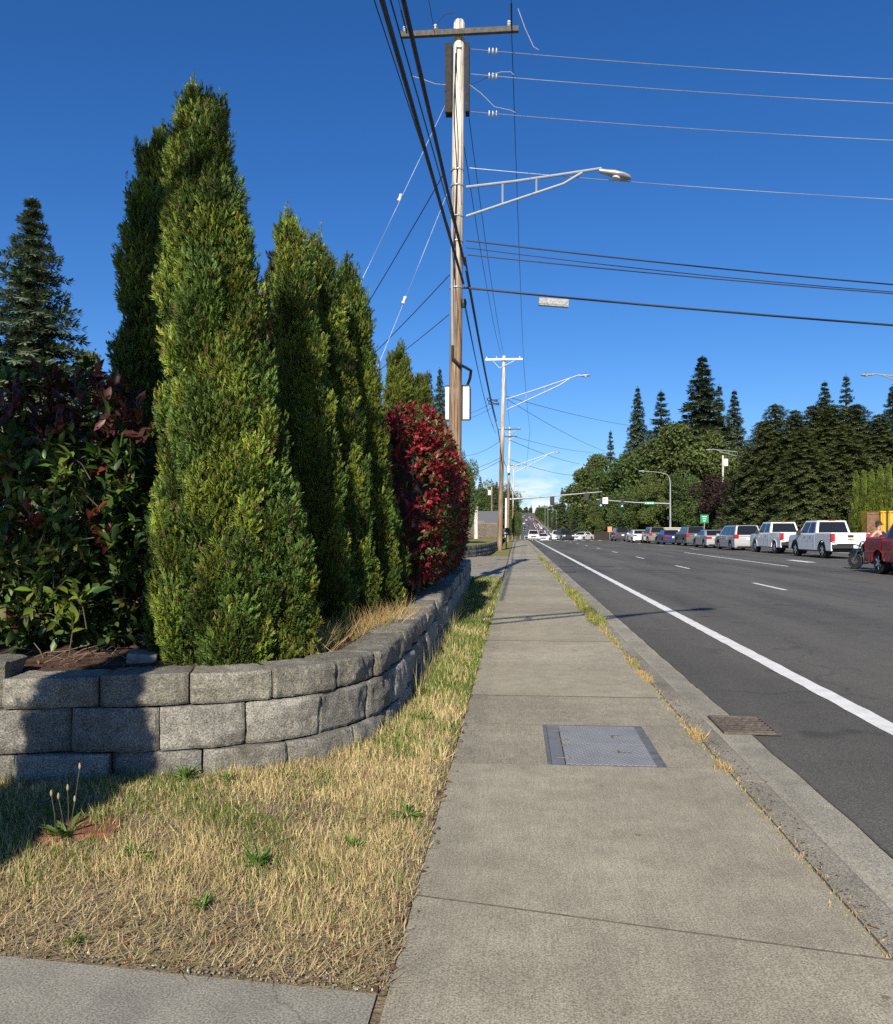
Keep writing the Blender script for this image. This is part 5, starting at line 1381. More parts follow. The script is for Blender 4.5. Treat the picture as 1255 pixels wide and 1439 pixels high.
for (pts, r, mt, lab) in [([(728, 12), (738, 40), (750, 66), (757, 70)], 0.009, 'alu', 'pale jumper wire from the right crossarm end down to the topmost crossing wire'), ([(660, 119), (676, 131), (695, 150), (718, 155), (724, 158)], 0.008, 'alu', 'pale jumper wire curving from the side timber to the third crossing wire'),
                          ([(660, 119), (672, 115), (690, 106)], 0.006, 'wire', 'short dark jumper wire beside the second crossing wire'), ([(690, 105), (705, 101), (718, 101), (722, 105)], 0.008, 'alu', 'pale jumper wire arched over the second crossing wire'), ([(580, 107), (596, 112), (612, 118), (626, 119)], 0.008, 'alu', 'pale jumper wire to the left side timber'),
                          ([(611, 44), (616, 30), (626, 20), (640, 18)], 0.006, 'wire', 'dark jumper loop above the middle insulator')]:
    m = MB(); m.tube([at(u, v, D1 - 0.2) for u, v in pts], r, 6); tag(m.build('jumper_wire', M[mt]), lab, 'wire', 'jumper wires on the nearest pole')
for (ue, ve, ut, n, lab) in [(719, 43, 723, 15, 'dark beaded armour rod on the line at the right crossarm end'), (572, 47, 552, 13, 'dark beaded armour rod on the line at the left crossarm end')]:
    a = at(ue, ve, D1 - 0.2); b = Vector((at(ut, ve, D1).x, BP.y, a.z)); m = MB()
    for k in range(n): p = a + (b - a).normalized() * (0.05 + 0.068 * k); p.z -= 0.6 * 4 * ((p - a).length / (b - a).length) * 0.98; m.lathe([(0.006, -0.02), (0.024, 0), (0.006, 0.02)], p, 'Y', 7)
    tag(m.build('armor_rod', M['wire']), lab, 'line hardware')
# guys and service drops to the left
def ext(u0, v0, u1, v1, v): return u0 + (u1 - u0) * (v - v0) / (v1 - v0)


for (u0, v0, u1, v1, vv, d, r, mt, lab) in [(627, 145, 500, 408, 796, 16, 0.0045, 'alu', 'left pale guy wire with an insulator slanting down behind the cedars'), (631, 265, 554, 455, 796, 16, 0.004, 'alu', 'right pale guy wire with an insulator slanting down behind the cedars')]:
    wire(at(u0, v0, D1), at(ext(u0, v0, u1, v1, vv), vv, d), 0.05, r, 'guy_wire', lab, 'guy wire', 'guy wires of the nearest pole', mt)
for (u, v, d, lab) in [(562, 278, 17.8, 'small white insulator on the left guy wire'), (568, 422, 17.3, 'small white insulator on the right guy wire')]:
    q = at(u, v, d); m = MB(); m.T = Matrix.Translation(q) @ Matrix.Rotation(0.4, 4, 'Y'); m.lathe([(0.02, -0.09), (0.045, -0.07), (0.03, 0), (0.045, 0.07), (0.02, 0.09)], (0, 0, 0), 'Z', 8); tag(m.build('insulator', M['porcelain'], smooth=40), lab, 'insulator', 'guy insulators')
for (u0, v0, u1, v1, vv, r, lab) in [(622, 247, 509, 432, 610, 0.012, 'uppermost black service drop going left from the nearest pole'), (632, 386, 524, 491, 612, 0.010, 'middle black service drop going left from the nearest pole'), (631, 442, 525, 519, 614, 0.008, 'lowest thin service drop going left from the nearest pole')]:
    wire(at(u0, v0, D1), at(ext(u0, v0, u1, v1, vv), vv, 27), 0.15, r, 'service_wire', lab, 'wire', 'service drops from the nearest pole')


# ------------------------------------------------------------------ houses, fence, far wall, mailbox
def house(name, loc, w, d, he, hr, label, wallm='siding', rz=0.0):
    t = empty(name, loc, rz, label, 'house'); m = MB(); m.box((0, 0, he / 2), (w, d, he)); m.add([(-w / 2, -d / 2, he), (-w / 2, d / 2, he), (-w / 2, 0, hr - 0.1), (w / 2, -d / 2, he), (w / 2, d / 2, he), (w / 2, 0, hr - 0.1)], [(0, 1, 2), (3, 5, 4)])
    m.build('wall', M[wallm], t)
    r = MB()
    for q in (-1, 1):
        a = Vector((0, q * (d / 2 + 0.45), he - 0.25)); b = Vector((0, 0, hr)); up = (b - a).cross(Vector((1, 0, 0))).normalized() * (0.08 * -q)
        vs = [(-w / 2 - 0.4, a.y, a.z), (w / 2 + 0.4, a.y, a.z), (w / 2 + 0.4, b.y, b.z), (-w / 2 - 0.4, b.y, b.z)]; vs += [(x, y, z_ + 0.12) for x, y, z_ in vs]
        r.add(vs, [(0, 1, 2, 3), (4, 5, 6, 7), (0, 1, 5, 4), (1, 2, 6, 5), (2, 3, 7, 6), (3, 0, 4, 7)])
    r.build('roof', M['roof'], t)
    for x in (-w * 0.28, w * 0.28):
        f = MB(); f.box((x, -d / 2 - 0.03, he * 0.55), (1.3, 0.06, 1.2)); fo = f.build('window', M['white'], t, bevel=0.01); p = MB(); p.box((x, -d / 2 - 0.055, he * 0.55), (1.14, 0.03, 1.04)); p.build('pane', M['glass'], fo)
    m = MB(); m.box((0, -d / 2 - 0.03, 1.05), (0.95, 0.07, 2.1)); dr = m.build('door', M['fence'], t, bevel=0.01); m = MB(); m.lathe([(0.03, -0.03), (0.04, 0), (0.03, 0.03)], (0.36, -d / 2 - 0.1, 1.05), 'Z', 8); m.build('handle', M['chrome'], dr)
    return t


house('house', (-18.2, 17.2, ZW), 9.0, 7.5, 2.7, 4.25, 'pale house behind the shaded shrub at far left, only its roof edge showing')
house('house', (-10.5, 31, ZW), 9.5, 7, 3.6, 5.4, 'house hidden behind the row of cedars')
pr = at(688, 735, 105); house('house', (pr.x - 1.2, pr.y + 4, 0.4), 4.2, 6, 1.9, 3.3, 'small house with grey roof behind the wooden fence at left', 'stucco')
pw = at(669, 735, 70); m = MB(); m.box((0, 0, 1.6), (0.3, 0.3, 3.2)); m.box((0, 0, 3.25), (0.38, 0.38, 0.12)); m.box((0, -0.16, 0.15), (0.34, 0.06, 0.3)); o = m.build('gate_pillar', M['stucco'], bevel=0.02, loc=(pw.x, pw.y, 0.3)); tag(o, 'pale upright pillar seen past the end of the red shrubs', 'pillar')
f0, f1 = at(656, 755, 76), at(703, 754, 86); t = empty('board_fence', (f0.x, f0.y, f0.z), 0, 'weathered wooden board fence in front of the grey-roofed house', 'fence')
m = MB(); dv_ = Vector((f1.x - f0.x, f1.y - f0.y, 0)); L_ = dv_.length; dv_.normalize(); k = 0
while k * 0.15 < L_:
    p = dv_ * (k * 0.15); m.box((p.x, p.y, 0.66 + rnd.uniform(-.03, .03)), (0.132, 0.03, 1.42)); k += 1
m.build('boards', M['fence'], t)
m = MB()
for z_ in (0.25, 1.0): m.bar(Vector((0, 0.04, z_)), dv_ * L_ + Vector((0, 0.04, z_)), 0.05, 0.09)
m.build('rail', M['fence'], t)
# raised lawn and its dark block wall past the gravel
w2 = [(-2.9, 37.0), (-1.95, 40.0), (-1.45, 45), (-1.2, 52), (-1.15, 60), (-1.15, 70)]
f2, L2_ = polyline([Vector(p) for p in w2]); acc2 = dict(v=[], f=[], c=[], n=0, ends=[])
for c_ in range(3):
    s = 0.22 * (c_ % 2)
    while s < L2_ - 0.3:
        kk = rnd.uniform(0.5, 0.75); block_grid(acc2, s + 0.01, min(s + 0.45, L2_) - 0.01, 0.2 * c_ - 0.04, 0.2 * c_ + 0.155, 0.02 * c_, 0.3, rnd.uniform(0, 50), 3, 2, (0.2 * kk, 0.2 * kk, 0.2 * kk), f2, 0.02); s += 0.45
me = bpy.data.meshes.new('retaining_wall'); me.from_pydata(acc2['v'], [], acc2['f'] + [tuple(r) for r in acc2['ends']]); a = me.attributes.new('col', 'FLOAT_COLOR', 'POINT'); a.data.foreach_set('color', np.array([(*c, 1) for c in acc2['c']], dtype=np.float32).ravel()); me.materials.append(M['block'])
o = bpy.data.objects.new('retaining_wall', me); COL.objects.link(o); tag(o, 'small dark block wall beyond the gravel, near the second pole', 'wall')
m = MB(); pts = [(x - 0.15, y_, 0.56) for x, y_ in w2]; m.add(pts + [(-30, 70, 0.75), (-30, 37, 0.7)], [tuple(range(len(pts) + 2))]); tag(m.build('raised_lawn', M['lawn']), kind='structure')
m = MB(); m.add([(-30, 70, 0.75), (-1.3, 70, 0.56), (-1.5, 118, 0.3), (-30, 118, 0.5)], [(0, 1, 2, 3)]); tag(m.build('far_lawn', M['lawn']), kind='structure')
m = MB(); m.add([(-1.25, 41.02, 0.0), (XL - .02, 41.02, 0.0), (XL - .02, 118, 0.0), (-1.25, 118, 0.0)], [(0, 1, 2, 3)]); tag(m.build('grass_strip', M['lawn']), kind='structure')
pm = g(711.5, 771); t = empty('mailbox', (pm.x, pm.y, 0), 0, 'black mailbox on a timber post beside the sidewalk', 'mailbox')
m = MB(); m.box((0, 0, 0.5), (0.1, 0.1, 1.0)); m.build('post', M['fence'], t, bevel=0.01)
m = MB(); m.prism([(-0.28, 0.98), (0.28, 0.98), (0.28, 1.38), (-0.28, 1.38)], -0.27, 0.27); m.prism([(-0.28, 1.38), (0.28, 1.38), (0.28, 1.46), (-0.28, 1.46)], -0.19, 0.19); m.build('box', M['black'], t, bevel=0.05)
m = MB(); m.box((0.0, -0.29, 1.08), (0.22, 0.012, 0.1)); m.build('number_plate', M['numberplate'], t)
m = MB(); m.box((0, -0.3, 0.97), (0.4, 0.02, 0.04)); m.build('flap', M['black'], t)

# shrubs beside mailbox, long low wall and orange board on the right
tree('maple_b', 'roadside_bush', (at(722, 745, 96).x, at(722, 745, 96).y, 0.2), 3.0, 'dense green bush right of the mailbox at the sidewalk edge', 'bush', None, 1.0, 0.62)
tree('maple_a', 'roadside_bush', (at(729, 745, 112).x, at(729, 745, 112).y, 0.0), 3.6, 'dark green bush at the corner before the crossing', 'bush', None, 2.0, 0.45)
fa, fb = at(836, 745, 135), at(900, 745, 118); t = empty('low_fence', (fa.x, fa.y, -0.5), 0, 'long dark low fence behind the head of the queue', 'fence'); dd = Vector((fb.x - fa.x, fb.y - fa.y, 0.4)); m = MB()
for k in range(40): p = dd * (k / 39); m.box((p.x, p.y, p.z + 0.75), (0.28, 0.06, 1.5))
m.build('boards', M['timber'], t); m = MB(); m.bar(Vector((0, -0.06, 1.3)), dd + Vector((0, -0.06, 1.3)), 0.06, 0.1); m.build('rail', M['timber'], t)
p = at(857, 744, 117); t = empty('orange_board', (p.x, p.y, 0), 0, 'small orange board standing by the low fence', 'sign'); m = MB(); m.box((0, 0, p.z), (0.6, 0.03, 0.75)); m.build('panel', M['orange'], t, bevel=0.01); m = MB(); m.box((0, 0.03, 0.7), (0.06, 0.04, 1.4)); m.build('post', M['galv'], t)
p = at(940, 743, 100); m = MB(); m.box((0, 0, 0.75), (4.5, 3, 1.5)); m.box((0, 0, 1.56), (4.8, 3.3, 0.14)); m.box((-1, -1.53, 0.7), (0.9, 0.08, 1.4)); o = m.build('roadside_shed', M['stucco'], bevel=0.02, loc=(p.x + 1, p.y + 4, 0)); tag(o, 'low pale shed behind the blue car', 'shed')
p = at(990, 729, 96); t = empty('guide_sign', (p.x, p.y, 0), 0, 'green guide sign on a post above the grey sedan', 'sign'); m = MB(); m.box((0, 0, p.z), (0.95, 0.03, 0.95)); m.build('panel', M['signgreen'], t, bevel=0.02); m = MB(); m.box((0, 0.03, p.z / 2), (0.07, 0.05, p.z)); m.build('post', M['galv'], t)
m = MB()
for k in range(3): m.box((0, -0.018, p.z + 0.25 - 0.25 * k), (0.55 - 0.12 * k, 0.004, 0.07))
m.build('legend', M['signwhite'], t)


# ------------------------------------------------------------------ traffic signals and right-hand lamps
def signal_head(par, c, face=-1):
    m = MB(); m.box(c, (0.34, 0.2, 1.02)); m.box((c[0], c[1] + 0.1, c[2]), (0.6, 0.02, 1.3)); h_ = m.build('signal_head', M['black'], par, bevel=0.02)
    for k in range(3):
        l_ = MB(); l_.lathe([(0.11, 0), (0.11, face * 0.03), (0.02, face * 0.05)], (c[0], c[1] + face * 0.1, c[2] + 0.32 - 0.32 * k), 'Y', 12); l_.build('signal_lens', M['lensglow'] if k == 2 else M['darkrim'], h_)
        v_ = MB(); v_.tube([(c[0] - 0.13, c[1] + face * 0.18, c[2] + 0.34 - 0.32 * k), (c[0], c[1] + face * 0.2, c[2] + 0.47 - 0.32 * k), (c[0] + 0.13, c[1] + face * 0.18, c[2] + 0.34 - 0.32 * k)], 0.02, 5); v_.build('visor', M['black'], h_)
    return h_


ds = 118; pb_ = at(942, 745, ds); t = empty('traffic_signal', (pb_.x, pb_.y, 0), 0, 'traffic signal on the right with mast arm, white sign and street lamp', 'traffic signal', 'traffic signals at the crossing'); o_ = Vector((pb_.x, pb_.y, 0))
W = lambda u, v, d=ds: at(u, v, d) - o_
m = MB(); m.tube([(0, 0, -0.3), (0, 0, W(942, 712).z), W(942, 680)], [0.17, 0.13, 0.09], 12); m.build('shaft', M['galv'], t, smooth=40)
m = MB(); m.tube([W(942, 708), W(890, 706), W(838, 702)], [0.12, 0.09, 0.06], 10); m.build('mast_arm', M['galv'], t, smooth=40)
m = MB(); m.tube([W(942, 680), W(941, 672), W(937, 666.5), W(928, 664), W(905, 662)], [0.09, 0.075, 0.06, 0.05, 0.045], 10); la = m.build('lamp_arm', M['galv'], t, smooth=40)
m = MB(); c = W(904, 662); m.box((c.x - 0.25, c.y, c.z), (0.75, 0.3, 0.14)); m.build('lamp_head', M['galv'], la, bevel=0.04)
signal_head(t, W(844, 707) + Vector((0, -0.15, 0))); signal_head(t, W(874, 708) + Vector((0, -0.15, 0)))
c = W(850.5, 703.5); m = MB(); m.box((c.x, c.y - 0.12, c.z), (0.76, 0.02, 0.9)); sg = m.build('lane_sign', M['signwhite'], t, bevel=0.02)
m = MB(); yy_ = c.y - 0.134; m.tube([(c.x + 0.12, yy_, c.z - 0.3), (c.x + 0.12, yy_, c.z + 0.05), (c.x + 0.02, yy_, c.z + 0.2), (c.x - 0.12, yy_, c.z + 0.2)], 0.04, 6); m.add([(c.x - 0.1, yy_ - 0.003, c.z + 0.34), (c.x - 0.28, yy_ - 0.003, c.z + 0.2), (c.x - 0.1, yy_ - 0.003, c.z + 0.06)], [(0, 1, 2)]); m.build('arrow', M['black'], sg)
c = W(912, 706.5); m = MB(); m.box((c.x, c.y - 0.14, c.z - 0.05), (1.5, 0.03, 0.42)); ss = m.build('street_name_sign', M['signgreen'], t, bevel=0.01); m = MB()
for k, w_ in enumerate((0.16, 0.3, 0.22, 0.28)): m.box((c.x - 0.48 + k * 0.32, c.y - 0.158, c.z - 0.05), (w_, 0.004, 0.14))
m.build('legend', M['signwhite'], ss)
m = MB(); c = W(942, 728); m.box((c.x - 0.28, c.y - 0.05, c.z), (0.4, 0.35, 0.5)); m.box((c.x - 0.13, c.y - 0.05, c.z), (0.14, 0.1, 0.1)); m.build('walk_signal', M['black'], t, bevel=0.02)
dl = 112; pb_ = at(711, 745, dl); t = empty('traffic_signal', (pb_.x, pb_.y, 0), 0, 'traffic signal on the left, long white mast arm reaching over the road', 'traffic signal', 'traffic signals at the crossing'); o_ = Vector((pb_.x, pb_.y, 0))
W = lambda u, v, d=dl: at(u, v, d) - o_
m = MB(); m.tube([(0, 0, -0.3), W(711.3, 700)], [0.17, 0.13], 12); m.build('shaft', M['white'], t, smooth=40)
m = MB(); m.tube([W(711, 702), W(760, 698.5), W(846, 691)], [0.14, 0.11, 0.06], 10); m.build('mast_arm', M['galv'], t, smooth=40)
for u, v in ((824, 698), (776, 703)): signal_head(t, W(u, v) + Vector((0, -0.1, 0)), 1)
# lamps over the right-hand woods
def steel_lamp(u_pole, d, u_tip, v_tip, label, vroot=None, curve=True, r=0.09, truss=False):
    b = at(u_pole, 745, d); tip = at(u_tip, v_tip, d); zg = zp(b.y); t = empty('street_lamp', (b.x, b.y, zg), 0, label, 'street lamp', 'steel street lamps'); o_ = Vector((b.x, b.y, zg)); tp = tip - o_
    m = MB(); m.tube([(0, 0, -0.3), (0, 0, tp.z - 0.9)], [r * 1.3, r], 10); m.build('shaft', M['galv'], t, smooth=40)
    if truss: lamp_arm(t, (0, 0, tp.z - 0.35), (0, 0, tp.z - 1.0), tp + Vector((0.5, 0, 0)), (-1, 0, 0), 0.045)
    else:
        m = MB(); sg_ = 1 if tp.x > 0 else -1
        m.tube([(0, 0, tp.z - 0.9), (sg_ * 0.08, 0, tp.z - 0.45), (sg_ * 0.4, 0, tp.z - 0.15), (sg_ * 1.0, 0, tp.z - 0.02), tp], [r, r * 0.8, r * 0.7, r * 0.6, r * 0.5], 8); a = m.build('lamp_arm', M['galv'], t, smooth=40)
        m = MB(); m.box((tp.x + 0.2 * sg_, tp.y, tp.z), (0.75, 0.3, 0.13)); m.build('lamp_head', M['galv'], a, bevel=0.04)
    return t


steel_lamp(1050, 92, 994, 632, 'pale street lamp arm sticking out of the dense conifers', truss=True)
steel_lamp(1330, 50, 1214, 527, 'street lamp entering from the right edge above the conifers', truss=True)
p = at(1016, 640, 114); t = empty('utility_pole', (p.x, p.y, 0), 0, 'short utility pole with a white transformer among the trees at right', 'pole'); m = MB(); m.tube([(0, 0, -.3), (0, 0, p.z)], [0.16, 0.12], 10); m.build('shaft', M['pole'], t); m = MB(); m.lathe([(0.1, -0.5), (0.3, -0.48), (0.3, 0.48), (0.1, 0.52)], (0.35, -0.2, p.z - 1.0), 'Z', 14); m.build('transformer', M['white'], t, smooth=40)
for (up, d, ut, vt, lab) in [(831, 190, 813, 705, 'curved street lamp in front of the light green tree'), (863, 170, 843, 686, 'curved street lamp left of the signal arm'), (782, 300, 772, 716, 'street lamp standing over the dip, right of the queue'), (770, 390, 758, 713, 'street lamp on the rise, second from the right of the queue'), (766, 450, 755, 712, 'slim lamp on the rise behind the queue')]:
    steel_lamp(up, d, ut, vt, lab)


# ------------------------------------------------------------------ vehicles (front towards +Y, origin on the ground at the centre)
def arc(cy, r, zc, zb, n=10):
    a0 = math.asin(min(1, max(-1, (zb - zc) / r)))
    return [(cy + r * math.cos(PI - a0 - (PI - 2 * a0) * i / n), zc + r * math.sin(PI - a0 - (PI - 2 * a0) * i / n)) for i in range(n + 1)]


SPEC = {
    'sedan': dict(L=4.75, W=1.82, H=1.45, zb=0.22, ax=(-1.42, 1.40), wr=0.325, top=[(2.375, 0.48), (2.36, 0.66), (2.15, 0.76), (1.1, 0.94), (-1.75, 1.0), (-2.25, 0.99), (-2.36, 0.86), (-2.375, 0.46)], gh=(1.15, 0.30, -1.05, -1.85), belt=0.95, side=[(0.06, 0.47), (0.50, 0.80)]),
    'suv': dict(L=4.75, W=1.90, H=1.74, zb=0.26, ax=(-1.38, 1.42), wr=0.365, top=[(2.375, 0.55), (2.36, 0.82), (2.2, 0.98), (1.15, 1.10), (-2.2, 1.10), (-2.33, 1.0), (-2.375, 0.55)], gh=(1.2, 0.48, -1.9, -2.24), belt=1.08, side=[(0.08, 0.37), (0.40, 0.66), (0.69, 0.92)]),
    'van': dict(L=5.1, W=1.98, H=1.77, zb=0.2, ax=(-1.48, 1.55), wr=0.345, top=[(2.55, 0.5), (2.52, 0.75), (2.3, 0.92), (1.7, 1.04), (-2.4, 1.02), (-2.5, 0.95), (-2.55, 0.5)], gh=(1.75, 0.72, -2.15, -2.46), belt=1.0, side=[(0.10, 0.38), (0.41, 0.66), (0.69, 0.94)]),
    'pickup': dict(L=5.85, W=1.9, H=1.93, zb=0.38, ax=(-1.72, 1.92), wr=0.41, top=[(2.92, 0.6), (2.9, 1.02), (2.72, 1.16), (1.55, 1.24), (-0.86, 1.24), (-0.88, 0.88), (-2.84, 0.88), (-2.86, 0.52)], gh=(1.6, 0.95, -0.62, -0.84), belt=1.22, side=[(0.10, 0.52), (0.56, 0.93)]),
    'compact_pickup': dict(L=5.0, W=1.78, H=1.68, zb=0.40, ax=(-1.5, 1.55), wr=0.37, top=[(2.5, 0.6), (2.48, 0.86), (2.3, 1.0), (1.05, 1.14), (-1.27, 1.14), (-1.29, 0.8), (-2.42, 0.8), (-2.44, 0.5)], gh=(1.1, 0.55, -0.95, -1.25), belt=1.13, side=[(0.10, 0.55), (0.59, 0.9)]),
}


def make_car(kind, paint, opts=()):
    """dict of part name -> list of (MB, material, bevel, parent part)"""
    S = SPEC[kind]; L, W, Hh, zb = S['L'], S['W'], S['H'], S['zb']; hw = W / 2; wr = S['wr']; ar = wr * 1.16; ra, fa_ = S['ax']
    parts = []
    pick = 'pickup' in kind
    bottom = [(S['top'][-1][0], zb)] + arc(ra, ar, wr, zb) + arc(fa_, ar, wr, zb) + [(S['top'][0][0], zb)]
    body = MB(); body.prism(bottom + S['top'], -hw, hw) if not pick else None
    bedz = 1.30 if kind == 'pickup' else 1.2
    if pick:
        yc = S['top'][4][0]
        fr = [(yc, zb)] + arc(fa_, ar, wr, zb) + [(S['top'][0][0], zb)] + S['top'][:5]; body.prism(fr, -hw, hw)
        tail = S['top'][-1][0]
        side = [(tail, zb + 0.12)] + [(tail, zb + 0.0)] + arc(ra, ar, wr, zb) + [(yc - 0.015, zb), (yc - 0.015, bedz), (tail, bedz)]
        for q in (-1, 1): body.prism(side, q * hw, q * (hw - 0.09))
        body.prism([(tail + 0.06, 0.62), (yc - 0.015, 0.62), (yc - 0.015, 0.84), (tail + 0.06, 0.84)], -hw + 0.09, hw - 0.09)
    # greenhouse
    f0, f1, r1, r0 = S['gh']; zbel, zr = S['belt'], Hh; wb, wt = hw - 0.05, hw - 0.24 if not pick else hw - 0.22
    gh = [(-wb, f0, zbel), (wb, f0, zbel), (wb, r0, zbel), (-wb, r0, zbel), (-wt, f1, zr), (wt, f1, zr), (wt, r1, zr), (-wt, r1, zr)]
    body.add(gh, [(0, 3, 2, 1), (4, 5, 6, 7), (0, 1, 5, 4), (1, 2, 6, 5), (2, 3, 7, 6), (3, 0, 4, 7)])
    parts.append(('body', body, paint, 0.045, None))
    G = [Vector(p) for p in gh]
    def face(a, b, c, d, u0, u1, v0, v1):
        f = lambda u, v: a.lerp(b, u).lerp(d.lerp(c, u), v)
        return [f(u0, v0), f(u1, v0), f(u1, v1), f(u0, v1)]
    m = MB(); m.slab(face(G[1], G[0], G[4], G[5], 0.05, 0.95, 0.06, 0.90), 0.02, 0.008); parts.append(('windscreen', m, M['glass'], 0, None))
    m = MB(); m.slab(face(G[3], G[2], G[6], G[7], 0.07, 0.93, 0.12, 0.90), 0.02, 0.008); parts.append(('rear_window', m, M['glass'], 0, None))
    for a, b, c, d, fl in ((G[0], G[3], G[7], G[4], 0), (G[2], G[1], G[5], G[6], 1)):
        for (u0, u1) in S['side']:
            if fl: u0, u1 = 1 - u1, 1 - u0
            m = MB(); m.slab(face(a, b, c, d, u0, u1, 0.10, 0.88), 0.02, 0.008); parts.append(('side_window', m, M['glass'], 0, None))
    # underside
    m = MB(); m.box((0, 0, zb + 0.10), (W * 0.84, L * 0.9, 0.3)); m.box((0, ra, wr), (W * 0.8, 0.12, 0.12)); m.box((0, fa_, wr), (W * 0.8, 0.12, 0.12)); parts.append(('underbody', m, M['black'], 0, None))
    rimm = M['darkrim'] if 'darkrim' in opts else M['rim']
    for y in (ra, fa_):
        for q in (-1, 1):
            tw = 0.24 if not pick else 0.28; x0 = q * (hw - 0.02); x1 = x0 - q * tw; xm = (x0 + x1) / 2
            m = MB(); m.lathe([(wr * 0.64, -tw / 2), (wr * 0.93, -tw / 2), (wr, -tw * 0.36), (wr, tw * 0.36), (wr * 0.93, tw / 2), (wr * 0.64, tw / 2)], (xm, y, wr), 'X', 22)
            parts.append(('wheel', m, M['tyre'], 0, None)); wi = len(parts) - 1
            m = MB(); m.lathe([(wr * 0.66, tw * 0.1), (wr * 0.66, tw * 0.46), (wr * 0.6, tw * 0.46), (wr * 0.57, tw * 0.2), (0.01, tw * 0.16)] if q > 0 else [(0.01, -tw * 0.16), (wr * 0.57, -tw * 0.2), (wr * 0.6, -tw * 0.46), (wr * 0.66, -tw * 0.46), (wr * 0.66, -tw * 0.1)], (xm, y, wr), 'X', 22)
            for k in range(6):
                a = k * PI / 3; R = Matrix.Rotation(a, 3, 'X'); m.box(Vector((xm + q * tw * 0.44, y, wr)) + R @ Vector((0, 0, wr * 0.32)), (tw * 0.14, wr * 0.15, wr * 0.56), R)
            m.lathe([(wr * 0.16, tw * 0.3 * q - 0.02), (wr * 0.16, tw * 0.3 * q + 0.03)], (xm, y, wr), 'X', 12); parts.append(('rim', m, rimm, 0, wi))
            m = MB(); aw = arc(y, ar + 0.035, wr, zb + 0.02, 12); ai = arc(y, ar - 0.005, wr, zb + 0.02, 12)
            for i in range(12): m.prism([aw[i], aw[i + 1], ai[i + 1], ai[i]], q * (hw - 0.05), q * (hw + 0.014))
            parts.append(('arch_trim', m, paint if 'paintarch' in opts else M['black'], 0, None))
    yr = -L / 2
    # tail lights, bumper, plate
    for q in (-1, 1):
        m = MB()
        if kind == 'pickup': m.box((q * (hw - 0.085), yr + 0.075, 1.06), (0.19, 0.13, 0.40))
        elif pick: m.box((q * (hw - 0.08), yr + 0.07, 0.92), (0.17, 0.1, 0.32))
        elif kind == 'sedan': m.box((q * (hw - 0.2), yr + 0.09, 0.83), (0.42, 0.24, 0.17))
        else: m.box((q * (hw - 0.15), yr + 0.11, 1.0), (0.30, 0.28, 0.26))
        parts.append(('taillight', m, M['taillight'], 0.02, None))
        m = MB(); m.box((q * (hw - 0.2), L / 2 - 0.1, (0.66 if kind in ('sedan', 'van') else 0.84)), (0.4, 0.2, 0.18)); parts.append(('headlight', m, M['headlight'], 0.02, None))
        m = MB(); my = S['gh'][0] - 0.45; m.box((q * (hw + 0.10), my, zbel + 0.08), (0.2 if not pick else 0.22, 0.1, 0.17 if not pick else 0.24)); m.box((q * (hw + 0.0), my, zbel + 0.01), (0.12, 0.06, 0.05)); parts.append(('mirror', m, M['black'] if pick else paint, 0.02, None))
        for hy in ([-0.1, 0.75] if not pick else [-0.25, 0.5] if kind == 'pickup' else [-0.1]):
            m = MB(); m.box((q * (hw + 0.005), hy, zbel - 0.12), (0.03, 0.2, 0.035)); parts.append(('door_handle', m, M['chrome'] if pick else paint, 0, None))
            m = MB(); m.box((q * (hw - 0.0), hy - 0.32, (zbel + zb) / 2 + 0.05), (0.004, 0.012, zbel - zb - 0.24)); parts.append(('door_seam', m, M['black'], 0, None))
    m = MB()
    if pick:
        m.box((0, yr + 0.06, 0.62), (W * 0.96, 0.16, 0.2)); m.box((0, yr + 0.02, 0.74), (W * 0.7, 0.2, 0.04)); parts.append(('rear_bumper', m, M['black'] if 'blackbumper' in opts else M['chrome'] if 'chromebumper' in opts else paint, 0.03, None))
        m = MB(); m.box((0, S['top'][-1][0] + 0.035, (0.72 + bedz) / 2), (W - 0.40, 0.07, bedz - 0.72)); parts.append(('tailgate', m, paint, 0.02, None))
        m = MB(); m.box((0, S['top'][-1][0] - 0.008, bedz - 0.17), (0.28, 0.03, 0.12)); parts.append(('tailgate_handle', m, M['black'], 0.01, None))
        m = MB(); m.box((0, r1_ if False else r1 + 0.01, zr + 0.0), (0.34, 0.06, 0.04)); parts.append(('brake_light', m, M['taillight'], 0, None))
        if 'bowtie' in opts:
            m = MB(); yb_ = S['top'][-1][0] - 0.012; zc_ = bedz - 0.33
            for q in (-1, 1): m.add([(q * 0.05, yb_, zc_ - 0.055), (q * 0.05, yb_, zc_ + 0.055), (-q * 0.05, yb_, zc_ + 0.055), (-q * 0.05, yb_, zc_ - 0.055)], [(0, 1, 2, 3)]) if q > 0 else None
            m.box((0.01, yb_ + 0.004, zc_), (0.30, 0.014, 0.05)); m.box((0, yb_ + 0.004, zc_), (0.1, 0.018, 0.1)); parts.append(('emblem', m, M['gold'], 0, None))
    else:
        m.box((0, yr + 0.05, 0.42), (W * 0.97, 0.14, 0.26)); parts.append(('rear_bumper', m, paint, 0.04, None))
        m = MB(); m.box((0, yr + 0.012, 0.27), (W * 0.8, 0.1, 0.1)); parts.append(('diffuser', m, M['black'], 0.01, None))
        if kind in ('suv', 'van'):
            m = MB(); m.box((0, r1 - 0.02, Hh - 0.02), (W * 0.6, 0.2, 0.035)); parts.append(('spoiler', m, paint, 0.01, None)); m = MB()
            for q in (-1, 1): m.bar((q * (wt - 0.06), r1 + 0.2, Hh + 0.035), (q * (wt - 0.06), f1 - 0.2, Hh + 0.035), 0.035)
            parts.append(('roof_rail', m, M['chrome'] if 'chromerail' in opts else M['black'], 0, None))
    pz = 0.62 if pick else 0.80 if kind in ('suv', 'van') else 0.74
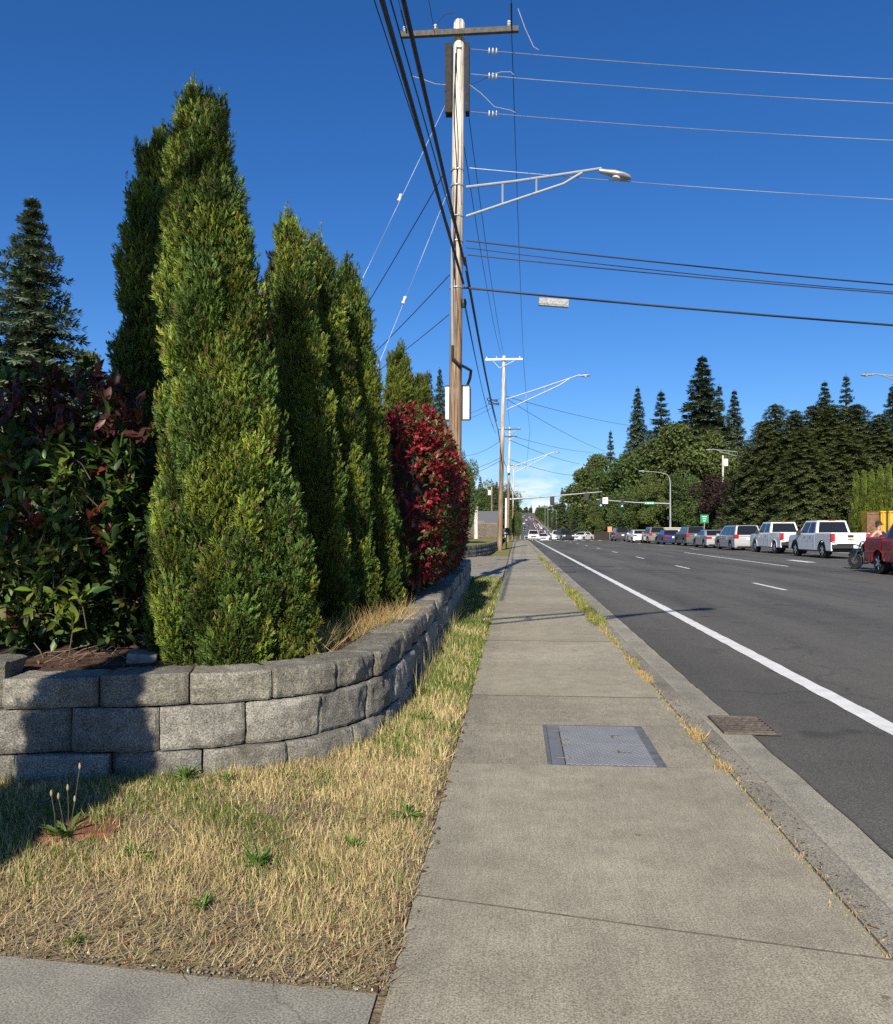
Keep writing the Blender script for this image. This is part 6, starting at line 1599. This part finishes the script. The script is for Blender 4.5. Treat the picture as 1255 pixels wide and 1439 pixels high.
    m = MB(); m.box((0.26 if 'offplate' in opts else 0, yr - (0.028 if pick else 0.012), pz), (0.32, 0.02, 0.16)); parts.append(('license_plate', m, M['numberplate'], 0, None))
    m = MB(); m.box((0, L / 2 - 0.03, 0.62 if not pick else 0.85), (W * 0.5, 0.08, 0.2)); parts.append(('grille', m, M['black'], 0.01, None))
    m = MB(); m.box((0, L / 2 - 0.02, 0.42 if not pick else 0.58), (W * 0.96, 0.14, 0.2)); parts.append(('front_bumper', m, paint if not pick else M['chrome'], 0.03, None))
    return parts


def car(kind, name, paint, loc, rz, label, cat, group, opts=()):
    t = empty(name, loc, rz, label, cat, group); objs = []
    for nm, mb, mt, bv, pi in make_car(kind, paint, opts):
        objs.append(mb.build(nm, mt, objs[pi] if pi is not None else t, bevel=bv, smooth=35))
    return t


def place(u, v, X_left=True): return g(u, v, ZR)


WHITE = carpaint('white_car', (0.74, 0.75, 0.76)); SILVER = carpaint('silver_car', (0.42, 0.42, 0.42), 0.35); GREY = carpaint('grey_car', (0.10, 0.10, 0.105), 0.3)
BLUE = carpaint('blue_car', (0.018, 0.03, 0.11)); DARK = carpaint('dark_car', (0.025, 0.027, 0.03)); TAUPE = carpaint('taupe_car', (0.20, 0.19, 0.18), 0.4); RED = carpaint('red_car', (0.27, 0.008, 0.016)); CREAM = carpaint('cream_car', (0.62, 0.6, 0.55))
QG = 'vehicles queued in the far lane'
# (kind, rear-left wheel pixel, paint, label, options)
queue = [('pickup', 1157, 784.6, WHITE, 'newest white pickup truck, last in the queue, with red tail lights and gold emblem', 'pickup truck', ('blackbumper', 'bowtie', 'offplate')),
         ('pickup', 1089.5, 778.0, WHITE, 'older white pickup truck ahead of the newer white one', 'pickup truck', ('paintarch', 'blackbumper')),
         ('van', 1027.5, 773.2, SILVER, 'silver minivan in front of the white pickups', 'minivan', ()),
         ('sedan', 990, 770.0, SILVER, 'pale silver sedan between the minivan and the grey sport utility', 'car', ()),
         ('suv', 962, 767.2, GREY, 'large dark grey sport utility behind the blue car', 'sport utility', ('chromerail',)),
         ('sedan', 932, 765.3, BLUE, 'dark blue car in the queue', 'car', ()),
         ('suv', 911, 763.7, TAUPE, 'taupe sport utility ahead of the blue car', 'sport utility', ()),
         ('sedan', 889, 762.6, WHITE, 'white sedan near the head of the queue', 'car', ()),
         ('suv', 864, 760.6, DARK, 'dark sport utility first at the signal', 'sport utility', ())]
HEAD = 0.035
for kd, u, v, pt, lab, cat, op in queue:
    S = SPEC[kd]; p = g(u, v, ZR); R = Matrix.Rotation(HEAD, 3, 'Z'); off = R @ Vector((-(S['W'] / 2 - 0.08), S['ax'][0], 0))
    car(kd, {'pickup': 'pickup_truck', 'van': 'minivan', 'sedan': 'sedan_car', 'suv': 'sport_utility'}[kd], pt, (p.x - off.x, p.y - off.y, ZR), HEAD, lab, cat, QG, op)
# red pickup entering at the right, heading towards the camera: its right side faces us
S = SPEC['compact_pickup']; p = g(1233.5, 806.5, ZR); RZR = PI + 0.02
off = Matrix.Rotation(RZR, 3, 'Z') @ Vector(((S['W'] / 2), S['ax'][0], 0)); red_loc = Vector((p.x - off.x, p.y - off.y, ZR))
car('compact_pickup', 'pickup_truck', RED, red_loc, RZR, 'dark red pickup truck cut off by the right edge', 'pickup truck', None, ('paintarch', 'chromebumper'))
# yellow container with a rusty end behind it
p = at(1238, 745, 60); t = empty('container', (p.x, p.y, 0), 0, 'yellow steel container at the right edge behind the pickups', 'container'); zt_ = at(1240, 718, 60).z
m = MB(); m.box((1.6, 3, (zt_ + 0.3) / 2), (3.2, 6, zt_ - 0.3)); m.box((1.6, -0.02, zt_ - 0.06), (3.3, 0.12, 0.12))
for k in range(7): m.box((0.15 + k * 0.48, -0.03, (zt_ + 0.3) / 2), (0.08, 0.08, zt_ - 0.4))
m.build('shell', M['yellow'], t, bevel=0.02)
m = MB(); m.box((-0.45, 0.3, zt_ * 0.5), (0.85, 0.1, zt_ - 0.2)); m.box((-0.45, 0.24, zt_ - 0.2), (0.9, 0.05, 0.1)); m.build('end_door', plain('rusty_brown', (0.16, 0.09, 0.05), 0.85, var=0.4, scale=6), t, bevel=0.01)
# vehicles around the crossing
X_G = 'vehicles around the crossing'
for kd, u, vb, wpx, rz, pt, lab, cat, nm in [('pickup', 749.5, 757.2, 13.6, PI, CREAM, 'cream pickup coming towards the camera in the near lane beyond the crossing', 'pickup truck', 'pickup_truck'), ('suv', 783, 757.5, 13.5, PI, WHITE, 'white sport utility waiting beyond the crossing beside a black one', 'sport utility', 'sport_utility'),
                                             ('suv', 793, 757.8, 16.5, PI + 0.25, DARK, 'black sport utility facing the camera at the crossing', 'sport utility', 'sport_utility'), ('sedan', 819, 757.8, 15.5, PI - 0.55, WHITE, 'white sedan turning across the crossing', 'car', 'sedan_car'), ('sedan', 763, 757.0, 9.5, PI, WHITE, 'small white car in the middle lane beyond the crossing', 'car', 'sedan_car')]:
    d = 1.43 * F / (vb - VH - 0.6); p = at(u, vb, d); car(kd, nm, pt, (p.x, p.y, zp(p.y) + ZR), rz, lab, cat, X_G)


# far traffic: one mesh per car, copied
def one_mesh(kind, paint, name):
    parts = make_car(kind, paint); allm = []; mb = MB()
    for nm, b, mt, bv, pi in parts:
        if nm in ('door_seam', 'door_handle', 'arch_trim', 'diffuser', 'mirror', 'roof_rail'): continue
        if mt not in allm: allm.append(mt)
        o = len(mb.v); mb.v += b.v; mb.f += [tuple(i + o for i in f) for f in b.f]; mb.m += [allm.index(mt)] * len(b.f)
    o = mb.build(name, allm); d = o.data; bpy.data.objects.remove(o); return d


FARM = {}
for nm, kd, pt in [('white', 'sedan', WHITE), ('silver', 'suv', SILVER), ('dark', 'suv', DARK), ('blue', 'sedan', BLUE), ('red', 'sedan', RED), ('white ', 'suv', WHITE), ('grey', 'sedan', GREY)]:
    FARM[nm] = one_mesh(kd, pt, 'distant_car')


def far_car(nm, x, y, rz, grp, where):
    o = bpy.data.objects.new('distant_car', FARM[nm]); COL.objects.link(o); o.location = (x + xs(y), y, zp(y) + ZR + 0.03); s_ = math.atan2(zp(y + 5) - zp(y - 5), 10)
    o.rotation_euler = (s_ if abs(rz) < 1 else -s_, 0, rz); tag(o, 'tiny distant ' + nm.strip() + ' car ' + where, 'car', grp)


names = list(FARM)
for lane, x in enumerate((13.6, 17.2)):
    y = 395 + lane * 5
    while y < 1250:
        far_car(rnd.choice(names), x + rnd.uniform(-.3, .3), y, 0.0, 'cars queued up the far hill', 'in the queue climbing the far hill'); y += rnd.uniform(8, 14) if y < 700 else rnd.uniform(14, 30)
for y in (405, 422, 440, 470, 495, 520, 560, 600, 640, 690, 720, 770, 830, 890, 960, 1040, 1120, 1210, 1300, 1420): far_car(rnd.choice(names), rnd.choice((4.2, 7.8)), y, PI, 'oncoming cars on the far hill', 'coming down the far hill')


# ------------------------------------------------------------------ hatch and drain
t = empty('utility_hatch', ((HX0 + HX1) / 2, (HY0 + HY1) / 2, 0), 0.0, 'galvanised tread-plate access hatch set in the sidewalk', 'hatch'); wx, wy = HX1 - HX0, HY1 - HY0
m = MB()
for q in (-1, 1):
    m.box((q * (wx / 2 - (0.026 if q > 0 else 0.012)), 0, -0.026), (0.052 if q > 0 else 0.024, wy, 0.05)); m.box((-0.014, q * (wy / 2 - 0.012), -0.026), (wx - 0.076, 0.024, 0.05))
m.build('frame', plain('hatch_frame', (0.13, 0.135, 0.14), 0.7, 0.2, var=0.3, scale=14), t, bevel=0.003)
m = MB(); m.box((0, 0, -0.1), (wx, wy, 0.02)); m.build('pit', M['void'], t)
hs_ = MB(); hs_.box((-wx / 2 + 0.062, 0, -0.012), (0.072, wy - 0.05, 0.02)); hs_.build('hinge_strip', plain('hinge_zinc', (0.16, 0.17, 0.18), 0.6, 0.2), t)
for q in (-1, 1):
    m = MB(); m.box((wx / 2 - 0.054 - (wx - 0.158) / 2, q * (wy - 0.05) / 4, -0.01), (wx - 0.158, (wy - 0.05) / 2 - 0.004, 0.02)); lf = m.build('leaf', M['plate'], t)
    for yk in ((0.30, 0.08) if q > 0 else (-0.06, -0.33)):
        h_ = MB(); h_.tube([(-wx / 2 + 0.05, yk, 0.0), (-wx / 2 + 0.16, yk, 0.0)], 0.004, 8); h_.build('hinge', M['rust'], lf)
    m = MB(); m.box((wx / 2 - 0.2, q * 0.2, 0.0005), (0.09, 0.012, 0.004)); m.box((0.1, q * 0.17, 0.0005), (0.012, 0.05, 0.004)); m.build('lift_handle', M['rust'], lf)
dc = g(1044, 1022, ZR); t = empty('storm_drain', (dc.x, dc.y, ZR + 0.012), -0.01, 'rusty cast-iron storm drain grate in the gutter', 'drain')
gw, gl = 0.36, 0.50; m = MB()
for q in (-1, 1): m.box((q * gw / 2, 0, 0.005), (0.028, gl + 0.028, 0.018)); m.box((0, q * gl / 2, 0.005), (gw - 0.028, 0.028, 0.017))
m.build('frame', M['rust'], t, bevel=0.003); m = MB()
for k in range(7):
    yk = -gl / 2 + 0.05 + k * (gl - 0.1) / 6
    m.box((0, yk, 0.006), (gw - 0.03, 0.010, 0.012))
    if k < 6:
        for j in range(5): m.box((-gw / 2 + 0.055 + j * (gw - 0.11) / 4, yk + (gl - 0.1) / 12, 0.007), (0.012, 0.062, 0.013), Matrix.Rotation(0.75 if k % 2 else -0.75, 3, 'Z'))
m.build('grate', M['rust'], t); m = MB(); m.box((0, 0, 0.0), (gw, gl, 0.005)); m.build('pit', M['void'], t)


# ------------------------------------------------------------------ motorcycle and rider beyond the red pickup
pw_ = g(1202.5, 799.6, ZR); MB_RZ = 0.5
t = empty('motorcycle', (pw_.x, pw_.y, ZR), MB_RZ, 'black motorcycle half hidden behind the red pickup', 'motorcycle')      # origin at the front wheel contact, heading +Y
def mwheel(y, r, nm='wheel'):
    m = MB(); m.lathe([(r * 0.78, -0.05), (r * 0.93, -0.06), (r, -0.025), (r, 0.025), (r * 0.93, 0.06), (r * 0.78, 0.05)], (0, y, r), 'X', 26); w = m.build('wheel', M['tyre'], t, smooth=40)
    m = MB(); m.lathe([(r * 0.79, -0.03), (r * 0.79, 0.03), (r * 0.72, 0.03), (r * 0.72, -0.03)], (0, y, r), 'X', 26); m.lathe([(0.05, -0.06), (0.05, 0.06)], (0, y, r), 'X', 12)
    for k in range(10): a = k * PI / 5; m.tube([(0.03 * (-1) ** k, y, r), (0, y + math.cos(a) * r * 0.76, r + math.sin(a) * r * 0.76)], 0.006, 5)
    m.build('rim', M['chrome'], w, smooth=40); m = MB(); m.lathe([(0.13, -0.075), (0.13, -0.068), (0.05, -0.066)], (0, y, r), 'X', 18); m.build('brake_disc', M['chrome'], w)


mwheel(0, 0.31); mwheel(-1.5, 0.30)
m = MB()
for q in (-1, 1): m.tube([(q * 0.1, 0.0, 0.31), (q * 0.1, -0.2, 0.72), (q * 0.1, -0.3, 0.98)], 0.026, 8)
m.build('fork', M['chrome'], t, smooth=40)
m = MB(); m.tube([(0.42, -0.70, 0.985), (0.33, -0.67, 0.99), (0.16, -0.45, 1.03), (0.1, -0.3, 1.0), (-0.1, -0.3, 1.0), (-0.16, -0.45, 1.03), (-0.33, -0.67, 0.99), (-0.42, -0.70, 0.985)], 0.014, 8); m.build('handlebar', M['black'], t)
m = MB(); m.tube([(0, 0.28, 0.5), (0, 0.1, 0.655), (0, -0.15, 0.66), (0, -0.3, 0.55)], [0.05, 0.07, 0.07, 0.04], 8); m.build('front_fender', M['black'], t, smooth=40)
m = MB(); m.lathe([(0.03, -0.1), (0.085, -0.06), (0.095, 0.05), (0.05, 0.07)], (0, -0.14, 0.92), 'Y', 14); m.build('headlight', M['headlight'], t, smooth=40)
m = MB(); m.tube([(0, -0.34, 0.86), (0, -0.5, 0.92), (0, -0.75, 0.88), (0, -0.9, 0.78)], [0.07, 0.15, 0.15, 0.08], 12); m.build('fuel_tank', M['black'], t, smooth=50)
m = MB(); m.tube([(0, -0.85, 0.74), (0, -1.1, 0.72), (0, -1.4, 0.74), (0, -1.65, 0.8)], [0.1, 0.15, 0.14, 0.08], 12); m.build('seat', M['cloth'], t, smooth=50)
m = MB(); m.box((0, -0.72, 0.45), (0.34, 0.5, 0.38)); m.lathe([(0.12, -0.2), (0.14, 0), (0.1, 0.2)], (0, -0.62, 0.62), 'X', 12); m.build('engine', M['darkrim'], t, bevel=0.05)
m = MB(); m.tube([(0, -0.3, 0.85), (0, -0.45, 0.4), (0, -0.8, 0.24), (0, -1.2, 0.3), (0, -1.5, 0.3)], 0.03, 8); m.tube([(0, -0.35, 0.88), (0, -0.9, 0.7), (0, -1.5, 0.62)], 0.028, 8); m.build('frame', M['black'], t)
m = MB(); m.tube([(0.17, -0.55, 0.4), (0.19, -0.9, 0.28), (0.2, -1.6, 0.3)], [0.03, 0.04, 0.05], 10); m.build('exhaust', M['chrome'], t)
m = MB(); m.tube([(0, -1.15, 0.6), (0, -1.5, 0.65), (0, -1.78, 0.52)], [0.06, 0.09, 0.07], 8); m.build('rear_fender', M['black'], t, smooth=40)
m = MB(); m.box((0, -1.82, 0.62), (0.12, 0.05, 0.08)); m.build('taillight', M['taillight'], t, bevel=0.01)


def skin_obj(name, verts, edges, radii, mat, parent, root=0, sub=2):
    me = bpy.data.meshes.new(name); me.from_pydata(verts, edges, []); me.materials.append(mat)
    o = bpy.data.objects.new(name, me); COL.objects.link(o); o.parent = parent
    s = o.modifiers.new('skin', 'SKIN'); s.use_smooth_shade = True; lay = me.skin_vertices[0].data if me.skin_vertices else None
    if lay is None:
        bmq = bmesh.new(); bmq.from_mesh(me); bmq.verts.layers.skin.verify(); bmq.to_mesh(me); bmq.free(); lay = me.skin_vertices[0].data
    for i, r in enumerate(radii): lay[i].radius = (r, r) if not isinstance(r, tuple) else r; lay[i].use_root = (i == root)
    q = o.modifiers.new('sub', 'SUBSURF'); q.levels = 1; q.render_levels = sub
    return o


pr_ = empty('person', (pw_.x, pw_.y, ZR), MB_RZ, 'motorcycle rider in a black tank top and cap leaning over the handlebar', 'person')
V_, E_, R_ = [], [], []


def chain(start, pts, rs):
    prev = start
    for p, r in zip(pts, rs):
        V_.append(p); R_.append(r); i = len(V_) - 1
        if prev is not None: E_.append((prev, i))
        prev = i
    return prev


chain(None, [(0, -1.36, 0.86)], [0.15])                                   # pelvis
ch = chain(0, [(0, -1.27, 1.02), (0, -1.12, 1.2), (0, -1.0, 1.33)], [0.135, 0.15, 0.13])
nk = chain(ch, [(0.01, -0.95, 1.43), (0.03, -0.93, 1.49)], [0.06, 0.058])
hd = chain(nk, [(0.05, -0.91, 1.56), (0.055, -0.91, 1.64), (0.055, -0.91, 1.70)], [0.08, 0.092, 0.07])
chain(hd - 1, [(0.16, -0.935, 1.585)], [0.018])                            # nose, head turned to the right
chain(hd - 2, [(0.12, -0.93, 1.53)], [0.035])                              # chin
for q in (-1, 1):
    hnd = chain(ch, [(q * 0.18, -0.98, 1.36), (q * 0.34, -0.93, 1.17), (q * 0.38, -0.83, 1.06), (q * 0.37, -0.75, 1.015), (q * 0.375, -0.70, 1.01)], [0.066, 0.052, 0.044, 0.028, 0.034])
    for k, (dx, ln) in enumerate(((-0.036, 0.062), (-0.013, 0.072), (0.012, 0.068), (0.036, 0.052))):
        chain(hnd, [(q * (0.375 + dx * 0.9), -0.675, 1.012), (q * (0.37 + dx), -0.66, 0.99), (q * (0.37 + dx), -0.675, 0.955)], [0.0105, 0.0095, 0.008])
    chain(hnd, [(q * 0.335, -0.72, 0.992), (q * 0.345, -0.69, 0.96)], [0.011, 0.009])
    chain(0, [(q * 0.13, -1.22, 0.84), (q * 0.24, -0.84, 0.76), (q * 0.2, -0.66, 0.46), (q * 0.19, -0.7, 0.30), (q * 0.19, -0.6, 0.26), (q * 0.19, -0.5, 0.255)], [0.10, 0.062, 0.055, 0.042, 0.042, 0.03])
bd = skin_obj('body', V_, E_, R_, M['skin'], pr_)
skin_obj('tank_top', [(0, -1.35, 0.9), (0, -1.27, 1.03), (0, -1.12, 1.2), (0, -1.0, 1.36)], [(0, 1), (1, 2), (2, 3)], [0.16, 0.15, 0.168, 0.15], M['cloth'], pr_)
tv_ = [(0, -1.37, 0.88)]; te = []; tr_ = [0.163]
for q in (-1, 1):
    b = len(tv_); tv_ += [(q * 0.13, -1.22, 0.85), (q * 0.24, -0.84, 0.765), (q * 0.2, -0.66, 0.46), (q * 0.19, -0.7, 0.33)]; te += [(0, b), (b, b + 1), (b + 1, b + 2), (b + 2, b + 3)]; tr_ += [0.112, 0.075, 0.068, 0.06]
skin_obj('trousers', tv_, te, tr_, M['denim'], pr_)
for q in (-1, 1): skin_obj('boot', [(q * 0.19, -0.7, 0.36), (q * 0.19, -0.7, 0.27), (q * 0.19, -0.6, 0.25), (q * 0.19, -0.47, 0.245)], [(0, 1), (1, 2), (2, 3)], [0.06, 0.058, 0.05, 0.036], M['black'], pr_)
m = MB(); m.lathe([(0.104, -0.02), (0.107, 0.02), (0.095, 0.07), (0.055, 0.105), (0.01, 0.115)], (0.055, -0.91, 1.665), 'Z', 16); m.add([(0.14, -1.00, 1.655), (0.14, -0.83, 1.655), (0.27, -0.86, 1.635), (0.27, -0.99, 1.635), (0.14, -1.00, 1.667), (0.14, -0.83, 1.667), (0.27, -0.86, 1.645), (0.27, -0.99, 1.645)], [(0, 1, 2, 3), (4, 5, 6, 7), (0, 1, 5, 4), (1, 2, 6, 5), (2, 3, 7, 6), (3, 0, 4, 7)]); m.build('cap', M['cloth'], pr_, smooth=40)
skin_obj('hair', [(0.0, -0.91, 1.66), (-0.02, -0.91, 1.58), (-0.01, -0.92, 1.53)], [(0, 1), (1, 2)], [0.07, 0.06, 0.04], M['hair'], pr_)
m = MB(); m.tube([(0.13, -0.85, 1.62), (0.155, -0.89, 1.62), (0.155, -0.95, 1.62), (0.13, -0.985, 1.62)], 0.016, 6); m.build('sunglasses', M['black'], pr_)

print('objects', len(bpy.data.objects), 'tris', sum(len(o.data.polygons) for o in COL.objects if o.type == 'MESH'))
